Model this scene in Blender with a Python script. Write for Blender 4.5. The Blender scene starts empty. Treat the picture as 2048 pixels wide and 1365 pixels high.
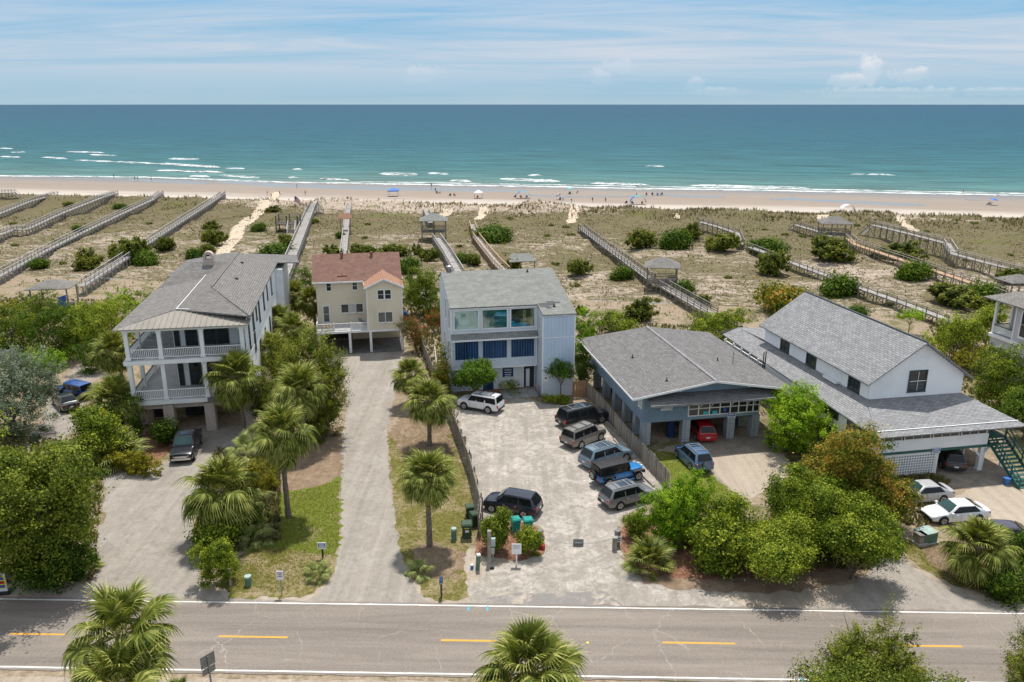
import bpy, bmesh, math, random
import numpy as np
from mathutils import Vector, Matrix
R = math.radians
C = bpy.context.scene.collection
S = bpy.context.scene
# ---------------------------------------------------------------- camera
F, CX, CY, HY, H = 1593.0, 1024.0, 682.5, 208.5, 31.0
PIT = math.atan((CY - HY) / F)
cp, sp = math.cos(PIT), math.sin(PIT)
cd = bpy.data.cameras.new('camera')
cam = bpy.data.objects.new('camera', cd); C.objects.link(cam)
cam.location = (0, 0, H); cam.rotation_euler = (math.pi / 2 - PIT, 0, 0)
cd.sensor_width = 36; cd.lens = 36 * F / 2048; cd.clip_start = 0.5; cd.clip_end = 60000
S.camera = cam
# ---------------------------------------------------------------- sun, sky
SUN_EL, SUN_AZ = 69.0, 6.0           # degrees; azimuth to the right of the view direction (+Y)
sd = bpy.data.lights.new('sun', 'SUN'); sd.energy = 3.25; sd.angle = R(0.5); sd.color = (1, .95, .87)
so = bpy.data.objects.new('sun', sd); C.objects.link(so)
sv = Vector((math.sin(R(SUN_AZ)) * math.cos(R(SUN_EL)), math.cos(R(SUN_AZ)) * math.cos(R(SUN_EL)), math.sin(R(SUN_EL))))
so.rotation_euler = sv.to_track_quat('Z', 'Y').to_euler(); so.location = (0, 60, 120)
S.view_settings.view_transform = 'Standard'; S.view_settings.look = 'None'
S.view_settings.exposure = 0.46; S.view_settings.gamma = 1; S.view_settings.use_curve_mapping = False
S.cycles.max_bounces = 6; S.cycles.diffuse_bounces = 3; S.cycles.glossy_bounces = 3
S.cycles.transmission_bounces = 4; S.cycles.transparent_max_bounces = 6
S.cycles.use_denoising = True

class NT:
    """tiny node helper"""
    def __init__(s, tree): s.t = tree; s.t.nodes.clear()
    def n(s, typ, **kw):
        nd = s.t.nodes.new(typ)
        for k, v in kw.items():
            if k.startswith('i_'):
                key = k[2:]
                nd.inputs[int(key) if key.isdigit() else key.replace('_', ' ')].default_value = v
            else: setattr(nd, k, v)
        return nd
    def l(s, a, b): s.t.links.new(a, b)
    def val(s, x, sock):
        if isinstance(x, (int, float)): sock.default_value = x
        elif isinstance(x, tuple): sock.default_value = x if len(x) != 3 or sock.type == 'VECTOR' else (*x, 1)
        else: s.l(x, sock)
    def math(s, op, a, b=0.0, c=0.0, clamp=False):
        nd = s.n('ShaderNodeMath', operation=op, use_clamp=clamp)
        s.val(a, nd.inputs[0]); s.val(b, nd.inputs[1]); s.val(c, nd.inputs[2]); return nd.outputs[0]
    def noise(s, vec, scale, detail=4, rough=.55, dist=0.0):
        nd = s.n('ShaderNodeTexNoise', i_Scale=scale, i_Detail=detail, i_Roughness=rough, i_Distortion=dist)
        if vec is not None: s.l(vec, nd.inputs['Vector'])
        return nd.outputs['Fac']
    def map(s, vec, scale=(1, 1, 1), loc=(0, 0, 0), rot=(0, 0, 0)):
        nd = s.n('ShaderNodeMapping'); s.l(vec, nd.inputs[0])
        nd.inputs['Scale'].default_value = scale; nd.inputs['Location'].default_value = loc; nd.inputs['Rotation'].default_value = rot
        return nd.outputs[0]
    def ramp(s, fac, stops, interp='LINEAR'):
        nd = s.n('ShaderNodeValToRGB'); e = nd.color_ramp.elements; nd.color_ramp.interpolation = interp
        while len(e) < len(stops): e.new(.5)
        for k, (p, c) in enumerate(stops):
            e[k].position = p; e[k].color = (*c, 1) if isinstance(c, tuple) else (c, c, c, 1)
        s.val(fac, nd.inputs[0]); return nd.outputs[0]
    def mix(s, fac, a, b, mode='MIX'):
        nd = s.n('ShaderNodeMix', data_type='RGBA', blend_type=mode)
        s.val(fac, nd.inputs[0]); s.val(a, nd.inputs[6]); s.val(b, nd.inputs[7]); return nd.outputs[2]
    def sep(s, v):
        nd = s.n('ShaderNodeSeparateXYZ'); s.l(v, nd.inputs[0]); return nd.outputs
    def comb(s, x, y, z=0.0):
        nd = s.n('ShaderNodeCombineXYZ')
        for k, v in enumerate((x, y, z)): s.val(v, nd.inputs[k])
        return nd.outputs[0]

W = bpy.data.worlds.new('World'); S.world = W; W.use_nodes = True
nt = NT(W.node_tree)
sky = nt.n('ShaderNodeTexSky', sky_type='NISHITA', sun_disc=False, sun_elevation=R(SUN_EL), sun_rotation=R(SUN_AZ),
           altitude=20, air_density=1.0, dust_density=0.6, ozone_density=2.5)
tc = nt.n('ShaderNodeTexCoord').outputs['Generated']
x, y, z = nt.sep(tc)
zc = nt.math('ADD', nt.math('MAXIMUM', z, 0.0), 0.05)
pv = nt.comb(nt.math('DIVIDE', x, zc), nt.math('DIVIDE', y, zc), 0.0)
n1 = nt.noise(nt.map(pv, (.30, .8, 1), (3.1, 1.7, 0), (0, 0, R(12))), 1.0, 9, .66, 1.2)
n2 = nt.noise(nt.map(pv, (.06, .16, 1), (7.3, 0.4, 0), (0, 0, R(-6))), 1.0, 3, .5, .4)
veil = nt.math('MULTIPLY_ADD', n2, 1.35, nt.math('MULTIPLY', n1, .62))
wisp = nt.ramp(veil, [(.66, 0.0), (1.04, 1.0)])
wisp = nt.math('MULTIPLY', wisp, nt.ramp(z, [(.012, 0.15), (.055, .92)]))
low = nt.math('MULTIPLY', nt.ramp(nt.noise(nt.map(tc, (5, 5, 26), (2.2, 0, .3)), 1.0, 5, .6, .3), [(.5, 0.0), (.75, .45)]), nt.ramp(z, [(0.004, 1.0), (.06, 0.0)]))
# heaps of cumulus above the horizon: (direction x, elevation z, half width, half height)
cum = None
wob = nt.noise(nt.map(tc, (75, 75, 95)), 1.0, 8, .72)
wob2 = nt.math('MULTIPLY', nt.math('SUBTRACT', wob, .5), 2.3)
for hx, hz, hw, hh, st in ((.3915, .034, .0125, .020, .9), (.375, .024, .026, .010, .6), (.43, .030, .022, .008, .5), (.405, .012, .08, .007, .4),
                       (.125, .042, .022, .010, .35), (.105, .030, .020, .010, .3), (-.105, .033, .026, .012, .28), (.215, .022, .012, .010, .3), (.24, .014, .035, .006, .3), (.50, .012, .04, .005, .3)):
    ax = nt.math('DIVIDE', nt.math('SUBTRACT', x, hx), hw); az = nt.math('DIVIDE', nt.math('SUBTRACT', z, hz), hh)
    d2 = nt.math('SQRT', nt.math('ADD', nt.math('MULTIPLY', ax, ax), nt.math('MULTIPLY', az, az)))
    d2 = nt.math('ADD', d2, wob2)
    m = nt.math('MULTIPLY', nt.ramp(d2, [(.55, 1.0), (1.0, 0.0)]), st * 1.25)
    fl = nt.ramp(az, [(0.0, 0.25), (.75, 1.0)])
    m = nt.math('MULTIPLY', m, fl)
    cum = m if cum is None else nt.math('MAXIMUM', cum, m)
hz_ = nt.ramp(z, [(0.0, .97), (.14, .88), (.32, .35), (.6, 0.0)])
base = nt.mix(1.0, sky.outputs[0], (.70, .97, 1.06), 'MULTIPLY')
hcol = nt.ramp(z, [(0.0, (.33, .48, .58)), (.025, (.23, .43, .59)), (.06, (.15, .38, .58)), (.13, (.14, .355, .59))])
hs = nt.n('ShaderNodeVectorMath', operation='SCALE'); nt.l(hcol, hs.inputs[0]); hs.inputs['Scale'].default_value = 5.6
col = nt.mix(hz_, base, hs.outputs[0])
col = nt.mix(wisp, col, (3.15, 3.4, 3.8))
col = nt.mix(low, col, (2.4, 2.95, 3.4))
col = nt.mix(cum, col, (3.9, 4.0, 4.2))
bg = nt.n('ShaderNodeBackground'); bg.inputs[1].default_value = .15
nt.l(col, bg.inputs[0])
wo = nt.n('ShaderNodeOutputWorld'); nt.l(bg.outputs[0], wo.inputs[0])

# ---------------------------------------------------------------- measuring helpers: photo pixel -> place on the ground
def ray(px, py):
    v = -(py - CY) / F
    return ((px - CX) / F, cp + v * sp, -sp + v * cp)
def G(px, py, z=0.0):
    d = ray(px, py); t = (z - H) / d[2]
    return Vector((d[0] * t, d[1] * t, z))
def depth(p): return p[1] * cp - (p[2] - H) * sp
def ppm(p): return F / depth(p)                        # pixels per metre there
def zat(p, py):                                         # height on the vertical through p that shows at row py
    d = ray(CX, py); return H + d[2] / d[1] * p[1]
YAW = R(10.7)
UR = Vector((math.cos(YAW), math.sin(YAW), 0)); UD = Vector((-math.sin(YAW), math.cos(YAW), 0))

# ---------------------------------------------------------------- materials
M = {}
def pm(name, col, rough=.7, var=.12, scale=1.5, objvar=0.0, bump=0.0, bscale=None, metal=0.0, spec=.3, coat=0.0, detail=5, col2=None, stretch=(1, 1, 1), thr=(.35, .65)):
    m = bpy.data.materials.new(name); m.use_nodes = True; t = NT(m.node_tree)
    co = t.map(t.n('ShaderNodeTexCoord').outputs['Object'], stretch)
    f = t.noise(co, scale, detail, .6)
    c2 = col2 if col2 else tuple(min(1, c * (1 - var * 1.6)) for c in col)
    c1 = col if col2 else tuple(min(1, c * (1 + var)) for c in col)
    cc = t.ramp(f, [(thr[0], c2), (thr[1], c1)])
    if objvar: cc = t.mix(1.0, cc, t.ramp(t.n('ShaderNodeObjectInfo').outputs['Random'], [(0.0, 1 - objvar), (1.0, 1 + objvar)]), 'MULTIPLY')
    b = t.n('ShaderNodeBsdfPrincipled', i_Roughness=rough, i_Metallic=metal)
    b.inputs['Specular IOR Level'].default_value = spec; b.inputs['Coat Weight'].default_value = coat
    t.l(cc, b.inputs['Base Color'])
    if bump:
        bp = t.n('ShaderNodeBump', i_Strength=min(1, bump), i_Distance=.03)
        t.l(t.noise(co, bscale or scale * 6, 4, .6), bp.inputs['Height']); t.l(bp.outputs[0], b.inputs['Normal'])
    o = t.n('ShaderNodeOutputMaterial'); t.l(b.outputs[0], o.inputs[0]); M[name] = m; return m
def shingle(name, ca, cb, cm, w=.55, h=.22, bump=.8, stain=None):
    m = bpy.data.materials.new(name); m.use_nodes = True; t = NT(m.node_tree)
    uv = t.n('ShaderNodeUVMap').outputs[0]
    br = t.n('ShaderNodeTexBrick', i_Scale=1.0, i_Mortar_Size=.02, i_Mortar_Smooth=.3, i_Bias=0.0, i_Brick_Width=w, i_Row_Height=h, offset=.5)
    t.l(uv, br.inputs[0]); t.val(ca, br.inputs[1]); t.val(cb, br.inputs[2]); t.val(cm, br.inputs[3])
    big = t.noise(uv, .9, 6, .65); fine = t.noise(t.map(uv, (3, 7, 1)), 1.0, 4, .7)
    k = t.math('MULTIPLY_ADD', big, .55, t.math('MULTIPLY', fine, .9))
    cc = t.mix(1.0, br.outputs[0], t.ramp(k, [(.45, .68), (1.0, 1.30)]), 'MULTIPLY')
    if stain:
        st = t.ramp(t.noise(t.map(uv, (.35, .8, 1)), 1.0, 6, .7), [(.48, 0.0), (.66, .8)])
        cc = t.mix(st, cc, stain)
    b = t.n('ShaderNodeBsdfPrincipled', i_Roughness=.85); b.inputs['Specular IOR Level'].default_value = .15
    t.l(cc, b.inputs['Base Color'])
    bp = t.n('ShaderNodeBump', i_Strength=bump, i_Distance=.02); t.l(br.outputs['Fac'], bp.inputs['Height']); bp.invert = True
    t.l(bp.outputs[0], b.inputs['Normal'])
    o = t.n('ShaderNodeOutputMaterial'); t.l(b.outputs[0], o.inputs[0]); M[name] = m; return m
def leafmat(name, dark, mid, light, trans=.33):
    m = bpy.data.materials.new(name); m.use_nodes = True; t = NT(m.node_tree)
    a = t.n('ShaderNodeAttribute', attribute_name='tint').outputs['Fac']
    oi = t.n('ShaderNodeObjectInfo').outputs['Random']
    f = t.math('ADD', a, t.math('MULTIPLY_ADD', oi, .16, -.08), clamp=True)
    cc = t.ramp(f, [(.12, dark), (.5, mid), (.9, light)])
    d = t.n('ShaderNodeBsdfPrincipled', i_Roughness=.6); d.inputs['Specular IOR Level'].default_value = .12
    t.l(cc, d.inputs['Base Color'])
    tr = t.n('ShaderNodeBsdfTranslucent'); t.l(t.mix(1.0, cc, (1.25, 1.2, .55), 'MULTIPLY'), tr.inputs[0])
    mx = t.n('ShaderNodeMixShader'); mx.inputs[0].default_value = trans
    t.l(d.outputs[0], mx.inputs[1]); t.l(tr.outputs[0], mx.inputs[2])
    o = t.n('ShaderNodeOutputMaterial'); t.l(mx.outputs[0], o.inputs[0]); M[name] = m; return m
def glassmat(name, col, rough=.05, spec=.6):
    m = bpy.data.materials.new(name); m.use_nodes = True; t = NT(m.node_tree)
    co = t.n('ShaderNodeTexCoord').outputs['Object']
    cc = t.ramp(t.noise(co, .8, 3), [(.35, tuple(c * .6 for c in col)), (.7, col)])
    b = t.n('ShaderNodeBsdfPrincipled', i_Roughness=rough); b.inputs['Specular IOR Level'].default_value = spec
    t.l(cc, b.inputs['Base Color'])
    o = t.n('ShaderNodeOutputMaterial'); t.l(b.outputs[0], o.inputs[0]); M[name] = m; return m
def clearglass(name, tint=(.8, .95, .95), gloss=.16):
    m = bpy.data.materials.new(name); m.use_nodes = True; t = NT(m.node_tree)
    tr = t.n('ShaderNodeBsdfTransparent'); t.val((*tint, 1), tr.inputs[0])
    gl = t.n('ShaderNodeBsdfGlossy', i_Roughness=.03)
    mx = t.n('ShaderNodeMixShader'); mx.inputs[0].default_value = gloss
    t.l(tr.outputs[0], mx.inputs[1]); t.l(gl.outputs[0], mx.inputs[2])
    o = t.n('ShaderNodeOutputMaterial'); t.l(mx.outputs[0], o.inputs[0]); M[name] = m; return m

pm('white_paint', (.78, .80, .82), .5, .05, .8)
pm('white_siding', (.84, .86, .88), .55, .06, .5, col2=(.74, .77, .79), thr=(.3, .5))
pm('white_trim', (.82, .83, .83), .5, .04, 1)
pm('cream_siding', (.76, .69, .53), .6, .06, .35, stretch=(1, 1, .4), col2=(.62, .58, .46), thr=(.28, .5))
pm('blue_siding', (.62, .69, .76), .65, .05, .4)
pm('tower_siding', (.50, .61, .74), .65, .05, .4)
pm('pale_wall', (.76, .79, .81), .65, .05, .5)
pm('slate_siding', (.23, .325, .41), .65, .06, .5)
pm('lavender_siding', (.52, .52, .55), .65, .05, .5)
pm('block_stone', (.36, .40, .43), .85, .18, 3, bump=.4)
pm('deck_grey', (.46, .46, .46), .8, .15, 1.2, stretch=(1, 1, 1))
pm('porch_floor', (.52, .52, .51), .7, .08, 1)
pm('weathered_wood', (.30, .27, .235), .85, .22, 2.2, bump=.3, objvar=.38, stretch=(1, 1, .35))
pm('walk_wood', (.36, .34, .32), .85, .2, 1.1, bump=.25)
pm('new_wood', (.50, .34, .21), .8, .15, 1.5, bump=.2)
pm('gate_wood', (.42, .26, .15), .8, .18, 2, bump=.2, stretch=(3, 3, .5))
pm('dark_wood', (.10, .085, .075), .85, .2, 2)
pm('bark', (.17, .13, .10), .95, .3, 3, bump=.8, stretch=(1, 1, .4))
pm('palm_bark', (.20, .165, .13), .95, .3, 4, bump=.9, stretch=(1, 1, 2.5))
pm('dead_frond', (.30, .23, .15), .9, .2, 3)
pm('green_stair', (.035, .13, .11), .6, .12, 1.5)
pm('dark_trim', (.045, .065, .07), .5, .1, 2)
pm('black', (.018, .018, .02), .55, .2, 2)
pm('grey_metal', (.38, .39, .40), .4, .08, 2, metal=.6)
pm('metal_roof', (.27, .245, .21), .5, .07, .6, spec=.4)
pm('shade_concrete', (.15, .145, .14), .9, .2, .7)  # concrete with the shade under the carport put into its colour
pm('concrete', (.42, .40, .37), .9, .10, .7, bump=.2)
pm('paver', (.34, .34, .33), .9, .14, 1.3, objvar=.15, bump=.3)
pm('mulch', (.24, .12, .075), .95, .3, 3, bump=.9)
pm('dark_interior', (.05, .05, .05), .9, .2, 1)  # near-black colour standing for the shade inside openings and carports
pm('brown_dirt', (.30, .255, .205), .95, .15, 1.2, bump=.4)
pm('room_wall', (.55, .56, .52), .8, .05, 1)
pm('room_teal', (.03, .22, .26), .7, .2, 1)
pm('room_wood', (.40, .30, .20), .6, .2, 2)
pm('blind', (.55, .55, .52), .7, .1, .6)
pm('blue_shade', (.015, .065, .165), .5, .35, 1.2, stretch=(3, 3, .25))
pm('rubber', (.022, .022, .023), .85, .15, 5)
pm('rim', (.55, .56, .57), .35, .1, 4, metal=.7)
pm('plastic_dark', (.03, .03, .032), .55, .1, 3)
pm('chrome', (.62, .63, .64), .2, .04, 3, metal=.9)
pm('tail_red', (.5, .015, .015), .25, .2, 5, spec=.6)
pm('lamp_clear', (.72, .74, .76), .2, .1, 6, spec=.7)
pm('plate', (.7, .72, .74), .5, .1, 8)
pm('bin_green', (.05, .085, .05), .55, .12, 2)
pm('bin_teal', (.01, .27, .23), .5, .1, 2)
pm('util_green', (.10, .19, .13), .6, .1, 3)
pm('pale_green', (.35, .46, .42), .6, .1, 3)
pm('sign_white', (.76, .77, .78), .5, .05, 2)
pm('sign_blue', (.04, .10, .38), .5, .08, 2)
pm('sign_navy', (.015, .05, .16), .5, .08, 2)
pm('sign_yellow', (.75, .65, .08), .5, .05, 2)
pm('sign_back', (.20, .21, .21), .5, .1, 2, metal=.4)
pm('flag_red', (.50, .05, .08), .7, .08, 2)
pm('flag_blue', (.05, .07, .25), .7, .08, 2)
pm('tarp_blue', (.03, .10, .42), .6, .12, 2)
pm('canopy_blue', (.04, .17, .55), .6, .08, 1)
pm('canopy_cyan', (.05, .42, .60), .6, .08, 1)
pm('canopy_teal', (.06, .52, .56), .6, .08, 1)
pm('canopy_white', (.82, .83, .84), .6, .04, 1)
pm('umbrella_plum', (.26, .13, .19), .7, .1, 2)
pm('cloth_red', (.55, .06, .05), .8, .1, 5)
pm('cloth_navy', (.03, .05, .12), .8, .1, 5)
pm('cloth_dark', (.04, .04, .045), .8, .1, 5)
pm('cloth_white', (.7, .7, .7), .8, .1, 5)
pm('cloth_orange', (.65, .20, .07), .8, .1, 5)
pm('cloth_blue', (.06, .18, .48), .8, .1, 5)
pm('skin', (.42, .25, .17), .6, .08, 5)
pm('hair', (.05, .035, .025), .7, .1, 5)
pm('flower_red', (.55, .05, .05), .6, .2, 5)
glassmat('window_glass', (.045, .055, .06), .06, .5)
glassmat('window_grey', (.16, .17, .17), .08, .5)
glassmat('car_glass', (.015, .019, .022), .04, .38)
glassmat('car_glass_teal', (.035, .085, .085), .05, .45)
glassmat('sun_panel', (.03, .06, .10), .06, .7)
clearglass('clear_glass')
shingle('shingle_brown_grey', (.255, .242, .23), (.19, .18, .172), (.09, .085, .08))
shingle('shingle_red', (.27, .15, .115), (.20, .115, .09), (.11, .07, .06))
shingle('shingle_terracotta', (.42, .235, .155), (.35, .19, .13), (.2, .12, .09))
shingle('shingle_pale', (.295, .298, .28), (.225, .23, .218), (.14, .145, .14), stain=(.19, .19, .165))
shingle('shingle_patch', (.13, .137, .145), (.10, .107, .115), (.09, .09, .09))
shingle('shingle_slate', (.23, .22, .215), (.165, .158, .155), (.085, .085, .09))
shingle('shingle_light', (.335, .335, .34), (.245, .245, .25), (.14, .14, .145))
shingle('shingle_taupe', (.27, .255, .235), (.21, .20, .185), (.12, .11, .1))
shingle('brick', (.60, .43, .35), (.46, .32, .26), (.52, .49, .45), .22, .075, .6)
leafmat('leaf_oak', (.024, .046, .006), (.125, .175, .020), (.33, .37, .055))
leafmat('leaf_green', (0.028, 0.062, 0.006), (0.155, 0.222, 0.019), (0.44, 0.49, 0.055))
leafmat('leaf_bright', (0.045, 0.12, 0.005), (0.165, 0.31, 0.012), (0.38, 0.52, 0.035))
leafmat('leaf_cedar', (0.024, 0.044, 0.006), (0.125, 0.16, 0.018), (0.34, 0.36, 0.05))
leafmat('leaf_grey', (0.05, 0.078, 0.052), (0.15, 0.2, 0.145), (0.35, 0.41, 0.3))
leafmat('leaf_deep', (.018, .055, .005), (.070, .155, .014), (.20, .31, .035))
leafmat('leaf_dark', (0.014, 0.042, 0.005), (0.06, 0.12, 0.01), (0.19, 0.27, 0.03))
leafmat('leaf_dune', (0.028, 0.048, 0.007), (0.105, 0.132, 0.018), (0.27, 0.29, 0.048))
leafmat('leaf_rust', (0.045, 0.09, 0.008), (0.205, 0.235, 0.026), (0.58, 0.31, 0.07))
leafmat('leaf_yellow', (0.1, 0.11, 0.012), (0.27, 0.26, 0.025), (0.44, 0.38, 0.045))
leafmat('leaf_oleander', (.04, .08, .012), (.13, .17, .03), (.55, .07, .05))
leafmat('palm_leaf', (0.032, 0.052, 0.007), (0.145, 0.178, 0.026), (0.52, 0.51, 0.16), .2)
leafmat('palm_leaf_pale', (0.07, 0.11, 0.025), (0.23, 0.27, 0.08), (0.46, 0.47, 0.2), .2)
leafmat('grass_tuft', (0.06, 0.07, 0.022), (0.15, 0.145, 0.05), (0.27, 0.235, 0.11), .2)
leafmat('dune_grass', (0.12, 0.095, 0.052), (0.215, 0.175, 0.1), (0.34, 0.285, 0.18), .15)
leafmat('dune_oats', (0.12, 0.1, 0.05), (0.21, 0.175, 0.085), (0.33, 0.28, 0.15), .15)
leafmat('dune_vine', (0.06, 0.085, 0.012), (0.145, 0.17, 0.024), (0.27, 0.28, 0.045), .2)
leafmat('lawn_grass', (0.1, 0.115, 0.01), (0.19, 0.2, 0.018), (0.31, 0.29, 0.05), .2)
PAINTS = dict(car_white=(.78, .79, .80), car_black=(.012, .013, .018), car_tan=(.20, .185, .165), car_steel=(.14, .21, .26), car_blue=(.02, .20, .52),
              car_grey=(.17, .18, .19), car_navy=(.012, .017, .035), car_red=(.42, .012, .02), car_slate=(.085, .16, .27), car_silver=(.46, .46, .46), car_green=(.018, .028, .024),
              car_plum=(.06, .05, .075), car_royal=(.012, .07, .28), car_char=(.03, .03, .032))
for k, v in PAINTS.items(): pm(k, v, .28, .03, 1.0, spec=.5, coat=.7)

# ---------------------------------------------------------------- mesh builder
class MB:
    def __init__(s): s.v = []; s.f = []; s.mi = []; s.cur = 0
    def add(s, vs, fs):
        o = len(s.v); s.v += [tuple(p) for p in vs]
        for f in fs: s.f.append([o + k for k in f]); s.mi.append(s.cur)
    def box(s, x0, x1, y0, y1, z0, z1):
        s.add([(x0, y0, z0), (x1, y0, z0), (x1, y1, z0), (x0, y1, z0), (x0, y0, z1), (x1, y0, z1), (x1, y1, z1), (x0, y1, z1)],
              [(3, 2, 1, 0), (4, 5, 6, 7), (0, 1, 5, 4), (1, 2, 6, 5), (2, 3, 7, 6), (3, 0, 4, 7)]); return s
    def beam(s, p, q, w, h, up=(0, 0, 1)):
        p, q = Vector(p), Vector(q); d = (q - p).normalized(); sd_ = d.cross(Vector(up))
        if sd_.length < 1e-4: sd_ = d.cross(Vector((0, 1, 0)))
        sd_.normalize(); u = sd_.cross(d); a = sd_ * w / 2; b = u * h / 2
        vs = [c + e for c in (p, q) for e in (-a - b, a - b, a + b, -a + b)]
        s.add(vs, [(0, 1, 2, 3), (7, 6, 5, 4), (0, 4, 5, 1), (1, 5, 6, 2), (2, 6, 7, 3), (3, 7, 4, 0)]); return s
    def tube(s, pts, rad, n=8, cap=True):
        pts = [Vector(p) for p in pts]; rad = rad if isinstance(rad, (list, tuple)) else [rad] * len(pts)
        vs = []; prev = None
        for k, p in enumerate(pts):
            d = (pts[min(k + 1, len(pts) - 1)] - pts[max(k - 1, 0)]).normalized()
            a = d.orthogonal().normalized() if prev is None else (prev - d * prev.dot(d)).normalized()
            prev = a; b = d.cross(a)
            vs += [p + (a * math.cos(t) + b * math.sin(t)) * rad[k] for t in (2 * math.pi * j / n for j in range(n))]
        fs = [(k * n + j, k * n + (j + 1) % n, (k + 1) * n + (j + 1) % n, (k + 1) * n + j) for k in range(len(pts) - 1) for j in range(n)]
        if cap: fs += [tuple(range(n - 1, -1, -1)), tuple((len(pts) - 1) * n + j for j in range(n))]
        s.add(vs, fs); return s
    def poly(s, pts): s.add(pts, [tuple(range(len(pts)))]); return s
    def slab(s, pts, t=.16):
        n = len(pts); b = [(p[0], p[1], p[2] - t) for p in pts]
        s.add(list(pts) + b, [tuple(range(n)), tuple(range(2 * n - 1, n - 1, -1))] + [(k, n + k, n + (k + 1) % n, (k + 1) % n) for k in range(n)]); return s
    def prism(s, pts, d):
        d = Vector(d); n = len(pts); b = [Vector(p) + d for p in pts]
        s.add(list(pts) + b, [tuple(range(n)), tuple(range(2 * n - 1, n - 1, -1))] + [(k, n + k, n + (k + 1) % n, (k + 1) % n) for k in range(n)]); return s
    def lathe(s, prof, n=12, c=(0, 0, 0)):
        vs = [(c[0] + r * math.cos(2 * math.pi * j / n), c[1] + r * math.sin(2 * math.pi * j / n), c[2] + z) for r, z in prof for j in range(n)]
        fs = [(k * n + j, k * n + (j + 1) % n, (k + 1) * n + (j + 1) % n, (k + 1) * n + j) for k in range(len(prof) - 1) for j in range(n)]
        fs += [tuple(range(n - 1, -1, -1)), tuple((len(prof) - 1) * n + j for j in range(n))]
        s.add(vs, fs); return s
    def laps(s, p, q, z0, z1, lap=.18, out=.025):
        """lap siding on the vertical wall p->q (outside to the right of p->q)"""
        d = (Vector((q[0] - p[0], q[1] - p[1], 0))).normalized(); nrm = Vector((d.y, -d.x, 0)); n = max(1, round((z1 - z0) / lap)); st = (z1 - z0) / n
        for k in range(n):
            a, b = z0 + k * st, z0 + (k + 1) * st
            o = nrm * out
            s.add([(p[0] + o.x, p[1] + o.y, a), (q[0] + o.x, q[1] + o.y, a), (q[0] + nrm.x * .004, q[1] + nrm.y * .004, b), (p[0] + nrm.x * .004, p[1] + nrm.y * .004, b),
                   (p[0] + nrm.x * .004, p[1] + nrm.y * .004, a), (q[0] + nrm.x * .004, q[1] + nrm.y * .004, a)], [(0, 1, 2, 3), (4, 5, 1, 0)])
        return s
    def mesh(s, name, mats, smooth=False, ang=40):
        me = bpy.data.meshes.new(name); me.from_pydata(s.v, [], s.f)
        for m in (mats if isinstance(mats, (list, tuple)) else [mats]): me.materials.append(M[m] if isinstance(m, str) else m)
        if any(s.mi): me.polygons.foreach_set('material_index', s.mi)
        me.update()
        n = len(me.loops); nor = np.empty(len(me.polygons) * 3); me.polygons.foreach_get('normal', nor); nor = nor.reshape(-1, 3)
        tot = np.empty(len(me.polygons), int); me.polygons.foreach_get('loop_total', tot); ln = np.repeat(nor, tot, 0)
        vi = np.empty(n, int); me.loops.foreach_get('vertex_index', vi); co = np.empty(len(me.vertices) * 3); me.vertices.foreach_get('co', co); co = co.reshape(-1, 3)[vi]
        hh = np.stack([-ln[:, 1], ln[:, 0], np.zeros(n)], 1); lh = np.linalg.norm(hh, axis=1); hh[lh < 1e-3] = (1, 0, 0); hh /= np.linalg.norm(hh, axis=1)[:, None]
        vv = np.cross(ln, hh); uv = np.stack([(co * hh).sum(1), (co * vv).sum(1)], 1)
        me.uv_layers.new(name='UVMap').data.foreach_set('uv', uv.ravel())
        if smooth:
            me.polygons.foreach_set('use_smooth', [True] * len(me.polygons)); me.set_sharp_from_angle(angle=R(ang))
        return me
    def build(s, name, mats, parent=None, smooth=False, loc=(0, 0, 0), rz=0.0, ang=40, kind=None):
        return link(s.mesh(name, mats, smooth, ang), name, parent, loc, rz, kind)
def link(me, name, parent=None, loc=(0, 0, 0), rz=0.0, kind=None):
    o = bpy.data.objects.new(name, me); C.objects.link(o); o.parent = parent; o.location = loc; o.rotation_euler = (0, 0, rz)
    if kind: o['kind'] = kind
    return o
def top(name, label, cat, loc=(0, 0, 0), rz=0.0, group=None):
    o = bpy.data.objects.new(name, None); C.objects.link(o); o.location = loc; o.rotation_euler = (0, 0, rz); o.empty_display_size = .3
    return tag(o, label, cat, group)
def tag(o, label, cat, group=None, kind=None):
    o['label'] = label; o['category'] = cat
    if group: o['group'] = group
    if kind: o['kind'] = kind
    return o
def bx(name, m, parent, x0, x1, y0, y1, z0, z1): return MB().box(x0, x1, y0, y1, z0, z1).build(name, m, parent)
def sharebox(cache={}):
    def f(m, w, d, h):
        k = (m, round(w, 3), round(d, 3), round(h, 3))
        if k not in cache: cache[k] = MB().box(-w / 2, w / 2, -d / 2, d / 2, 0, h).mesh('post', m)
        return cache[k]
    return f
SB = sharebox()
from mathutils.geometry import delaunay_2d_cdt
# ---------------------------------------------------------------- ground, dunes, beach, sea
SN = Vector((.1908, .9816, 0)); ST = Vector((.9816, -.1908, 0))      # towards the sea, along the shore
def ts(p): return p[0] * ST.x + p[1] * ST.y, p[0] * SN.x + p[1] * SN.y
def wp(t, s, z=0): return Vector((t * ST.x + s * SN.x, t * ST.y + s * SN.y, z))
_w = [(random.Random(7 + k).uniform(0, 6.28), random.Random(70 + k).uniform(.7, 1.4), random.Random(90 + k).uniform(0, 6.28)) for k in range(14)]
def undul(t, s, k0, wl):
    r = 0
    for k in range(k0, k0 + 5):
        a, f, ph = _w[k % 14]; f = f * 2 * math.pi / wl
        r = r + np.sin((t * math.cos(a) + s * math.sin(a)) * f + ph)
    return r / 3.2
def sm(a, b, x):
    q = np.clip((x - a) / (b - a), 0, 1); return q * q * (3 - 2 * q)
CREST = 236.0
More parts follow.
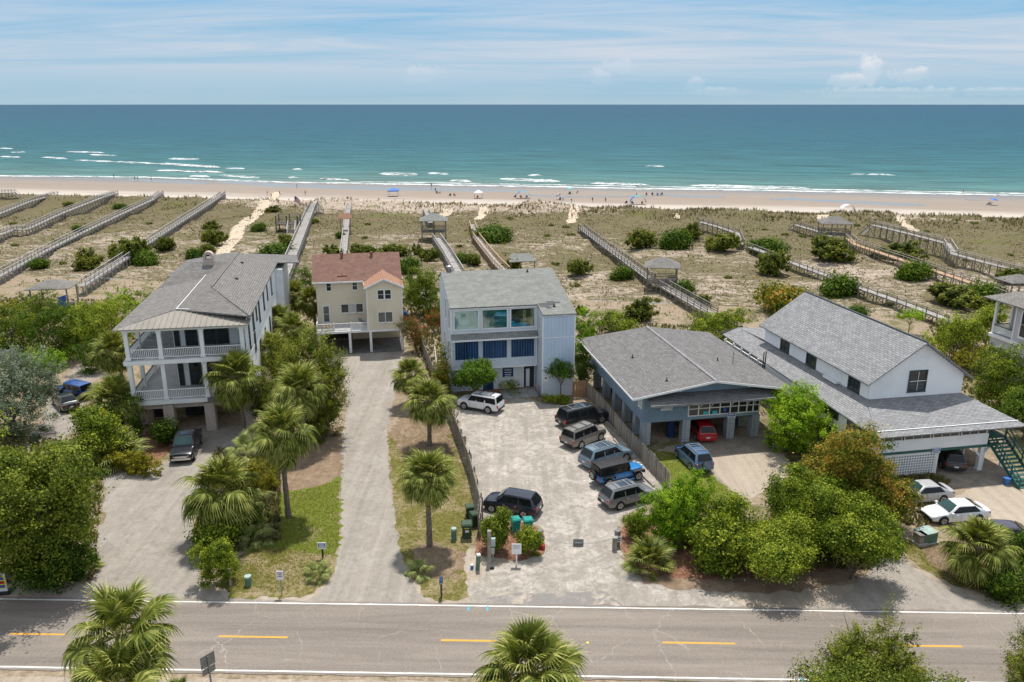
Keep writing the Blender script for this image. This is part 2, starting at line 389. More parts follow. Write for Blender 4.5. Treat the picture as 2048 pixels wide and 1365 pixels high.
def hgt(t, s):
    t = np.asarray(t, float); s = np.asarray(s, float)
    h = sm(118, 150, s) * (1 - sm(225, 250, s)) * (.40 * undul(t, s, 0, 26) + .25 * undul(t, s, 5, 9))
    cr = CREST + 4 * undul(t, s * 0, 3, 60)
    amp = 1.7 + .75 * undul(t, s * .2, 6, 28) + .35 * undul(t, s, 2, 9)
    amp = np.where(t < -120, amp * .8, amp)
    h = h + np.maximum(amp, .3) * np.exp(-((s - cr) / 8.0) ** 2)
    b = -.25 * sm(244, 256, s) - .75 * np.clip((s - 256) / 68, 0, 4)
    return h + b
def hz(p):
    t, s = ts(p); return float(hgt(t, s))
def GD(px, py, it=3):                       # a photo pixel's place on the (uneven) dunes
    p = G(px, py)
    for _ in range(it): p = G(px, py, hz(p))
    return p
def grid(name, t0, t1, s0, s1, dt, ds, m, flat=False):
    tt = np.arange(t0, t1 + 1e-6, dt); ss = np.linspace(s0, s1, int(round((s1 - s0) / ds)) + 1)
    T, S_ = np.meshgrid(tt, ss); Z = T * 0 if flat else hgt(T, S_)
    co = np.stack([T * ST.x + S_ * SN.x, T * ST.y + S_ * SN.y, Z], -1).reshape(-1, 3)
    n, k = len(tt), len(ss); idx = (np.arange(k - 1)[:, None] * n + np.arange(n - 1)[None]).ravel()
    fs = np.stack([idx, idx + 1, idx + n + 1, idx + n], 1)
    me = bpy.data.meshes.new(name); me.vertices.add(len(co)); me.vertices.foreach_set('co', co.ravel())
    me.loops.add(fs.size); me.loops.foreach_set('vertex_index', fs.ravel()); me.polygons.add(len(fs))
    me.polygons.foreach_set('loop_start', np.arange(len(fs)) * 4); me.update(calc_edges=True); me.validate()
    me.polygons.foreach_set('use_smooth', [True] * len(fs)); me.materials.append(m)
    return link(me, name, kind='structure')
def newmat(name):
    m = bpy.data.materials.new(name); m.use_nodes = True; M[name] = m; return m, NT(m.node_tree)
def shorecoords(t):
    co = t.n('ShaderNodeTexCoord').outputs['Object']
    return co, t.map(co, rot=(0, 0, R(11.0)))          # x along the shore, y towards the sea
def finish(t, col, rough, bumpsrc=None, dist=.05, strength=.6, spec=.2):
    b = t.n('ShaderNodeBsdfPrincipled'); b.inputs['Specular IOR Level'].default_value = spec
    t.val(col, b.inputs['Base Color']); t.val(rough, b.inputs['Roughness'])
    if bumpsrc is not None:
        bp = t.n('ShaderNodeBump', i_Strength=strength, i_Distance=dist); t.l(bumpsrc, bp.inputs['Height']); t.l(bp.outputs[0], b.inputs['Normal'])
    o = t.n('ShaderNodeOutputMaterial'); t.l(b.outputs[0], o.inputs[0])
# dune scrub: bleached sand showing between mats of dry grass and low green vine
m, t = newmat('dune_ground'); co, sc_ = shorecoords(t)
f1 = t.noise(t.map(sc_, (.16, .34, 1)), 1.0, 7, .68, .6); f2 = t.noise(t.map(sc_, (.8, 1.6, 1)), 1.0, 7, .8, .7); f3 = t.noise(sc_, 4.0, 3, .7); fb = t.noise(t.map(sc_, (.02, .035, 1)), 1.0, 3, .5)
sy = t.sep(sc_)[1]
mixf = t.math('ADD', t.math('MULTIPLY', f1, .36), t.math('MULTIPLY', f2, .70))
mixf = t.math('ADD', mixf, t.math('MULTIPLY', t.math('SUBTRACT', fb, .5), .35))
mixf = t.math('SUBTRACT', mixf, t.ramp(t.math('DIVIDE', sy, 400), [(.33, 0.0), (.44, .02), (.51, .11), (.57, .14), (.60, .05)]))
sx = t.sep(sc_)[0]
bare = t.math('MULTIPLY', t.ramp(t.math('DIVIDE', sy, 400), [(.545, 0.0), (.575, 1.0), (.615, 1.0), (.63, .3)]), t.ramp(t.math('MULTIPLY_ADD', sx, .0025, .5), [(.12, 0.0), (.2, 1.0), (.36, 1.0), (.50, .15)]))
mixf = t.math('MULTIPLY_ADD', bare, .20, mixf)
sand = t.ramp(f3, [(.3, (.40, .32, .25)), (.7, (.58, .49, .405))])
sand = t.mix(t.ramp(t.noise(sc_, 2.1, 4, .75, .6), [(.50, 0.0), (.60, .75)]), sand, (.205, .155, .105))
grass = t.ramp(f2, [(.3, (.078, .064, .030)), (.55, (.168, .140, .074)), (.78, (.265, .22, .135))])
cc = t.mix(t.ramp(mixf, [(.522, 0.0), (.586, 1.0)]), grass, sand)
gv = t.ramp(t.noise(t.map(sc_, (.07, .13, 1), (5, 3, 0)), 1.0, 5, .65), [(.57, 0.0), (.66, .75)])
cc = t.mix(gv, cc, t.ramp(f2, [(.35, (.085, .095, .022)), (.7, (.19, .185, .05))]))
finish(t, cc, .95, t.math('ADD', f2, t.math('MULTIPLY', f3, .4)), .25, .8)
# yard ground: leaf litter, sand and thin grass
m, t = newmat('yard_ground'); co, sc_ = shorecoords(t)
f1 = t.noise(sc_, .22, 6, .65, .4); f2 = t.noise(sc_, 2.2, 5, .7); f3 = t.noise(sc_, 9, 3, .7)
cc = t.ramp(f2, [(.3, (.17, .125, .08)), (.5, (.30, .235, .165)), (.72, (.44, .36, .27))])
cc = t.mix(t.ramp(f1, [(.50, 0.0), (.60, .8)]), cc, t.ramp(f3, [(.3, (.07, .08, .022)), (.7, (.16, .155, .05))]))
finish(t, cc, .95, f2, .1, .6)
# lawn: olive turf with dry straw patches
def lawnmat(name, dry, green=((.085, .10, .016), (.20, .205, .04))):
    m, t = newmat(name); co, sc_ = shorecoords(t)
    f1 = t.noise(sc_, .35, 6, .7, .5); f2 = t.noise(sc_, 3.2, 5, .75); f3 = t.noise(sc_, 12, 3, .7)
    g = t.ramp(f2, [(.32, green[0]), (.68, green[1])])
    s = t.ramp(f3, [(.3, (.26, .19, .10)), (.7, (.45, .36, .24))])
    k = t.math('MULTIPLY_ADD', f1, .8, t.math('MULTIPLY', f2, .45))
    cc = t.mix(t.ramp(k, [(.72 - dry * .3, 0.0), (.86 - dry * .3, .85)]), g, s)
    finish(t, cc, .95, t.math('ADD', f2, f3), .08, .8)
lawnmat('lawn_green', .16, ((.085, .115, .014), (.205, .23, .036))); lawnmat('lawn_dry', .42, ((.10, .095, .022), (.21, .19, .05)))
# gravel and sand drives
def gravel(name, lo, hi, pale, amount, s=1.0):
    m, t = newmat(name); co, sc_ = shorecoords(t)
    f0 = t.noise(sc_, .28 * s, 5, .65, .8); f1 = t.noise(sc_, 1.4, 6, .72, 1.2); f2 = t.noise(sc_, 11, 4, .75); f3 = t.noise(sc_, 40, 2, .6)
    cc = t.ramp(f2, [(.3, lo), (.7, hi)])
    k = t.math('MULTIPLY_ADD', f1, .75, t.math('MULTIPLY', f0, .55))
    cc = t.mix(t.ramp(k, [(.62, 0.0), (.80, amount)]), cc, pale)
    cc = t.mix(t.ramp(f1, [(.30, .4), (.46, 0.0)]), cc, tuple(c * .62 for c in lo))
    tr = t.noise(t.map(co, (1.3, .05, 1), (0, 0, 0), (0, 0, -YAW)), 1.0, 4, .65, .6)
    cc = t.mix(1.0, cc, t.ramp(tr, [(.32, .87), (.68, 1.11)]), 'MULTIPLY')
    cc = t.mix(1.0, cc, t.ramp(f3, [(.3, .86), (.7, 1.12)]), 'MULTIPLY')
    finish(t, cc, .95, t.math('ADD', f2, f3), .04, .7)
gravel('gravel_tan', (.27, .238, .205), (.37, .332, .288), (.44, .405, .36), .55)
gravel('gravel_grey', (.275, .245, .21), (.385, .345, .30), (.46, .425, .38), .45)
gravel('lot_sand', (.28, .25, .217), (.40, .36, .312), (.56, .515, .455), .85, 1.5)
gravel('verge_sand', (.34, .275, .21), (.45, .385, .31), (.53, .47, .39), .6)
gravel('pad_tan', (.38, .315, .245), (.46, .39, .31), (.48, .41, .33), .5)
gravel('leaf_litter', (.17, .115, .075), (.31, .225, .15), (.40, .31, .22), .5, 2.0)
# asphalt, sun-bleached, with sealed cracks
m, t = newmat('asphalt'); co = t.n('ShaderNodeTexCoord').outputs['Object']
f0 = t.noise(t.map(co, (.05, .75, 1)), 1.0, 5, .68, .6); f1 = t.noise(co, 9, 4, .75); f2 = t.noise(t.map(co, (.5, 3, 1)), 1.0, 5, .7)
cc = t.ramp(t.math('MULTIPLY_ADD', f0, .6, t.math('MULTIPLY', f1, .4)), [(.36, (.165, .14, .12)), (.60, (.285, .246, .212))])
cc = t.mix(t.ramp(f2, [(.58, 0.0), (.75, .35)]), cc, (.31, .275, .24))
dv = t.n('ShaderNodeVectorMath', operation='ADD'); t.l(co, dv.inputs[0])
nz = t.n('ShaderNodeTexNoise', i_Scale=.9, i_Detail=4.0); t.l(co, nz.inputs['Vector']); sc2 = t.n('ShaderNodeVectorMath', operation='SCALE'); t.l(nz.outputs['Color'], sc2.inputs[0]); sc2.inputs['Scale'].default_value = 1.6
t.l(sc2.outputs[0], dv.inputs[1])
vo = t.n('ShaderNodeTexVoronoi', feature='DISTANCE_TO_EDGE', i_Scale=.23, voronoi_dimensions='2D'); t.l(t.map(dv.outputs[0], (1.1, .75, 1)), vo.inputs['Vector'])
ck = t.ramp(vo.outputs['Distance'], [(.003, 1.0), (.010, 0.0)])
ck = t.math('MULTIPLY', ck, t.ramp(t.noise(co, .28, 3), [(.46, 0.0), (.58, .5)]))
cc = t.mix(ck, cc, (.44, .40, .35))
finish(t, cc, .9, f1, .02, .5)
m, t = newmat('asphalt_worn'); co = t.n('ShaderNodeTexCoord').outputs['Object']
f0 = t.noise(co, .55, 6, .7, 1); f1 = t.noise(co, 9, 4, .75)
cc = t.ramp(f1, [(.3, (.20, .185, .175)), (.7, (.27, .25, .235))]); cc = t.mix(t.ramp(f0, [(.50, 0.0), (.66, .9)]), cc, (.50, .43, .34)); finish(t, cc, .9, f1, .02, .5)
# painted lines, worn
def linemat(name, c):
    m, t = newmat(name); co = t.n('ShaderNodeTexCoord').outputs['Object']
    k = t.ramp(t.noise(t.map(co, (.8, 4, 1)), 1.6, 6, .75), [(.36, .55), (.48, 0.0)])
    finish(t, t.mix(k, c, (.26, .235, .21)), .8)
linemat('line_white', (.74, .72, .68)); linemat('line_yellow', (.66, .36, .06))
# beach: pale dry sand, pinkish damp sand, grey wet sand at the edge of the water
m, t = newmat('beach_sand'); co, sc_ = shorecoords(t); sy = t.sep(sc_)[1]
f1 = t.noise(t.map(sc_, (.015, .10, 1)), 1.0, 5, .6, .3); f2 = t.noise(t.map(sc_, (.12, .9, 1)), 1.0, 5, .7)
d = t.math('ADD', sy, t.math('MULTIPLY_ADD', f1, 26.0, -13.0))
k = t.math('DIVIDE', t.math('SUBTRACT', d, 240.0), 100.0)
cc = t.ramp(k, [(.10, (.52, .465, .405)), (.22, (.46, .405, .345)), (.30, (.305, .248, .202)), (.58, (.27, .22, .18)), (.72, (.21, .182, .158)), (.9, (.15, .138, .125))])
cc = t.mix(1.0, cc, t.ramp(f2, [(.3, .88), (.7, 1.1)]), 'MULTIPLY')
finish(t, cc, t.ramp(k, [(.5, .95), (.72, .42), (.9, .12)]), f2, .05, .3, .4)
# sea: colour of the water over the sloping bottom, wind ripples as relief, swell shading painted as streaks
m, t = newmat('sea_water'); co, sc_ = shorecoords(t); sy = t.sep(sc_)[1]
fl = t.noise(t.map(sc_, (.0045, .02, 1)), 1.0, 5, .6, .4)
k = t.math('LOGARITHM', t.math('MAXIMUM', t.math('SUBTRACT', t.math('ADD', sy, t.math('MULTIPLY_ADD', fl, 60.0, -30.0)), 300.0), 5.0), 10.0)
k = t.math('DIVIDE', k, 4.5)
cc = t.ramp(k, [(.26, (.21, .25, .22)), (.36, (.095, .195, .18)), (.46, (.036, .14, .15)), (.58, (.012, .097, .13)), (.72, (.005, .074, .126)), (.95, (.004, .058, .115))])
st = t.ramp(t.noise(t.map(sc_, (.02, .12, 1)), 1.0, 5, .65, .3), [(.35, .66), (.68, 1.36)])  # light and shade of the swell put into the colour as streaks
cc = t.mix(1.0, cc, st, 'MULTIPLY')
cc = t.mix(1.0, cc, t.ramp(t.noise(t.map(sc_, (.035, .30, 1), (4, 2, 0)), 1.0, 5, .7, .5), [(.34, .74), (.66, 1.24)]), 'MULTIPLY')  # finer streaks of the same painted swell shading
w1 = t.noise(t.map(sc_, (.06, .30, 1)), 1.0, 4, .6, .3); w2 = t.noise(t.map(sc_, (.30, .9, 1)), 1.0, 4, .65, .3); w3 = t.noise(t.map(sc_, (.016, .07, 1)), 1.0, 3, .5)
hgt_ = t.math('ADD', t.math('MULTIPLY', w1, 1.6), t.math('ADD', t.math('MULTIPLY', w2, .6), t.math('MULTIPLY', w3, 3.0)))
cap = t.math('MULTIPLY', t.ramp(w2, [(.66, 0.0), (.72, .35)]), t.ramp(w1, [(.5, 0.0), (.62, 1.0)]))
cc = t.mix(cap, cc, (.5, .58, .58))
finish(t, cc, .38, hgt_, 1.0, .9, .04)
m, t = newmat('foam'); co, sc_ = shorecoords(t)
fc = t.ramp(t.noise(t.map(sc_, (.5, 1.2, 1)), 1.0, 5, .7), [(.3, (.55, .62, .60)), (.52, (.82, .83, .83))]); fa = t.ramp(t.noise(t.map(sc_, (.13, .8, 1)), 1.0, 6, .75, .4), [(.42, 0.0), (.56, 1.0)])
fd = t.n('ShaderNodeBsdfDiffuse'); t.l(fc, fd.inputs[0]); ft = t.n('ShaderNodeBsdfTransparent'); fm_ = t.n('ShaderNodeMixShader'); t.l(fa, fm_.inputs[0]); t.l(ft.outputs[0], fm_.inputs[1]); t.l(fd.outputs[0], fm_.inputs[2])
fo = t.n('ShaderNodeOutputMaterial'); t.l(fm_.outputs[0], fo.inputs[0])
m, t = newmat('wet_film'); co, sc_ = shorecoords(t)
finish(t, t.ramp(t.noise(t.map(sc_, (.05, .4, 1)), 1.0, 4), [(.3, (.20, .20, .19)), (.7, (.22, .22, .215))]), .22, None, spec=.3)

grid('ground', -260, 260, -40, 128, 8, 8, M['yard_ground'], flat=True)
grid('dunes', -260, 260, 128, 252, 1.3, 1.0, M['dune_ground'])
grid('beach', -420, 420, 252, 400, 4, 4, M['beach_sand'])
SEA_Z = -1.0
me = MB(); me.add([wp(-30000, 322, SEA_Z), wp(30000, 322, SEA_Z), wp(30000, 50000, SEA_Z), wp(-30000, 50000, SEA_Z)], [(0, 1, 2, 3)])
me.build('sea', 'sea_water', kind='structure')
bd = MB(); bd.add([wp(-30000, 400, -3), wp(30000, 400, -3), wp(30000, 50000, -9), wp(-30000, 50000, -9)], [(0, 1, 2, 3)]); bd.build('seabed', 'beach_sand', kind='structure')

# ---------------------------------------------------------------- sheets on the ground
def ragged(pts, amp, step, seed, closed=True):
    rg = random.Random(seed); out = []; n = len(pts)
    for k in range(n if closed else n - 1):
        a, b = pts[k], pts[(k + 1) % n]; L = (b - a).length; c = max(1, int(L / step))
        nr = Vector((-(b - a).y, (b - a).x, 0)).normalized()
        for j in range(c):
            p = a.lerp(b, j / c); w = amp if j else amp * .4
            out.append(p + nr * rg.uniform(-w, w))
    return out
LV = {}
def sheet(name, px, m, z, amp=.14, step=.45, seed=1):
    pts = [G(*p, z) for p in px]; pts = ragged(pts, amp, step, seed)
    V2, _, F2, *_ = delaunay_2d_cdt([Vector((p.x, p.y)) for p in pts], [], [list(range(len(pts)))], 1, 1e-4)
    F2 = [f if (V2[f[1]] - V2[f[0]]).cross(V2[f[2]] - V2[f[0]]) > 0 else f[::-1] for f in F2]
    me = bpy.data.meshes.new(name); me.from_pydata([(v.x, v.y, z) for v in V2], [], F2); me.update(); me.materials.append(M[m])
    return link(me, name, kind='structure')
sheet('verge', [(-250, 1150), (150, 1165), (400, 1160), (650, 1165), (690, 1140), (830, 1140), (930, 1100), (1100, 1120), (1250, 1105), (1400, 1150), (1700, 1170), (1800, 1130), (2000, 1180), (2350, 1190), (2350, 1245), (1024, 1222), (-250, 1205)], 'verge_sand', .004, .3, .7, 3)
sheet('drive', [(212, 950), (208, 1040), (178, 1100), (192, 1150), (140, 1190), (20, 1196), (10, 1204), (630, 1207), (520, 1200), (450, 1200), (405, 1165), (388, 1100), (385, 1040), (405, 990), (432, 940), (458, 905), (500, 880), (500, 850), (400, 850), (333, 926), (300, 936)], 'gravel_tan', .008, .2, .5, 4)
sheet('drive', [(60, 905), (110, 890), (150, 860), (170, 800), (190, 760), (250, 730), (240, 715), (150, 735), (100, 790), (80, 850), (30, 900)], 'gravel_tan', .008, .2, .5, 5)
sheet('drive', [(625, 708), (690, 775), (694, 820), (684, 870), (680, 1000), (683, 1070), (673, 1130), (640, 1190), (600, 1208), (862, 1212), (835, 1185), (808, 1130), (793, 1050), (780, 960), (774, 862), (790, 790), (806, 740), (806, 700)], 'gravel_grey', .012, .12, .5, 6)
sheet('parking_lot', [(900, 795), (960, 785), (1080, 805), (1165, 815), (1245, 880), (1335, 985), (1290, 1012), (1245, 1035), (1232, 1075), (1246, 1130), (1300, 1160), (1420, 1180), (1500, 1219), (940, 1214), (930, 1180), (985, 1135), (1086, 1112), (1086, 1060), (1062, 1042), (962, 1040), (955, 965), (925, 870)], 'lot_sand', .008, .2, .5, 7)
sheet('driveway_apron', [(968, 1211), (975, 1197), (1005, 1185), (1100, 1187), (1200, 1182), (1212, 1184), (1240, 1205), (1252, 1216)], 'asphalt_worn', .014, .08, .4, 8)
sheet('drive', [(1590, 1222), (1680, 1200), (1730, 1150), (1760, 1110), (1778, 1085), (1792, 1090), (1830, 1140), (1900, 1178), (1990, 1208), (2090, 1228), (2090, 1238)], 'gravel_grey', .012, .15, .5, 9)
sheet('drive', [(1300, 905), (1350, 890), (1520, 870), (1600, 900), (1590, 930), (1500, 1000), (1440, 975), (1400, 935)], 'brown_dirt', .008, .2, .5, 10)
sheet('concrete_pad', [(1418, 912), (1545, 904), (1585, 935), (1570, 960), (1500, 1000), (1470, 985), (1432, 950)], 'pad_tan', .016, .06, .6, 11)
sheet('drive', [(1900, 1000), (1930, 980), (2048, 955), (2200, 930), (2200, 1050), (2060, 1060), (1985, 1045), (1930, 1020)], 'pad_tan', .008, .2, .5, 12)
sheet('drive', [(1870, 965), (1880, 935), (1990, 930), (2080, 950), (1990, 975), (1920, 975)], 'brown_dirt', .012, .2, .5, 13)
sheet('lawn', [(560, 985), (590, 968), (620, 972), (650, 958), (680, 955), (682, 1090), (668, 1130), (640, 1175), (560, 1192), (470, 1196), (430, 1170), (480, 1120), (520, 1050)], 'lawn_green', .016, .35, .35, 14)
sheet('lawn', [(470, 1196), (440, 1165), (480, 1110), (560, 1095), (660, 1110), (672, 1125), (648, 1172), (600, 1195)], 'lawn_dry', .020, .25, .4, 15)
sheet('lawn', [(776, 865), (850, 850), (905, 870), (945, 1000), (950, 1075), (925, 1130), (940, 1195), (880, 1205), (848, 1195), (805, 1120), (790, 1040)], 'lawn_dry', .016, .2, .4, 16)
sheet('lawn', [(1290, 900), (1345, 905), (1400, 930), (1440, 965), (1500, 1010), (1480, 1020), (1380, 1000), (1340, 965)], 'lawn_green', .020, .2, .4, 17)
sheet('lawn', [(1795, 1090), (1830, 1075), (1900, 1085), (2080, 1080), (2080, 1205), (1990, 1200), (1900, 1168), (1835, 1130)], 'lawn_dry', .016, .2, .4, 18)
sheet('planting_bed', [(952, 1080), (970, 1040), (1060, 1045), (1088, 1062), (1088, 1108), (1040, 1122), (985, 1115), (950, 1110)], 'mulch', .020, .12, .4, 19)
sheet('planting_bed', [(1238, 1070), (1260, 1040), (1330, 1030), (1450, 1060), (1700, 1080), (1730, 1140), (1650, 1160), (1520, 1160), (1420, 1165), (1330, 1165), (1270, 1150), (1245, 1110)], 'mulch', .020, .2, .5, 20)
sheet('planting_bed', [(296, 935), (255, 900), (300, 850), (330, 850), (345, 900)], 'mulch', .024, .1, .4, 21)
sheet('planting_bed', [(895, 780), (900, 772), (1050, 768), (1048, 784), (980, 790)], 'mulch', .012, .1, .4, 22)

sheet('leaf_litter', [(560, 985), (545, 950), (575, 905), (610, 885), (650, 862), (690, 850), (684, 900), (681, 955), (650, 966), (600, 978)], 'leaf_litter', .020, .35, .4, 23)
sheet('leaf_litter', [(780, 868), (800, 835), (850, 825), (895, 850), (905, 900), (880, 925), (840, 900), (800, 905)], 'leaf_litter', .020, .35, .4, 24)
sheet('leaf_litter', [(1240, 1112), (1300, 1150), (1420, 1160), (1560, 1155), (1720, 1128), (1735, 1150), (1600, 1185), (1420, 1185), (1290, 1168)], 'leaf_litter', .024, .3, .5, 25)
sheet('leaf_litter', [(810, 1095), (870, 1085), (930, 1110), (910, 1160), (850, 1150)], 'leaf_litter', .022, .35, .4, 26)
sheet('leaf_litter', [(1850, 1085), (1920, 1075), (1960, 1110), (1960, 1160), (1900, 1150), (1850, 1120)], 'leaf_litter', .022, .35, .4, 27)
# ---------------------------------------------------------------- the road
RA = math.atan2(-.0237, 1.0)
rd = Vector((math.cos(RA), math.sin(RA), 0)); rn = Vector((-math.sin(RA), math.cos(RA), 0))
rtop = G(1024, 1214); RW = 6.42
rf = top('road', 'worn grey two lane asphalt road with dashed yellow centre line', 'road', rtop, RA); rf['kind'] = 'structure'
o = MB(); hw = 110
edge = [(-hw + k * .8, .28 + .07 * math.sin(k * 1.7) + random.Random(k).uniform(-.07, .07), .028) for k in range(int(2 * hw / .8) + 1)]
bot = [(-hw + k * .8, -RW - .25 + random.Random(k + 999).uniform(-.07, .07), .028) for k in range(int(2 * hw / .8) + 1)]
vs = edge + bot; n = len(edge); o.add(vs, [(k, n + k, n + k + 1, k + 1) for k in range(n - 1)]); o.build('roadway', 'asphalt', rf)
def rline(y, x0, x1, w, m, z=.033):
    o = MB(); k = int((x1 - x0) / .5); rg = random.Random(int(x0 * 7 + y * 3)); a = []; b = []
    for j in range(k + 1):
        xx = x0 + (x1 - x0) * j / k; a.append((xx, y - w / 2 + rg.uniform(-.012, .012), z)); b.append((xx, y + w / 2 + rg.uniform(-.012, .012), z))
    o.add(a + b, [(j, j + 1, k + 2 + j, k + 1 + j) for j in range(k)]); o.build('road_marking', m, rf)
rline(0, -hw, hw, .12, 'line_white'); rline(-RW, -hw, hw, .12, 'line_white')
for a, b in (((20, 1268), (130, 1271)), ((438, 1273), (575, 1277)), ((882, 1281), (995, 1284)), ((1325, 1286), (1470, 1289)), ((1800, 1292), (1925, 1295))):
    xa, xb = (G(*a) - rtop).dot(rd), (G(*b) - rtop).dot(rd); rline((G(*a) - rtop).dot(rn) * .5 + (G(*b) - rtop).dot(rn) * .5, xa, xb, .16, 'line_yellow')
sheet('verge', [(-300, 1352), (480, 1358), (1400, 1371), (2300, 1380), (2300, 1650), (-300, 1650)], 'verge_sand', .036, .1, .6, 30)

# ---------------------------------------------------------------- surf and wet sand
def ribbon(name, pts, w, m, z=.05, seed=0, h=0.0, step=1.2, kind='structure'):
    rg = random.Random(seed); P = []
    for k in range(len(pts) - 1):
        a, b = pts[k], pts[k + 1]; c = max(2, int((b - a).length / step)); P += [a.lerp(b, j / c) for j in range(c)]
    P.append(pts[-1]); n = len(P); o = MB(); A, B, D = [], [], []; wv = 1.0
    for k, p in enumerate(P):
        e = min(1, min(k, n - 1 - k) / max(2, n * .12)); wv = .82 * wv + .18 * rg.uniform(.45, 1.7)
        ww = w * wv * (.12 + .88 * e) * .5; off = rg.uniform(-.12, .12) * w
        A.append(p + SN * (off - ww - rg.uniform(0, .25) * w)); D.append(p + SN * off + Vector((0, 0, h * e))); B.append(p + SN * (off + ww))
    for q in A + B: q.z += 0
    o.add(A + D + B, [(k, k + 1, n + k + 1, n + k) for k in range(n - 1)] + [(n + k, n + k + 1, 2 * n + k + 1, 2 * n + k) for k in range(n - 1)])
    return o.build(name, m, kind=kind)
shore = [(-260, 351), (0, 352), (200, 353.5), (330, 355.5), (470, 361), (560, 364.5), (700, 366.5), (850, 369.5), (1000, 372), (1150, 374.5), (1300, 377.5), (1480, 380), (1640, 383), (1800, 386), (2048, 391), (2300, 396)]
ribbon('wave_foam', [G(a, b, SEA_Z + .12) for a, b in shore], 4.6, 'foam', seed=5, h=.15)
ribbon('wave_foam', [G(a, b - 3.5, SEA_Z + .12) for a, b in shore if a > 560], 2.2, 'foam', seed=6, h=.2)
rg = random.Random(11)
for k, (x0, x1, y0, y1, w) in enumerate(((133, 210, 304, 306, 4), (180, 236, 310, 312, 4), (340, 398, 317.5, 319, 8), (320, 440, 327, 335, 8), (450, 490, 337, 338, 4), (0, 26, 297, 298, 4), (22, 50, 305, 305, 4), (85, 135, 315, 318, 4), (150, 230, 321, 324, 5),
        (230, 320, 324, 328, 5), (585, 605, 339, 339.5, 4), (760, 835, 347, 350, 10), (855, 900, 347, 349, 5), (900, 945, 361, 363, 6), (1000, 1120, 358, 363, 9), (1055, 1085, 351, 352, 4), (310, 450, 341, 345, 4), (380, 420, 352, 354, 4), (440, 520, 351, 356, 5), (1380, 1620, 371, 377, 6), (575, 595, 355, 356, 5), (0, 40, 314, 315, 4), (640, 700, 358, 361, 3), (1180, 1300, 367, 371, 4), (1700, 1790, 349, 351, 1.5), (1290, 1330, 333, 334, 1.5))):
    w *= .95
    ribbon('wave_foam', [G(x0, y0, SEA_Z + .1), G((x0 + x1) / 2, (y0 + y1) / 2 + rg.uniform(-.4, .4), SEA_Z + .1), G(x1, y1, SEA_Z + .1)], w, 'foam', seed=20 + k, h=.5, step=.9)
def pool(pts, w, seed):
    P = []
    for a, b in pts:
        p = G(a, b, -.5); P.append(Vector((p.x, p.y, hz(p) + .05)))
    ribbon('tide_pool', P, w, 'wet_film', seed=seed)
pool([(440, 361), (560, 371), (760, 377), (950, 380), (1050, 380)], 11, 61); pool([(1040, 389), (1130, 394), (1300, 391), (1330, 390)], 3.5, 62)
pool([(1310, 388), (1380, 392), (1450, 393)], 6, 63); pool([(1540, 398), (1600, 398), (1680, 403), (1800, 409), (1850, 410)], 8, 64); pool([(1580, 389), (1590, 394), (1560, 399)], 3, 65); pool([(1930, 398), (1960, 399)], 4, 66)
pool([(250, 357), (330, 362), (420, 366)], 6, 67)
# foot paths through the dunes
def path(px, w, seed):
    P = []
    for a, b in px:
        p = GD(a, b); P.append(p)
    Q = []
    for k in range(len(P) - 1):
        c = max(2, int((P[k + 1] - P[k]).length / 1.0)); Q += [P[k].lerp(P[k + 1], j / c) for j in range(c)]
    Q.append(P[-1]); rg = random.Random(seed); A, B = [], []
    for k, p in enumerate(Q):
        d = (Q[min(k + 1, len(Q) - 1)] - Q[max(k - 1, 0)]); nr = Vector((-d.y, d.x, 0)).normalized()
        for L, sg in ((A, 1), (B, -1)):
            q = p + nr * sg * w * .5 * rg.uniform(.7, 1.3); q.z = hz(q) + .09; L.append(q)
    n = len(Q); o = MB(); o.add(A + B, [(k, n + k, n + k + 1, k + 1) for k in range(n - 1)]); o.build('sand_path', 'path_sand', kind='structure')
gravel('path_sand', (.50, .40, .29), (.62, .52, .40), (.66, .57, .46), .5)
path([(440, 512), (468, 478), (480, 455), (515, 430), (545, 398), (556, 385)], 3.4, 1); path([(868, 432), (895, 420), (905, 411), (912, 404)], 2.6, 2)
path([(955, 440), (965, 425), (972, 412)], 2.4, 3); path([(1141, 447), (1146, 430), (1152, 415)], 2.6, 4); path([(1795, 432), (1808, 448), (1830, 465)], 2.6, 5); path([(1645, 432), (1652, 445)], 3.0, 6); path([(1350, 425), (1356, 438)], 2, 7)
# ---------------------------------------------------------------- foliage
def quads_mesh(name, V, tint, m):
    """V: (N,4,3) leaf corners"""
    N = len(V); me = bpy.data.meshes.new(name); me.vertices.add(4 * N); me.vertices.foreach_set('co', V.reshape(-1))
    me.loops.add(4 * N); me.loops.foreach_set('vertex_index', np.arange(4 * N)); me.polygons.add(N); me.polygons.foreach_set('loop_start', np.arange(N) * 4)
    me.update(calc_edges=True)
    a = me.attributes.new('tint', 'FLOAT', 'POINT'); a.data.foreach_set('value', np.repeat(np.clip(tint, 0, 1), 4))
    me.materials.append(M[m] if isinstance(m, str) else m); return me
def unit(a): return a / np.maximum(np.linalg.norm(a, axis=1), 1e-6)[:, None]
def leaves(rs, cen, out, size, asp=.55, updown=.35):
    """leaf quads at cen, facing loosely along out"""
    N = len(cen); nrm = unit(out * .9 + rs.normal(0, .62, (N, 3)) + np.array([0, 0, updown]))
    a = unit(np.cross(nrm, rs.normal(0, 1, (N, 3)))); b = np.cross(nrm, a)
    L = size * rs.uniform(.65, 1.35, N); a = a * L[:, None] * .5; b = b * L[:, None] * .5 * asp
    return np.stack([cen - a, cen + b - a * .1, cen + a, cen - b - a * .1], 1)
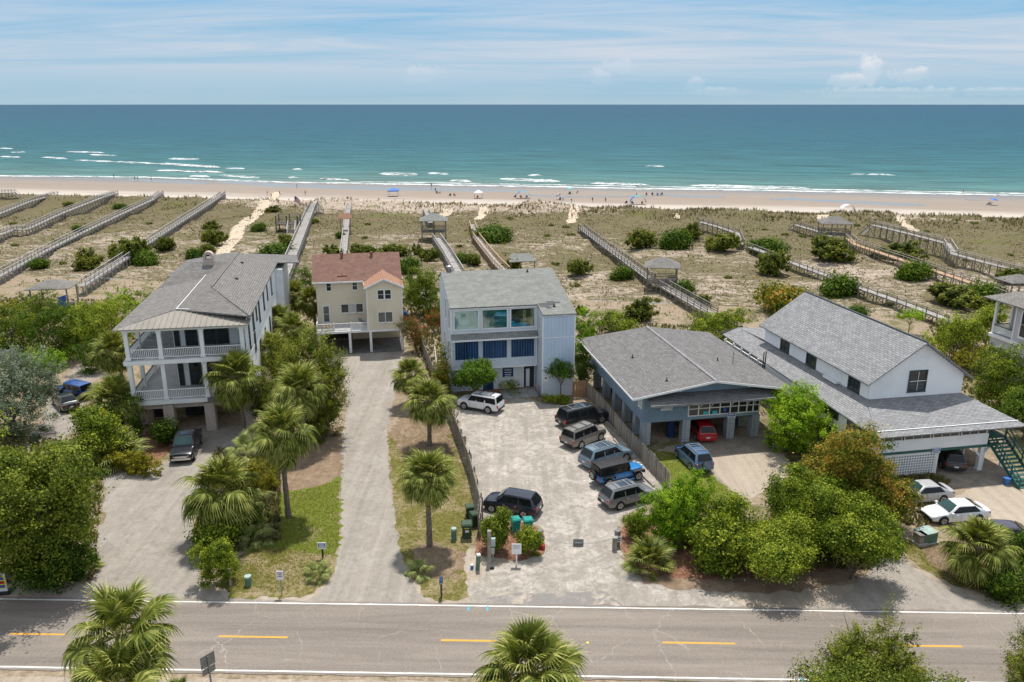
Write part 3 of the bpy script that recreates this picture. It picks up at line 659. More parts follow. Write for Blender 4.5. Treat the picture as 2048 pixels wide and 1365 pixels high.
def blob_leaves(rs, blobs, n, size, clump=.45, per=26, flat=1.0, asp=.55, lo=-.55, inner=.72, spray=0.0):
    """leaf clumps spread over and inside a set of ellipsoids"""
    B = np.array(blobs, float); area = (B[:, 3] * B[:, 4] + B[:, 4] * B[:, 5] + B[:, 3] * B[:, 5]); pr = area / area.sum()
    nc = max(8, n // per); w = rs.choice(len(B), nc, p=pr)
    d = unit(rs.normal(0, 1, (nc * 3, 3))); d = d[d[:, 2] > lo][:nc]; nc = len(d); w = w[:nc]
    rr = rs.uniform(inner, 1.02, nc) ; cc = B[w, :3] + d * B[w, 3:] * rr[:, None]
    out = unit(d / B[w, 3:])
    cs = clump * rs.uniform(.6, 1.5, nc)
    k = np.repeat(np.arange(nc), per); g = rs.normal(0, .42, (len(k), 3)); g[:, 2] *= flat
    if spray: g = g * .55 + (out[k] + np.array([0, 0, .7])) * rs.uniform(-.3, 1.25, len(k))[:, None] * spray
    P = cc[k] + g * cs[k][:, None]
    P[:, 2] = np.maximum(P[:, 2], .05)
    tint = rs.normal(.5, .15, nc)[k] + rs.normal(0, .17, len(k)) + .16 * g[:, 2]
    return leaves(rs, P, unit(out[k] + g * .8), size, asp), tint
def crown_blobs(rs, W, D, z0, z1, n, low=-.5):
    hz_ = (z1 - z0) / 2; zc = (z0 + z1) / 2; bl = [(0, 0, zc, W * .36, D * .36, hz_ * .80)]
    for k in range(n):
        a = 2 * math.pi * k / n * 2.4 + rs.uniform(-.4, .4); el = rs.uniform(low, .95); r = rs.uniform(.45, .98)
        c = math.cos(el * 1.3); s_ = rs.uniform(.13, .42)
        bl.append((math.cos(a) * c * r * W / 2, math.sin(a) * c * r * D / 2, zc + math.sin(el * 1.3) * hz_ * r, W * s_ * .72, D * s_ * .72, hz_ * s_ * 1.5))
    return bl
def limbs(o, rs, h, W, z0, r=.16, n=6, lean=0.0):
    """tapered trunk and limbs reaching into the crown"""
    base = Vector((0, 0, -.1)); fk = Vector((lean * .4, 0, max(.4, z0 * .9)))
    o.tube([base, base.lerp(fk, .5) + Vector((rs.uniform(-.1, .1), rs.uniform(-.1, .1), 0)), fk], [r * 1.35, r, r * .8], 8)
    for k in range(n):
        a = 2 * math.pi * k / n + rs.uniform(-.5, .5); rr = rs.uniform(.25, .42) * W
        e = Vector((math.cos(a) * rr + lean, math.sin(a) * rr, z0 + (h - z0) * rs.uniform(.35, .85)))
        mid = fk.lerp(e, .5) + Vector((rs.uniform(-.2, .2), rs.uniform(-.2, .2), rs.uniform(.0, .4)))
        o.tube([fk, mid, e], [r * .6, r * .38, r * .10], 6)
    return o
STY = {  # leaf material, leaf size, clump radius, leaves per clump, vertical squash, leaf aspect, spray
    'oak': ('leaf_oak', .20, .80, 80, .5, .55, 0), 'broad': ('leaf_green', .20, .66, 52, .62, .6, 0), 'bright': ('leaf_bright', .19, .60, 54, .75, .45, .35),
    'cedar': ('leaf_cedar', .20, .62, 62, 1.0, .34, .9), 'grey': ('leaf_grey', .21, .66, 60, 1.0, .35, .8), 'dark': ('leaf_dark', .18, .55, 44, .75, .55, 0),
    'dune': ('leaf_dune', .19, .30, 30, .8, .42, .4), 'rust': ('leaf_rust', .19, .62, 56, .6, .55, 0), 'yellow': ('leaf_yellow', .17, .45, 34, .65, .5, .2),
    'deep': ('leaf_deep', .19, .5, 44, .7, .6, 0), 'hedge': ('leaf_green', .11, .26, 34, .75, .6, 0), 'oleander': ('leaf_oleander', .18, .4, 24, .9, .3, .8)}
def spires(rs, W, D, z0, z1, n):
    bl = [(0, 0, lerp_(z0, z1, .30), W * .46, D * .46, (z1 - z0) * .30)] * 2
    for k in range(n):
        a = k * 2.4; r = W * .40 * math.sqrt((k + .3) / n); h = (z1 - z0) * rs.uniform(.62, 1.0) * (1 - .28 * r / (W * .4)); x, y = math.cos(a) * r, math.sin(a) * r
        for q in range(7): u = q / 6; w = W * .19 * (1 - u) ** .8 + .08; bl.append((x + rs.uniform(-.1, .1), y, z0 + h * (.25 + .75 * u), w, w, h * .10))
    return bl
lerp_ = lambda a, b, t: a + (b - a) * t
def plant_mesh(sty, W, D, z0, z1, n, seed, nb=7, lo=-.55, size=1.0, shape=None):
    if not shape: nb = int(nb * 1.5)
    if z0 < .09 * z1: lo = -.9
    rs = np.random.RandomState(seed); mt, ls, cl, per, fl, asp, spr = STY[sty]
    V, tn = blob_leaves(rs, spires(rs, W, D, z0, z1, nb) if shape else crown_blobs(rs, W, D, z0, z1, nb, -.95 if z0 < .09 * z1 else -.5), n, ls * size, cl * (size ** .5 if not shape else .6), per, fl, asp, lo, spray=spr)
    return quads_mesh('crown', V, tn, mt)
def place(px0, px1, by, ty):
    """where a plant stands, its width and its height, from its outline in the photo: left, right, foot row, top row"""
    p = GD((px0 + px1) / 2, by) if by < 560 else G((px0 + px1) / 2, by)
    Wm = (px1 - px0) / ppm(p); h = zat(p, ty) - p.z
    return p, Wm, h
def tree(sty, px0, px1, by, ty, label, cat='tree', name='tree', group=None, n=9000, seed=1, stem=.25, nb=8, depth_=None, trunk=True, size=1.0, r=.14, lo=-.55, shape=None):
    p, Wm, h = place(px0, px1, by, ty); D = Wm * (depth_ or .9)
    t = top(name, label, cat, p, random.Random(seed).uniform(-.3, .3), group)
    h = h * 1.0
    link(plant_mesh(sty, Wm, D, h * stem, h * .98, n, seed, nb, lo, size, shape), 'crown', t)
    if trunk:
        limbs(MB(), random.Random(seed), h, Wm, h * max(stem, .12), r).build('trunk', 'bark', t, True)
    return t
# ---- trees
tree('oak', -70, 212, 1165, 868, 'huge spreading olive green oak beside the tan gravel drive', seed=3, n=66000, stem=.02, nb=22, depth_=.8, r=.3, group=None, lo=-.7)
tree('dark', 20, 190, 1172, 1085, 'low dark green shrub mass growing under the huge spreading oak', 'shrub', 'shrub', n=9000, seed=5, stem=0, nb=8, depth_=.5, trunk=False)
tree('grey', -60, 108, 868, 702, 'big blue grey cedar standing in front of the parked red tailed sedan', seed=6, n=44000, stem=.02, nb=12, r=.15)
tree('bright', 55, 150, 778, 700, 'yellow green tree between the blue grey cedar and the royal blue jeep', seed=7, n=9000, stem=.2, nb=7)
tree('dark', 55, 160, 730, 610, 'dark green tree behind the yellow green tree', seed=8, n=11000, stem=.05)
tree('broad', 110, 215, 715, 622, 'bushy green tree with bare grey branches beside the porch house', seed=9, n=11000, stem=.08)
tree('broad', 175, 285, 690, 588, 'rounded green thicket tree against the long side of the porch house', seed=10, n=10000, stem=.05)
tree('yellow', -20, 60, 660, 590, 'low yellow green shrub in front of the short walkway at the edge', 'shrub', 'shrub', seed=11, n=5000, stem=0, trunk=False)
tree('dune', 0, 110, 622, 590, 'long low shrub in front of the brown roofed gazebo with the blue tarps', 'shrub', 'shrub', seed=12, n=6000, stem=0, trunk=False)
tree('broad', 235, 330, 640, 572, 'green shrub mass behind the porch house roof near the second longest walkway', 'shrub', 'shrub', seed=13, n=7000, stem=0, trunk=False)
tree('cedar', 548, 695, 868, 668, 'large olive cedar leaning over the grey gravel drive', seed=14, n=46000, stem=.03, nb=14, r=.2, lo=-.75)
tree('cedar', 612, 702, 872, 722, 'olive cedar boughs overhanging the edge of the grey gravel drive', seed=114, n=17000, stem=.03, nb=9)
tree('dark', 505, 560, 850, 745, 'dark cedar squeezed between the porch house wall and the palms', seed=15, n=6000, stem=.05)
tree('deep', 906, 997, 806, 722, 'round headed deep green tree in front of the blue house', seed=16, n=17000, stem=.28, nb=7, r=.12)
tree('deep', 1096, 1146, 797, 718, 'thin dark crape myrtle against the blue tower', seed=17, n=2300, stem=.35, nb=6, r=.06)
tree('bright', 1508, 1656, 905, 788, 'feathery bright green tree between the slate house and the white house', seed=18, n=28000, stem=.03, nb=9)
tree('rust', 1588, 1778, 1050, 862, 'tall bushy tree with rust coloured new leaves beside the white house', seed=19, n=34000, stem=.05, nb=12, depth_=.8, lo=-.7)
tree('rust', 1690, 1806, 1056, 946, 'lower wide tree with rust coloured new leaves in front of the lattice', seed=119, n=16000, stem=.03, nb=9, depth_=.8, lo=-.7)
tree('bright', 1286, 1418, 1092, 965, 'feathery lime green wax myrtle at the end of the picket fence', seed=20, size=.75, n=36000, stem=.02, nb=8)
tree('broad', 1395, 1500, 1120, 985, 'mid green tree with pointed tops next to the lime green wax myrtle', seed=21, size=.75, n=24000, stem=.03)
tree('broad', 1500, 1690, 1106, 958, 'tall rounded green tree in the middle of the roadside grove', seed=22, size=.75, n=40000, stem=.02, nb=9)
tree('broad', 1470, 1630, 1160, 1040, 'spreading green tree of the roadside grove, nearest the asphalt apron', seed=23, size=.72, n=36000, stem=.17, nb=8, r=.1)
tree('broad', 1634, 1774, 1160, 1020, 'dense rounded green tree of the roadside grove, beside the grey side drive', seed=24, size=.72, n=42000, stem=.13, nb=9)
tree('cedar', 1630, 1830, 1425, 1205, 'dark spiky cedar rising in front of the road', seed=25, n=60000, stem=.02, nb=9, r=.1, size=.7, shape=1)
tree('oak', 1620, 1915, 1500, 1352, 'yellow green oak crown below the spiky cedar, cut off by the picture edge', seed=26, n=60000, stem=.08, nb=14, size=.6)
tree('cedar', 2000, 2150, 1430, 1190, 'dark cedar across the road at the edge of the picture', seed=27, n=45000, stem=.02, nb=8, size=.55, shape=1)
tree('broad', 1860, 1950, 728, 632, 'airy green tree behind the white house toward the pale lavender house', seed=28, n=8500, stem=.18)
tree('broad', 1935, 2000, 705, 615, 'small leafy tree beside the balcony of the lavender house', seed=29, n=6000, stem=.2)
tree('yellow', 1895, 1990, 745, 690, 'yellow green bush in front of the lavender house arches', 'shrub', 'shrub', seed=30, n=7000, stem=.03, trunk=False)
tree('broad', 1925, 2080, 830, 705, 'big green tree covering the lower wall of the lavender house', seed=31, n=20000, stem=.06, nb=10)
tree('dark', 1985, 2110, 880, 775, 'dark green tree behind the green wooden stairs', seed=32, n=11000, stem=.1)
tree('bright', 1793, 1840, 668, 618, 'lone small tree standing on the sand beside the grey plank walkway', seed=33, n=2600, stem=.42, nb=5, r=.06)
tree('broad', 800, 892, 632, 538, 'pale green shrub mass between the yellow house and the blue house', 'shrub', 'shrub', seed=34, n=15000, stem=0, trunk=False)
tree('dark', 842, 888, 640, 590, 'dark green shrub close against the side wall of the blue house', 'shrub', 'shrub', seed=35, n=4000, stem=0, trunk=False)
tree('bright', 1140, 1192, 720, 595, 'yellow green shrubs growing along the tower of the blue house', 'shrub', 'shrub', seed=36, n=9000, stem=0, trunk=False)
tree('broad', 1190, 1272, 668, 628, 'green shrub behind the ridge of the slate house', 'shrub', 'shrub', seed=37, n=7000, stem=0, trunk=False)
tree('broad', 1362, 1500, 690, 622, 'wide glossy green shrub at the foot of the gazebo walkway', 'shrub', 'shrub', seed=38, n=14000, stem=0, nb=10, trunk=False)
tree('dark', 1145, 1180, 780, 690, 'dark thicket behind the small wooden gate', 'shrub', 'shrub', seed=39, n=4000, stem=0, trunk=False)
tree('oleander', 803, 850, 705, 632, 'red flowering oleander beside the carport of the yellow house', 'shrub', 'shrub', seed=40, n=9000, stem=0, trunk=False)
tree('oleander', 852, 884, 665, 622, 'red tipped shrub beside the weathered fence and the blue house', 'shrub', 'shrub', seed=41, n=5000, stem=0, trunk=False)
tree('broad', -30, 70, 720, 628, 'olive green thicket at the picture edge behind the garden deck', seed=70, n=13000, stem=.02)
tree('oak', 40, 130, 665, 590, 'low olive thicket just in front of the brown roofed gazebo', 'shrub', 'shrub', seed=71, n=9000, stem=0, trunk=False)
tree('broad', 130, 235, 672, 600, 'bushy green thicket behind the bare branched tree', seed=72, n=11000, stem=.02)
tree('bright', 215, 300, 660, 585, 'light green thicket beside the eave of the porch house', 'shrub', 'shrub', seed=73, n=8000, stem=0, trunk=False)
tree('dark', 150, 215, 745, 680, 'dark shrub mass behind the royal blue jeep', 'shrub', 'shrub', seed=74, n=6000, stem=0, trunk=False)
tree('cedar', 540, 600, 800, 690, 'olive cedar between two palms beside the porch house wall', seed=75, n=12000, stem=.03)
tree('dark', 500, 560, 700, 600, 'dark shrubbery against the far end of the porch house wall', 'shrub', 'shrub', seed=76, n=6000, stem=0, trunk=False)
tree('broad', 1380, 1480, 1150, 1030, 'leafy shrub filling the gap under the tree with pointed tops', 'shrub', 'shrub', seed=77, n=8000, stem=0, trunk=False)
tree('broad', 1560, 1680, 1070, 950, 'green tree at the back of the roadside grove facing the slate cottage drive', seed=78, n=11000, stem=.05)
tree('dark', 1640, 1790, 1100, 1010, 'dark shrub mass between the grove and the rust leaved trees', 'shrub', 'shrub', seed=79, n=9000, stem=0, trunk=False)
tree('broad', 1880, 1960, 690, 640, 'light green shrub on the sand behind the white house', 'shrub', 'shrub', seed=80, n=6000, stem=0, trunk=False)
tree('broad', 1950, 2070, 760, 680, 'bushy green tree hiding the arches of the lavender house', seed=81, n=10000, stem=.03)
# ---- shrubs of the gardens
tree('hedge', 953, 1030, 1102, 1022, 'clipped round green shrub beside the leaning plank fence', 'shrub', 'shrub', seed=42, n=15000, stem=0, nb=5, trunk=False)
tree('hedge', 1030, 1086, 1110, 1058, 'low clipped shrub with pale flowers at the parking lot corner post', 'shrub', 'shrub', seed=43, n=8000, stem=0, nb=5, trunk=False)
tree('hedge', 1242, 1296, 1078, 1022, 'clipped round shrub beside the lime green wax myrtle', 'shrub', 'shrub', seed=44, n=8000, stem=0, nb=4, trunk=False)
tree('hedge', 1090, 1144, 808, 788, 'low boxwood hedge at the foot of the blue tower', 'hedge', 'hedge', seed=45, n=5000, stem=0, nb=6, depth_=.35, trunk=False)
tree('hedge', 990, 1048, 784, 762, 'small leafy shrub under the navy house sign', 'shrub', 'shrub', seed=46, n=1800, stem=0, trunk=False)
tree('hedge', 395, 490, 1172, 1085, 'silvery green rounded shrub beside the wooden mailbox', 'shrub', 'shrub', seed=47, n=14000, stem=0, nb=7, trunk=False)
tree('dark', 308, 352, 892, 838, 'dark round shrub beside the black pickup', 'shrub', 'shrub', seed=48, n=5000, stem=0, trunk=False)
tree('yellow', 212, 320, 945, 905, 'low yellow green ground hedge curving along the tan drive', 'hedge', 'hedge', seed=49, n=9000, stem=0, nb=9, depth_=.45, trunk=False)
tree('broad', 150, 250, 930, 832, 'pale flowering garden shrub between the two tan drives', 'shrub', 'shrub', seed=50, n=12000, stem=0, trunk=False)
tree('broad', 395, 470, 1105, 1040, 'dense green shrub under the stout roadside palm', 'shrub', 'shrub', seed=51, n=8000, stem=0, trunk=False)
tree('yellow', 470, 560, 985, 920, 'yellow croton shrub behind the stout roadside palm', 'shrub', 'shrub', seed=52, n=7000, stem=0, trunk=False)
tree('dark', 440, 520, 1070, 1000, 'dark shrub beside the shadowed lawn', 'shrub', 'shrub', seed=53, n=7000, stem=0, trunk=False)
tree('dark', 200, 300, 880, 800, 'dark shrub under the palm in front of the brick piers', 'shrub', 'shrub', seed=54, n=8000, stem=0, trunk=False)
tree('dark', 590, 628, 575, 532, 'dark shrub behind the corner of the yellow house roof', 'shrub', 'shrub', seed=55, n=3000, stem=0, trunk=False)
tree('bright', 1745, 1775, 925, 895, 'sapling with pale leaves in front of the white lattice', 'shrub', 'shrub', seed=56, n=900, stem=.1)
tree('dark', 1960, 2060, 1195, 1130, 'dark green vines beside the white roadside mailbox', 'shrub', 'shrub', seed=57, n=7000, stem=0, trunk=False)
tree('dark', 2010, 2090, 1130, 1070, 'dark shrub behind the plum coloured car', 'shrub', 'shrub', seed=58, n=5000, stem=0, trunk=False)
tree('rust', 865, 905, 790, 700, 'climbing vine covering the fence behind the paired palms', 'shrub', 'shrub', seed=59, n=3500, stem=0, trunk=False)

# ---- shrubs scattered over the dunes: left, right, foot row, top row, label
DS = [(148, 204, 538, 502, 'olive dune shrub on bare sand in front of the second longest walkway'), (225, 292, 522, 470, 'long dark dune shrub hugging the longest walkway'),
 (268, 312, 528, 498, 'round dune shrub against the near rail of the longest walkway'), (312, 352, 502, 472, 'dark shrub touching the longest walkway near the porch house chimney'),
 (64, 96, 538, 508, 'small round shrub under the second longest walkway'), (404, 440, 460, 443, 'low shrub beside the sandy foot path, seaward of two'), (405, 452, 490, 457, 'bushy shrub beside the sandy foot path, landward of two'),
 (374, 408, 518, 490, 'shrub directly behind the brick chimney'), (400, 432, 512, 490, 'yellowish yucca clump beside the brick chimney'), (508, 534, 462, 446, 'round shrub between the sandy path and the viewing deck'),
 (530, 562, 424, 414, 'flat shrub on the slope beside the beach end of the sandy path'), (556, 590, 492, 462, 'dark shrub in front of the wooden viewing deck'), (530, 592, 515, 484, 'wide shrub beside the widest walkway'),
 (610, 640, 448, 438, 'low shrub seaward of the widest walkway'), (672, 690, 476, 448, 'upright shrub beside the little terracotta roof'), (645, 688, 510, 492, 'shrub in front of the narrow walkway, fence side'),
 (698, 732, 508, 488, 'shrub just behind the red shingled roof'), (728, 752, 506, 484, 'tall round shrub behind the red shingled roof'), (752, 822, 514, 490, 'low row of shrubs behind the ridge of the red roof'),
 (798, 838, 542, 508, 'dark rounded shrub beside the corner of the red roof'), (822, 850, 510, 490, 'dark shrub left of the gazebo ramp'), (842, 878, 522, 480, 'bright shrub growing under the gazebo ramp'),
 (905, 934, 524, 488, 'upright shrub between the two walkways behind the blue house'), (930, 962, 530, 504, 'low green shrub beside the tan railed walkway'), (955, 1020, 480, 450, 'wide shrub on the dune beyond the tan railed walkway'),
 (1000, 1044, 545, 520, 'dark shrub just behind the ridge of the blue house'), (1134, 1182, 550, 516, 'olive spiky shrub alone on the sand behind the blue house'), (1226, 1264, 556, 524, 'shrub touching the long gazebo walkway'),
 (1252, 1314, 497, 460, 'dark domed shrub seaward of the long gazebo walkway'), (1325, 1380, 497, 455, 'big domed shrub beside the dead brown brush'), (1360, 1402, 478, 448, 'seaward shrub of the pair on the middle dune'),
 (1412, 1474, 502, 466, 'dark shrub beside the foot of the walkway stairs'), (1500, 1562, 505, 474, 'shrub seaward of the plank walkway'), (1512, 1576, 548, 500, 'large round shrub half hiding the plank walkway'),
 (1345, 1388, 590, 558, 'dark green shrub beside the gazebo on the long walkway'), (1245, 1308, 640, 600, 'dark rounded shrub behind the slate house'), (1614, 1700, 520, 474, 'very wide dark shrub below the shingled dune gazebo'),
 (1645, 1710, 588, 534, 'tall shrub growing through the plank walkway'), (1524, 1612, 622, 568, 'reddish green shrub behind the peak of the white house'), (1798, 1856, 562, 515, 'round shrub in front of the brown railed walkway'),
 (1752, 1842, 520, 486, 'dark shrubs between the two farthest walkways'), (1860, 1960, 612, 570, 'wide dark shrub mass behind the white house roof'), (1930, 2000, 602, 560, 'dark shrub beside the open sided dune shelter'),
 (1996, 2060, 562, 538, 'low shrub near the far end of the high walkway'), (1695, 1735, 628, 612, 'small low green shrub behind the white house ridge'), (1148, 1172, 628, 600, 'little bright shrub at the dune edge beside the blue tower'),
 (126, 148, 412, 403, 'tiny round shrub on the seaward slope between two long walkways'), (228, 254, 417, 406, 'small shrub below the seaward end of a long walkway'), (1388, 1420, 610, 590, 'low yellow green shrub beside the landward walkway rail'),
 (145, 168, 462, 450, 'small grey shrub in front of the longest walkway bend')]
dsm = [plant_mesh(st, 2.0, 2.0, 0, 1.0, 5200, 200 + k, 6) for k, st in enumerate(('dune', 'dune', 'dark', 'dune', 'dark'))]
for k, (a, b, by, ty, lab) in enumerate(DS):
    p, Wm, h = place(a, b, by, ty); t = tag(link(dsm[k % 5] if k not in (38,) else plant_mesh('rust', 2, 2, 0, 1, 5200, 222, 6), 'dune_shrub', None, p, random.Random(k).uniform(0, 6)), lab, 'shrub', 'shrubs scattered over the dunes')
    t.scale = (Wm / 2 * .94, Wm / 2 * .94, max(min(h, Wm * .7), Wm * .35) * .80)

rs_ = random.Random(77); SH = []
for k in range(46):
    for _ in range(40):
        px, py = rs_.uniform(10, 2040), rs_.uniform(430, 640)
        if px < 900 and py > 560 or (480 < px < 1000 and py > 500): continue
        if any(abs(px - (a + b) / 2) < (b - a) / 2 + 22 and abs(py - y) < 22 for a, b, y, *_ in DS) or any(abs(px - q[0]) < 28 and abs(py - q[1]) < 12 for q in SH): continue
        SH.append((px, py)); break
sv_, st_ = [], []
for k, (px, py) in enumerate(SH):
    p = GD(px, py); w = rs_.uniform(.9, 2.6); q = np.random.RandomState(900 + k); v, tt_ = blob_leaves(q, [(0, 0, .12, w * .42, w * .5, w * .2), (w * .3, .1, .08, w * .25, w * .25, w * .16)], 700, .20, .30, 20, .6, .5, -.2)
    sv_.append(v + np.array(p)[None, None]); st_.append(tt_)
tag(link(quads_mesh('dune_scrub', np.concatenate(sv_), np.concatenate(st_), 'leaf_dune'), 'dune_scrub', kind='stuff'), 'low scattered tufts of green scrub on the open dune sand', 'scrub', kind='stuff')
# ---------------------------------------------------------------- palms
def frond_mesh(seed, R_=1.0, n=30, droop=.5, petiole=1.0, m='palm_leaf', spread=2.5, wd=.040, dead=False):
    """one fan frond along +x: arched stalk, leaflets radiating from the costa, tips hanging"""
    rs = np.random.RandomState(seed); V = []; tn = []
    def pet(u):                                           # stalk curve
        return np.array([petiole * u, 0, .16 * petiole * u - .20 * droop * petiole * u * u])
    for k in range(6):
        a, b = pet(k / 6), pet((k + 1) / 6); w = .028 * (1 - .4 * k / 6); V += [[a + (0, w, 0), a - (0, w, 0), b - (0, w, 0), b + (0, w, 0)], [a + (0, 0, w), a - (0, 0, w), b - (0, 0, w), b + (0, 0, w)]]; tn += [.62, .62]
    P0 = pet(1.0); sl = .16 - .40 * droop
    ax = np.array([1, 0, sl]); ax /= np.linalg.norm(ax); up = np.array([-ax[2], 0, ax[0]])
    for j in range(n):
        u = (j / (n - 1)) * 2 - 1; th = u * spread * (1 + rs.uniform(-.03, .03)); L = R_ * (1.0 - .30 * abs(u) ** 2) * rs.uniform(.88, 1.08)
        d = ax * math.cos(th) + np.array([0, 1, 0]) * math.sin(th); root = P0 + ax * .28 * R_ * (1 - abs(u)) 
        fold = .22 * abs(math.sin(th)); d = d + up * (fold * .8); d /= np.linalg.norm(d)
        side = np.cross(d, up); side /= np.linalg.norm(side); prev = root; c = rs.normal(.5, .14)
        seg = 5
        for q in range(seg):
            v0, v1 = q / seg, (q + 1) / seg
            dz = lambda v: -(.25 + droop) * L * .95 * max(0, v - .36) ** 1.5 * 1.9
            nxt = root + d * L * (v1 - (.10 + .30 * min(1, droop)) * max(0, v1 - .4) ** 1.5) + np.array([0, 0, dz(v1)])
            wa, wb = wd * R_ * (.45 + .9 * math.sin(math.pi * min(1, v0 + .12)) * .9) * (1 - .75 * v0 ** 3), wd * R_ * (.45 + .9 * math.sin(math.pi * min(1, v1 + .12)) * .9) * (1 - .97 * v1 ** 2)
            V.append([prev - side * wa, prev + side * wa, nxt + side * wb, nxt - side * wb]); tn.append(c + .10 * (v1 - .5) + (.25 if q == seg - 1 else 0)); prev = nxt
    return quads_mesh('frond', np.array(V, float), np.array(tn), m)
FR = {'young': [frond_mesh(1, .92, 30, .05, .85), frond_mesh(2, .92, 30, .15, .9)], 'mid': [frond_mesh(3, 1.0, 32, .45, 1.0), frond_mesh(4, 1.02, 32, .6, 1.05), frond_mesh(8, 1.0, 32, .35, 1.1)],
      'old': [frond_mesh(5, 1.0, 30, .9, 1.0), frond_mesh(6, .95, 30, 1.1, .95)], 'dead': [frond_mesh(7, .8, 20, 1.3, .7, 'dead_frond', 2.0)],
      'pale': [frond_mesh(9, 1.0, 30, .5, 1.0, 'palm_leaf_pale'), frond_mesh(10, 1.0, 30, .8, 1.0, 'palm_leaf_pale')],
      'stiff': [frond_mesh(11, .85, 24, .08, .8, 'palm_leaf', 1.9), frond_mesh(12, .85, 24, .2, .8, 'palm_leaf_pale', 1.9)]}
def fronds(parent, cz, s, n, seed, kind='sabal', lean=(0, 0), lo=-48):
    rg = random.Random(seed); az = rg.uniform(0, 6)
    for k in range(n):
        f = k / (n - 1); az += 2.39996; el = R(84 - (84 - lo) * f ** .88 + rg.uniform(-9, 9))
        if kind == 'bush': me = rg.choice(FR['stiff']); el = R(78 - 72 * f + rg.uniform(-8, 8))
        elif kind == 'pale': me = rg.choice(FR['pale'])
        elif f < .28: me = rg.choice(FR['young'])
        elif f < .72: me = rg.choice(FR['mid'])
        elif f < .86 or rg.random() < .45: me = rg.choice(FR['old'] + FR['mid'])
        else: me = FR['dead'][0]
        o = bpy.data.objects.new('frond', me); C.objects.link(o); o.parent = parent
        e2 = el - R(10)
        o.matrix_local = Matrix.Translation((math.cos(az) * .10 + lean[0], math.sin(az) * .10 + lean[1], cz - .25 * f * s)) @ Matrix.Rotation(az + rg.uniform(-.15, .15), 4, 'Z') @ Matrix.Rotation(-e2, 4, 'Y') @ Matrix.Rotation(rg.uniform(-.5, .5), 4, 'X') @ Matrix.Scale(s * rg.uniform(.86, 1.1), 4)
def palm(cx, cy, bx_, by_, wpx, label, n=52, seed=1, kind='sabal', group='sabal palms around the houses', lo=-66, tr=.17, dist=None):
    """crown centre pixel, foot pixel, crown width in pixels"""
    b = G(bx_, by_); z = max(.6, zat(b, cy)); q = G(cx, cy, z); lean = (q.x - b.x, 0)
    # the crown stands over its foot: same distance, shifted sideways by the lean of the trunk
    t = top('palm', label, 'palm', b, 0, group)
    s = wpx / ppm(Vector((b.x, b.y, z))) / 2 / 1.88
    lean = ((cx - CX) / F * depth((b.x, b.y, z)) - b.x, 0)
    o = MB(); k = 14; rg = random.Random(seed); pts = []; rad = []
    for j in range(k + 1):
        u = j / k; pts.append((lean[0] * u ** 1.5 + .05 * math.sin(u * 5 + seed) * u * (1 - u), .10 * math.sin(u * 3.1) * math.sin(seed * 2.3), -.1 + (z + .1) * u)); rad.append(1.15 * tr * (1.15 - .28 * min(1, u * 2) + (.16 if j % 2 else 0) + rg.uniform(-.05, .05) + (.35 * max(0, u - .85) / .15)))
    o.tube(pts, rad, 9).build('trunk', 'palm_bark', t, True)
    # old leaf bases under the crown
    for j in range(8):
        a = j * 2.4; MB().beam((math.cos(a) * tr * .9, math.sin(a) * tr * .9, 0), (math.cos(a) * tr * 2.6, math.sin(a) * tr * 2.6, .42), .10, .03).build('leaf_base', 'dead_frond', t, loc=(lean[0], 0, z - .75 + .05 * j))
    fronds(t, z, s, n, seed, kind, lean, lo); return t
def palm_bush(x0, x1, by_, ty, label, n=26, seed=1, kind='bush', group=None):
    p = G((x0 + x1) / 2, by_); Wm = (x1 - x0) / ppm(p); t = top('palm_shrub', label, 'palm', p, 0, group)
    fronds(t, .25, Wm / 2 / 1.55, n, seed, kind, (0, 0)); return t
palm(470, 752, 490, 868, 112, 'palm in front of the lower porch of the porch house', seed=1)
palm(563, 862, 577, 1034, 130, 'tall slim palm standing alone on the bright green lawn', seed=2, n=56)
palm(440, 978, 446, 1075, 150, 'stout roadside palm at the bend of the tan drive', seed=3, n=56, tr=.2)
palm(598, 775, 612, 900, 110, 'palm in front of the large olive cedar', seed=4)
palm(818, 748, 826, 812, 78, 'smaller palm of the pair beside the weathered fence', seed=5, n=46)
palm(858, 800, 859, 892, 100, 'larger palm of the pair beside the weathered fence', seed=6)
palm(855, 950, 859, 1093, 112, 'palm with a bare straight trunk on the strip of dry lawn', seed=7, n=70)
palm(226, 700, 248, 768, 84, 'palm against the corner column of the porch house', seed=8)
palm(228, 800, 236, 872, 112, 'wide palm beside the brick piers of the porch house', seed=9)
palm(622, 600, 634, 660, 62, 'palm close to the deck corner of the yellow house', seed=10, n=42)
palm(556, 640, 566, 720, 78, 'palm tight against the long wall of the porch house', seed=11, n=46)
palm(588, 590, 596, 655, 66, 'farthest palm between the porch house and the yellow house', seed=12, n=42)
palm(545, 700, 556, 790, 78, 'yellowish palm above the large olive cedar', seed=13, n=46)
palm(586, 655, 598, 740, 70, 'palm between the yellow house deck and the large olive cedar', seed=14, n=42)
palm(245, 1262, 262, 1520, 208, 'tallest palm rising over the road at the lower picture edge', seed=15, n=36, tr=.2)
palm(232, 1362, 228, 1600, 190, 'low palm crown overlapping the tallest roadside palm', seed=16, n=40, tr=.2)
palm(1062, 1338, 1062, 1640, 212, 'palm crown with bare flower stalks at the middle of the lower edge', seed=17, n=60, tr=.2)
palm(1958, 1092, 1960, 1160, 132, 'full palm in front of the white sedan and the plum car', seed=18, n=60, tr=.22)
palm(358, 1395, 350, 1600, 90, 'palm tips poking up at the lower edge beside the road sign', seed=19, n=26)
palm(488, 905, 494, 945, 76, 'pale feathery palm beside the concrete drive of the porch house', seed=20, n=26, kind='pale')
palm(1705, 1022, 1710, 1090, 70, 'palm tips showing through the roadside grove', seed=21, n=22, kind='pale')
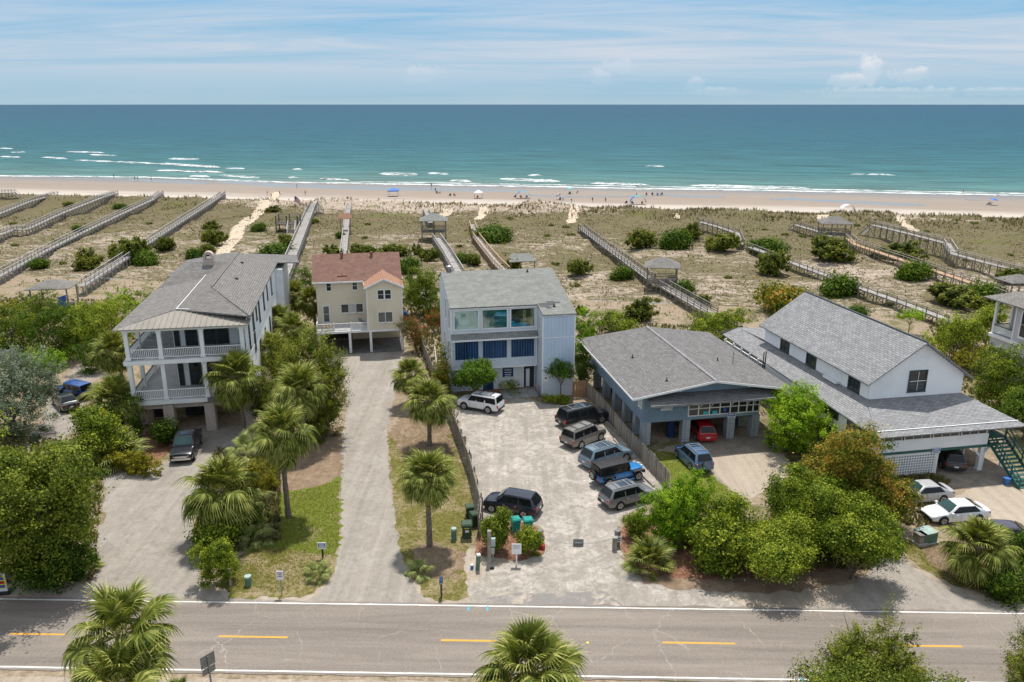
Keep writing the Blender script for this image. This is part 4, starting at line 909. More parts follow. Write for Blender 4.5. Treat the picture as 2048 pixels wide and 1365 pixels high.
palm_bush(1242, 1352, 1135, 1050, 'spiky saw palmetto clump at the parking lot entrance', n=34, seed=22)
palm_bush(170, 300, 925, 850, 'broad saw palmetto clump in the garden between the tan drives', n=34, seed=23)
palm_bush(150, 205, 1140, 1060, 'saw palmetto at the edge of the tan drive under the huge oak', n=22, seed=24)
palm_bush(478, 545, 1085, 1015, 'grassy palmetto on the shaded edge of the lawn', n=24, seed=25, kind='pale')
palm_bush(815, 862, 1150, 1112, 'small fern like palm at the foot of the bare trunked palm', n=18, seed=26, kind='pale')
palm_bush(610, 660, 1155, 1122, 'low cycad beside the blue yard sign', n=20, seed=27, kind='pale')
palm_bush(1395, 1425, 1140, 1085, 'dry ornamental grass clump on the red mulch', n=16, seed=28, kind='pale')
palm_bush(490, 540, 1010, 955, 'spiky garden palm between the pale palm and the lawn palm', n=18, seed=29, kind='pale')
# bare flower stalks over the lower palm
pt = [o for o in C.objects if o.get('label', '').startswith('palm crown with bare')][0]
pz = zat(pt.location, 1330)
for a, L, u in ((2.6, 2.1, .9), (.45, 2.3, .75), (1.75, 1.9, 1.6), (2.9, 1.5, .5)):
    o = MB(); e = (math.cos(a) * L, math.sin(a) * .6, pz + u); o.tube([(0, 0, pz), (e[0] * .6, e[1] * .6, pz + u * .8), e], [.025, .018, .008], 5)
    for k in range(7):
        q = Vector((0, 0, pz)).lerp(Vector(e), .55 + .06 * k); o.tube([q, q + Vector((random.Random(k).uniform(-.25, .25), .1, random.Random(k + 5).uniform(-.05, .3)))], [.01, .004], 4)
    o.build('flower_stalk', 'dead_frond', pt)

# ---------------------------------------------------------------- grass that nobody could count
def blades(name, P, h, wd, m, seed, per=5, lean=.5, tintv=None):
    rs = np.random.RandomState(seed); N = len(P); k = np.repeat(np.arange(N), per); n = len(k)
    a = rs.uniform(0, 2 * math.pi, n); L = h[k] * rs.uniform(.6, 1.3, n); ln = rs.uniform(.1, 1, n) * lean
    d = np.stack([np.cos(a) * ln, np.sin(a) * ln, np.ones(n)], 1); d = unit(d) * L[:, None]; sd_ = np.stack([-np.sin(a), np.cos(a), np.zeros(n)], 1) * (wd * L)[:, None]
    b = P[k] + np.stack([np.cos(a), np.sin(a), np.zeros(n)], 1) * (.12 * L)[:, None]
    V = np.stack([b - sd_, b + sd_, b + d + sd_ * .25, b + d - sd_ * .25], 1)
    base = rs.normal(.5, .18, N) if tintv is None else tintv
    o = link(quads_mesh(name, V, base[k] + rs.normal(0, .12, n), m), name, kind='stuff'); return o
rs = np.random.RandomState(5)
def scatter(n, t0, t1, s0, s1, dens):
    t = rs.uniform(t0, t1, n); s = rs.uniform(s0, s1, n); keep = rs.uniform(0, 1, n) < dens(t, s); t, s = t[keep], s[keep]
    xy = np.stack([t * ST.x + s * SN.x, t * ST.y + s * SN.y], 1); vis = np.abs(xy[:, 0]) < xy[:, 1] * .68 + 6; t, s, xy = t[vis], s[vis], xy[vis]
    return np.concatenate([xy, hgt(t, s)[:, None]], 1)
nzf = lambda t, s: .5 + .5 * np.tanh(1.4 * undul(t, s * 1.7, 1, 17) + .9 * undul(t, s * 1.6, 6, 6))
P = scatter(84000, -185, 170, 118, 236, lambda t, s: nzf(t, s) * np.where(s < 185, .55, 1.0))
tag(blades('dune_grass', P, rs.uniform(.14, .34, len(P)), .26, 'dune_grass', 3, 3, 1.3), 'dry brown grass tufts growing all over the dunes', 'grass', kind='stuff')
P = scatter(26000, -215, 185, 224, 249, lambda t, s: np.where(t < -75, .22, .8) * (.12 + .88 * nzf(t * .6, s) ** 2) * np.exp(-((s - 236) / 9) ** 2))
tag(blades('sea_oats', P, rs.uniform(.35, .85, len(P)), .12, 'dune_oats', 4, 5, .6), 'tall brown green sea oats along the foredune crest', 'grass', kind='stuff')
P = scatter(60000, -185, 170, 118, 232, lambda t, s: (undul(t, s * 1.6, 4, 22) + .5 * undul(t, s * 1.8, 8, 7) > .95) * .7)
tag(blades('dune_vine', P, rs.uniform(.16, .34, len(P)), .40, 'dune_vine', 6, 5, 1.6), 'low yellow green vines in patches on the dunes', 'ground cover', kind='stuff')
# turf and weeds of the gardens
def inpoly(px, n):
    pts = [G(*p) for p in px]; X = np.array([[p.x, p.y] for p in pts]); lo_, hi_ = X.min(0), X.max(0); q = rs.uniform(lo_, hi_, (n, 2)); ins = np.zeros(n, bool); j = len(X) - 1
    for i in range(len(X)):
        c = ((X[i, 1] > q[:, 1]) != (X[j, 1] > q[:, 1])) & (q[:, 0] < (X[j, 0] - X[i, 0]) * (q[:, 1] - X[i, 1]) / (X[j, 1] - X[i, 1] + 1e-9) + X[i, 0]); ins ^= c; j = i
    q = q[ins]; return np.concatenate([q, np.full((len(q), 1), .02)], 1)
P = np.concatenate([inpoly([(560, 990), (620, 978), (678, 962), (678, 1090), (655, 1145), (560, 1185), (480, 1185), (450, 1160), (525, 1050)], 15000), inpoly([(776, 865), (850, 850), (905, 870), (945, 1000), (950, 1075), (925, 1130), (940, 1190), (880, 1200), (848, 1190), (800, 1100), (790, 1040)], 11000),
     inpoly([(1290, 900), (1345, 905), (1440, 965), (1500, 1010), (1380, 1000)], 5000), inpoly([(1800, 1090), (1900, 1085), (2080, 1080), (2080, 1200), (1990, 1195), (1900, 1165)], 8000)])
tag(blades('lawn_turf', P, rs.uniform(.05, .11, len(P)), .09, 'lawn_grass', 8, 3, 1.3), 'patchy olive turf of the front lawns', 'grass', kind='stuff')
P = np.concatenate([inpoly([(0, 600), (230, 600), (240, 700), (0, 720)], 5000), inpoly([(560, 560), (640, 560), (640, 700), (540, 860), (510, 860)], 4000), inpoly([(800, 600), (890, 600), (900, 760), (850, 760)], 2500), inpoly([(1150, 640), (1500, 660), (1440, 690), (1180, 740)], 3000),
     inpoly([(1560, 880), (1900, 960), (1850, 1060), (1600, 1000)], 4500), inpoly([(1850, 640), (2048, 660), (2048, 860), (1960, 850)], 6000), inpoly([(0, 860), (210, 900), (190, 1160), (0, 1170)], 7000), inpoly([(430, 900), (560, 900), (560, 1080), (400, 1130)], 4000), inpoly([(1300, 1040), (1740, 1060), (1740, 1140), (1420, 1130)], 4000)])
tag(blades('undergrowth', P, rs.uniform(.15, .42, len(P)), .20, 'grass_tuft', 9, 6, 1.1), 'weedy undergrowth between the garden shrubs', 'undergrowth', kind='stuff')
# ---------------------------------------------------------------- building helpers
def mp(ax, pl):
    if ax == 'F': return lambda u, o, z: (u, pl - o, z)
    if ax == 'B': return lambda u, o, z: (u, pl + o, z)
    if ax == 'R': return lambda u, o, z: (pl + o, u, z)
    return lambda u, o, z: (pl - o, u, z)
def bx6(o, f, u0, u1, o0, o1, z0, z1):
    a, b = f(u0, o0, z0), f(u1, o1, z1); o.box(min(a[0], b[0]), max(a[0], b[0]), min(a[1], b[1]), max(a[1], b[1]), z0, z1)
def window(par, ax, pl, u0, u1, z0, z1, nx=2, ny=2, fm='white_trim', gm='window_glass', fw=.09, name='window', proud=.07, sill=True):
    f = mp(ax, pl); o = MB()
    bx6(o, f, u0 - fw, u0, 0, proud, z0 - fw, z1 + fw); bx6(o, f, u1, u1 + fw, 0, proud, z0 - fw, z1 + fw)
    bx6(o, f, u0, u1, 0, proud, z0 - fw, z0); bx6(o, f, u0, u1, 0, proud, z1, z1 + fw)
    for k in range(1, nx): u = u0 + (u1 - u0) * k / nx; bx6(o, f, u - .02, u + .02, .034, proud - .01, z0, z1)
    for k in range(1, ny): z = z0 + (z1 - z0) * k / ny; bx6(o, f, u0, u1, .036, proud - .015, z - .02, z + .02)
    w = o.build(name, fm, par)
    o = MB(); bx6(o, f, u0 - .01, u1 + .01, .004, .03, z0 - .01, z1 + .01); o.build('pane', gm, w)
    if sill:
        o = MB(); bx6(o, f, u0 - fw - .04, u1 + fw + .04, .001, proud + .05, z0 - fw - .05, z0 - fw - .002); o.build('sill', fm, w)
    return w
def railing(par, p, q, z, h=.95, sp=.16, m='white_trim', bw=.045, top_m=None, name='railing'):
    p, q = Vector((p[0], p[1], z)), Vector((q[0], q[1], z)); L = (q - p).length; d = (q - p) / L
    o = MB(); o.beam(p + Vector((0, 0, h)), q + Vector((0, 0, h)), .11, .07); o.beam(p + Vector((0, 0, .12)), q + Vector((0, 0, .12)), .06, .07)
    r = o.build(name, top_m or m, par); n = int(L / sp); me = SB(m, bw, bw, h - .2)
    for k in range(n):
        c = p + d * (L * (k + .5) / n); link(me, 'baluster', r, (c.x, c.y, c.z + .155))
    return r
def roof(par, polys, m, t=.14, name='roof'):
    o = MB()
    for p in polys: o.slab(p, t)
    return o.build(name, m, par)
def pier(par, x, y, w, z1, m='brick', name='brick_pier', z0=-.05): return bx(name, m, par, x - w / 2, x + w / 2, y - w / 2, y + w / 2, z0, z1)
def ac_unit(label, p, rz=0):
    t = top('air_conditioner', label, 'air conditioner', p, rz)
    o = MB().lathe([(.44, 0), (.46, .05), (.46, .95), (.42, 1.0), (.40, 1.0)], 16); o.build('casing', 'grey_metal', t, True)
    MB().lathe([(.36, 1.004), (.36, 1.02), (.08, 1.05)], 16).build('fan_guard', 'plastic_dark', t)
    for k in range(10): MB().box(-.025, .025, -.008, .008, .08, .92).build('fin', 'plastic_dark', t, loc=(.462 * math.cos(k * .628), .462 * math.sin(k * .628), 0), rz=k * .628 + math.pi / 2)
    return t
def text(par, name, body, size, m, loc, rot, ext=.004):
    c = bpy.data.curves.new(name, 'FONT'); c.body = body; c.size = size; c.align_x = 'CENTER'; c.align_y = 'CENTER'; c.extrude = ext; c.materials.append(M[m])
    o = bpy.data.objects.new(name, c); C.objects.link(o); o.parent = par; o.location = loc; o.rotation_euler = rot; return o
FRONT = (math.pi / 2, 0, 0)

# ---------------------------------------------------------------- the porch house
A = top('house', 'tall white house with double porches on brick piers and brown grey hip roof', 'house', G(423, 861.5), YAW)
PX = (-6.7, -3.75, .05, 3.75)
for x in PX: pier(A, x, .45, .95, 2.95)
for y in (4.2, 8.5, 12.8, 16.8): pier(A, -6.6, y, .8, 2.95)
o = MB(); o.box(-7.1, 4.25, .25, .75, 2.55, 3.08); o.build('brick_lintel', 'brick', A)
bx('foundation_wall', 'brick', A, -3.4, 4.3, 5.2, 28.2, -.05, 3.1)
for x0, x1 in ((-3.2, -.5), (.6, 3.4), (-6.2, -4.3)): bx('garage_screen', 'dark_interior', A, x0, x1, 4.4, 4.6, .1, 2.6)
bx('porch_deck', 'white_trim', A, -7.05, 4.3, -.15, 3.9, 3.10, 3.48); bx('porch_floor', 'porch_floor', A, -7.0, 4.25, -.10, 3.9, 3.483, 3.55)
bx('porch_deck', 'white_trim', A, -7.05, -3.3, 3.902, 17.0, 3.10, 3.48); bx('porch_floor', 'porch_floor', A, -7.0, -3.3, 3.902, 17.0, 3.483, 3.55)
bx('porch_deck', 'white_trim', A, -7.15, 4.35, -.25, 3.9, 7.22, 7.62); bx('porch_floor', 'deck_grey', A, -7.1, 4.3, -.2, 3.9, 7.623, 7.70)
bx('porch_deck', 'white_trim', A, -7.15, -3.3, 3.902, 17.0, 7.22, 7.62); bx('porch_floor', 'deck_grey', A, -7.1, -3.3, 3.902, 17.0, 7.623, 7.70)
bx('dark_panel', 'sign_back', A, .0, 1.35, -.19, -.153, 2.98, 3.56)
def column(par, x, y, z0, z1, w=.36):
    o = MB(); o.box(x - w / 2, x + w / 2, y - w / 2, y + w / 2, z0 + .22, z1 - .18); o.box(x - w / 2 - .06, x + w / 2 + .06, y - w / 2 - .06, y + w / 2 + .06, z0, z0 + .22); o.box(x - w / 2 - .06, x + w / 2 + .06, y - w / 2 - .06, y + w / 2 + .06, z1 - .18, z1)
    return o.build('column', 'white_trim', par)
for z0, z1, fx in ((3.55, 7.22, PX), (7.70, 10.45, PX)):
    for x in fx: column(A, x, .12, z0, z1)
    for y in (4.2, 8.5, 12.8, 16.8): column(A, -6.75, y, z0, z1)
    for a, b in zip(fx[:-1], fx[1:]): railing(A, (a + .2, .1), (b - .2, .1), z0, top_m='white_trim')
    for a, b in ((.12, 4.2), (4.2, 8.5), (8.5, 12.8), (12.8, 16.8)): railing(A, (-6.75, a + .2), (-6.75, b - .2), z0, sp=.2, top_m='dark_trim' if a < 5 else 'white_trim')
o = MB(); o.box(-7.0, 4.3, -.1, .3, 10.45, 10.78); o.box(-7.0, -6.6, .302, 17, 10.45, 10.78); o.build('beam', 'white_trim', A)
o = MB(); o.box(-3.4, 4.26, 3.9, 28.2, 3.1, 11.3); o.box(4.02, 4.26, .32, 3.898, 3.1, 10.9); o.build('wall', 'white_siding', A)
o = MB(); o.laps((-3.4, 3.9), (4.0, 3.9), 3.56, 7.2, .2); o.laps((-3.4, 3.9), (4.0, 3.9), 7.72, 10.6, .2); o.laps((4.26, .32), (4.26, 28.2), 3.1, 11.2, .2); o.laps((-3.4, 28), (-3.4, 3.9), 3.56, 11.0, .2); o.build('lap_siding', 'white_siding', A)
for z0, z1 in ((3.58, 6.1), (7.74, 10.1)):
    for a, b, nx in ((-3.2, -2.85, 1), (-2.15, -1.15, 2), (-.4, .65, 2), (.85, 1.85, 2)):
        window(A, 'F', 3.9, a, b, z0 + .1, z1, nx, 4, 'dark_trim', name='french_door', sill=False, proud=.09)
for y0, y1, z0, z1 in ((.9, 1.7, 8.0, 10.4), (4.2, 5.4, 8.9, 10.5), (4.2, 5.4, 6.6, 8.5), (7.2, 8.0, 9.2, 10.5), (9.5, 10.5, 8.4, 10.5), (14, 15, 8.6, 10.5), (18, 18.8, 8.8, 10.5), (22.5, 23.6, 8.4, 10.5), (8, 9, 4.4, 6.6), (13, 14, 4.4, 6.6), (18, 19, 4.4, 6.6), (1.0, 1.8, 4.3, 6.4)):
    window(A, 'R', 4.26, y0, y1, z0, z1, 1, 3, 'dark_trim', fw=.06, proud=.06)
for y0 in (5.5, 9.5, 13.5): window(A, 'L', -3.4, y0, y0 + 1.1, 7.8, 10.0, 2, 3, 'dark_trim', name='french_door', sill=False)
o = MB(); o.tube([(-1.6, 3.78, 6.3), (-1.6, 3.78, 6.05)], [.04, .12], 6); o.lathe([(.13, 5.6), (.17, 6.0), (.05, 6.15)], 6, (-1.6, 3.75, 0)); o.build('wall_lantern', 'black', A)
# roof: long hip over the rooms, lower slopes over the side porch, standing seam metal over the front porch
E_, Rz = 11.45, 13.15
apx, bpx = (.35, 6.4, Rz), (.35, 26.5, Rz)
roof(A, [[(4.75, -.25, E_ + .10), (4.75, 29.0, E_ - .06), bpx, apx], [(-2.45, 2.6, 11.85), apx, bpx, (-2.45, 29.0, 11.85)][::-1], [(-2.45, 2.6, 11.85), (4.75, -.25, E_ + .10), apx], [(4.75, 29.0, E_ - .06), (-2.45, 29.0, 11.85), bpx]], 'shingle_brown_grey')
roof(A, [[(-7.65, -.45, 10.84), (-2.45, 2.7, 11.84), (-2.45, 17.2, 11.84), (-7.65, 17.2, 10.84)][::-1]], 'shingle_brown_grey', .12)
# cross wing and rear porch roofs
roof(A, [[(-7.5, 16.9, 10.9), (.3, 16.9, 10.9), (.3, 21, 13.05), (-4.2, 21, 13.05)], [(-7.5, 25.1, 10.9), (-4.2, 21, 13.05), (.3, 21, 13.05), (.3, 25.1, 10.9)], [(-7.5, 25.1, 10.9), (-7.5, 16.9, 10.9), (-4.2, 21, 13.05)]], 'shingle_brown_grey')
bx('wall', 'white_siding', A, -7.1, -3.4, 17.2, 24.8, 3.0, 10.85)
roof(A, [[(-8.2, 25.12, 10.6), (-3.0, 25.12, 11.4), (-3.0, 37.5, 11.2), (-8.2, 37.5, 10.4)], [(-2.98, 29.05, 11.4), (7.4, 29.05, 11.1), (6.4, 37.5, 10.6), (-2.98, 37.5, 11.2)]], 'shingle_slate', .12)
bx('wall', 'white_siding', A, -7.4, 5.2, 28.3, 36.8, 3.0, 10.4)
mr = MB(); front = [(-7.65, -.5, 10.82), (4.55, -.5, 10.78), (4.55, -.42, 10.80), (1.0, 2.55, 11.78), (-2.4, 2.62, 11.80)]
mr.slab([(-7.65, -.5, 10.82), (4.6, -.5, 10.78), (.95, 2.45, 11.72), (-2.45, 2.55, 11.80)], .08); mr.slab([(4.6, -.48, 10.78), (4.62, .9, 11.05), (.98, 2.5, 11.74)], .06); m_ = mr.build('metal_roof', 'metal_roof', A)
for k in range(23):
    x = -7.2 + k * .52; 
    t_ = min(1, (x + 7.65) / 5.2) if x < -2.45 else (1 if x < .95 else max(0, 1 - (x - .95) / 3.65))
    if t_ > .03: MB().beam((x, -.49, 10.845), (x, -.5 + 3.0 * t_, 10.845 + .96 * t_), .05, .06).build('seam', 'metal_roof', m_)
o = MB(); o.beam((-2.45, 2.6, 11.90), (-2.45, 20, 11.92), .07, .05); o.beam((-2.45, 2.52, 11.90), (1.0, 2.45, 11.84), .12, .05); o.build('flashing', 'white_trim', A)
o = MB(); o.beam((.35, 6.3, 13.2), (.35, 26.5, 13.2), .22, .06); o.beam(apx, (4.75, -.25, E_ + .14), .2, .08); o.build('ridge_cap', 'shingle_brown_grey', A)
for x, y in ((1.9, 12.5), (1.4, 21)): bx('roof_vent', 'black', A, x - .14, x + .14, y - .2, y + .2, 12.4, 12.4 + (13.15 - .38 * (x - .35)) - 12.4 + .16)
ch = MB(); ch.box(-2.9, -1.7, 20.4, 21.3, 11.6, 13.45); chp = ch.build('chimney', 'brick', A)
o = MB(); pts = []
for k in range(9): a = math.pi * k / 8; pts.append((-2.3 - .6 * math.cos(a), 20.4, 13.75 + .6 * math.sin(a)))
pts = [(-2.9, 20.4, 13.45)] + pts + [(-1.7, 20.4, 13.45)]
inn = [(-2.3 - .34 * math.cos(math.pi * k / 8), 20.4, 13.68 + .34 * math.sin(math.pi * k / 8)) for k in range(9)]; inn = [(-2.64, 20.4, 13.45)] + inn + [(-1.96, 20.4, 13.45)]
for k in range(len(pts) - 1): o.prism([pts[k], inn[k], inn[k + 1], pts[k + 1]], (0, .9, 0))
o.build('chimney_hood', 'brick', chp)

# ---------------------------------------------------------------- the yellow house
B = top('house', 'pale yellow clapboard house with red shingled roof over an open carport', 'house', G(*(560 + 1100 / 4.55, 460 + 1100 / 4.55)), YAW)
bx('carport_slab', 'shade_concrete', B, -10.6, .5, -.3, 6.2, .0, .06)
for x in (-10.3, -6.42, -3.78, .28): bx('column', 'cream_siding' if x < -10 else 'white_trim', B, x - .16, x + .16, -.05, .27, .06, 2.75)
bx('wall', 'cream_siding', B, -4.0, .42, .05, 12.8, 2.75, 8.65); bx('wall', 'cream_siding', B, -10.5, -4.002, 3.95, 12.8, 2.75, 8.95)
o = MB(); o.laps((-4.0, .05), (.42, .05), 2.78, 8.62, .17); o.laps((-10.5, 3.95), (-4.0, 3.95), 3.2, 8.9, .17); o.laps((.42, .05), (.42, 12.8), 2.78, 8.9, .17)
o.laps((-4.0, 3.95), (-4.0, .05), 2.78, 8.62, .17); o.build('lap_siding', 'cream_siding', B)
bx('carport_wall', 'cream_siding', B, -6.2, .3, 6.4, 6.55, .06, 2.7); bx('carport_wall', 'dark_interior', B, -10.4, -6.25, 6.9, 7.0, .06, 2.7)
for k in range(7): bx('wall_board', 'cream_siding', B, -3.4 + k * .5, -2.96 + k * .5, 6.36, 6.398, .4, 2.5)
bx('beam', 'white_trim', B, -10.6, .5, -.06, .28, 2.752, 3.0); bx('deck', 'deck_grey', B, -10.55, -4.05, .3, 3.9, 2.8, 3.08)
railing(B, (-10.5, .1), (-4.1, .1), 3.02, 1.0, .15); railing(B, (-10.5, .12), (-10.5, 3.9), 3.02, 1.0, .15)
for x in (-10.5, -8.35, -6.2, -4.12): bx('rail_post', 'white_trim', B, x - .07, x + .07, .03, .17, 3.002, 4.18)
bx('wind_screen', 'sign_white', B, -6.1, -4.75, .16, .19, 3.15, 3.95)
window(B, 'F', .05, -2.62, -1.9, 7.05, 8.2, 1, 2); window(B, 'F', .05, -1.72, -1.0, 7.05, 8.2, 1, 2)
window(B, 'F', .05, -2.68, -1.84, 4.0, 5.28, 1, 1, gm='window_grey'); window(B, 'F', .05, -1.74, -.92, 4.0, 5.28, 1, 1, gm='window_grey')
window(B, 'F', 3.95, -9.12, -8.58, 7.55, 8.62, 1, 2); window(B, 'F', 3.95, -5.78, -5.2, 7.55, 8.62, 1, 2)
window(B, 'F', 3.95, -7.4, -6.5, 4.5, 5.6, 1, 1); window(B, 'F', 3.95, -6.38, -5.58, 4.5, 5.6, 1, 1, gm='blind'); window(B, 'F', 3.95, -5.46, -4.62, 4.5, 5.6, 1, 1)
d = window(B, 'F', 3.95, -9.72, -9.02, 3.35, 5.45, 1, 2, gm='window_grey', name='glazed_door', fw=.14, sill=False)
def gz(ly): return 8.85 + (ly - 3.6) * .515
rx0, rx1 = -10.95, .68
roof(B, [[(rx0, 3.5, gz(3.5)), (rx1, 3.5, gz(3.5)), (rx1, 8.8, gz(8.8)), (rx0, 8.8, gz(8.8))], [(rx1, 14.2, gz(3.4)), (rx0, 14.2, gz(3.4)), (rx0, 8.802, gz(8.8)), (rx1, 8.802, gz(8.8))]], 'shingle_red', .14)
ly_m = 3.6 + (9.75 - 8.85) / .515 + .1
roof(B, [[(-4.35, -.3, 8.62), (-1.82, -.3, 9.75), (-1.82, ly_m, 9.78), (-4.35, 3.4, 8.66)][::-1], [(-1.818, -.3, 9.75), (.72, -.3, 8.62), (.72, 3.4, 8.66), (-1.818, ly_m, 9.78)][::-1]], 'shingle_terracotta', .12)
o = MB(); o.prism([(-4.0, .05, 8.65), (.42, .05, 8.65), (-1.82, .05, 9.62)], (0, 3.2, 0)); o.build('gable', 'cream_siding', B)
o = MB(); o.beam((-4.38, -.32, 8.52), (-1.82, -.32, 9.66), .05, .2); o.beam((-1.82, -.33, 9.66), (.74, -.33, 8.52), .05, .2); o.box(-10.95, -4.36, 3.38, 3.48, 8.60, 8.78); o.box(-4.06, -3.94, -.02, .048, 2.76, 8.6); o.box(.36, .48, -.02, .048, 2.76, 8.6); o.build('trim', 'white_trim', B)
o = MB(); o.tube([(-4.4, 3.2, 8.6), (-4.3, .6, 8.45), (-4.08, .1, 8.0), (-4.08, -.02, 3.2)], .045, 6); o.build('downpipe', 'white_trim', B)
for x in (-7.05, -3.1):
    z = gz(8.1); o = MB(); o.lathe([(.16, z - .1), (.16, z + .35), (.24, z + .36), (.24, z + .6), (.2, z + .62)], 8, (x, 8.1, 0)); o.build('roof_vent', 'shingle_red', B)
o = MB(); z = gz(4.6); o.beam((-7.7, 4.55, z + .03), (-6.4, 4.55, z + .03), .3, .03); o.tube([(-7.05, 4.6, z), (-7.05, 4.6, z + .35)], .05, 6); o.build('vent_pipe', 'shingle_terracotta', B)
def deck_chair(label, par_w, m, rz):
    t = top('deck_chair', label, 'chair', par_w, rz); bx('seat', m, t, -.28, .28, -.28, .28, .36, .42)
    o = MB(); o.slab([(-.28, .26, .40), (.28, .26, .40), (.28, .48, .98), (-.28, .48, .98)], .05); o.build('backrest', m, t)
    for x in (-.26, .26):
        for y in (-.24, .24): bx('leg', m, t, x - .03, x + .03, y - .03, y + .03, 0, .36)
    return t
def lw(par, x, y, z): return par.location + UR * x + UD * y + Vector((0, 0, z))
deck_chair('grey deck chair in the corner of the yellow house deck', lw(B, -4.8, 2.9, 3.08), 'grey_metal', YAW + 2.5)
t = top('deck_bench', 'low pale bench against the deck railing of the yellow house', 'bench', lw(B, -9.2, .75, 3.08), YAW); bx('seat', 'new_wood', t, -.8, .8, -.25, .25, .42, .5)
for x in (-.7, .7): bx('leg', 'new_wood', t, x - .05, x + .05, -.2, .2, 0, .42)
for k in range(4): bx('back_slat', 'new_wood', t, -.75 + k * .4, -.45 + k * .4, -.27, -.22, .5, .95)
t = top('storage_box', 'dark box with a blue lid beside the yellow house', 'box', G(808, 640), YAW); bx('box_body', 'plastic_dark', t, -.55, .55, -.4, .4, 0, 1.0); MB().box(-.58, .58, -.43, .43, 1.0, 1.12).box(-.3, .3, -.3, .3, 1.12, 1.35).build('lid', 'cloth_blue', t)

# ---------------------------------------------------------------- the blue house
Cc = top('house', 'three storey blue grey house with a big front tower and picture windows', 'house', G(820 + 1020 / 3.7925, 500 + 1118 / 3.7925), YAW)
FY = 2.6
def rz(y): return 9.42 + .235 * y
X0, X1, TX = -9.88, 3.32, -.26
def side_poly(x, y0, y1, z0): return [(x, y0, z0), (x, y1, z0), (x, y1, rz(y1) - .2), (x, y0, rz(y0) - .2)]
o = MB(); o.prism(side_poly(X0, FY, 11.4, 2.95), (9.6, 0, 0)); o.prism(side_poly(TX, .1, 11.4, -.05), (X1 - TX - .02, 0, 0)); o.box(X0, TX - .002, 3.7, 11.4, -.05, 2.95); o.prism([(X0, 11.402, -.05), (X0, 14.5, -.05), (X0, 14.5, 10.9), (X0, 11.402, 12.0)], (X1 - X0 - .02, 0, 0)); o.build('wall', 'blue_siding', Cc)
# tower and body panels, each a board with a groove beside it
def panels(par, ax, pl, u0, u1, z0, z1, n, m, th=.03, gap=.035):
    f = mp(ax, pl)
    for k in range(n):
        o = MB(); bx6(o, f, u0 + (u1 - u0) * k / n + gap / 2, u0 + (u1 - u0) * (k + 1) / n - gap / 2, .002, th, z0, z1); o.build('siding_panel', m, par)
for z0, z1 in ((0, 2.70), (2.82, 6.72), (6.82, 9.15)): panels(Cc, 'F', .1, TX + .1, X1 - .12, z0, z1, 8, 'tower_siding' if z0 else 'blue_siding')
panels(Cc, 'F', FY, X0 + .1, TX - .1, 2.98, 3.92, 22, 'blue_siding', .02); panels(Cc, 'F', FY, X0 + .1, TX - .1, 7.12, 7.38, 12, 'blue_siding', .02)
panels(Cc, 'L', X0, FY + .1, 11.3, 2.98, 6.2, 20, 'blue_siding', .02); panels(Cc, 'L', X0, FY + .1, 11.3, 6.25, 9.7, 20, 'blue_siding', .02)
panels(Cc, 'L', TX, .2, FY - .1, .0, 9.2, 5, 'blue_siding', .02)
o = MB(); o.box(TX - .05, TX + .09, .03, .098, 0, 9.3); o.box(X1 - .11, X1 + .03, .03, .098, 0, 9.3); o.box(TX + .09, X1 - .11, .04, .098, 6.73, 6.81); o.box(TX + .09, X1 - .11, .04, .098, 2.71, 2.81); o.box(TX - .06, X1 + .1, -.06, .098, 9.2, 9.40)
o.box(X0 - .04, X0 + .09, FY - .06, FY - .003, 2.95, 9.8); o.box(X0 - .1, TX - .06, FY - .2, FY - .003, 9.72, 9.95); o.box(X0, TX - .06, FY - .08, FY - .003, 2.86, 2.98); o.box(TX - .16, TX - .06, FY - .05, FY - .003, 3.0, 9.7); o.box(X0, TX - .06, FY - .075, FY - .003, 6.28, 6.42); o.box(X0, TX - .06, FY - .06, FY - .003, 7.02, 7.10); o.build('trim', 'white_trim', Cc)
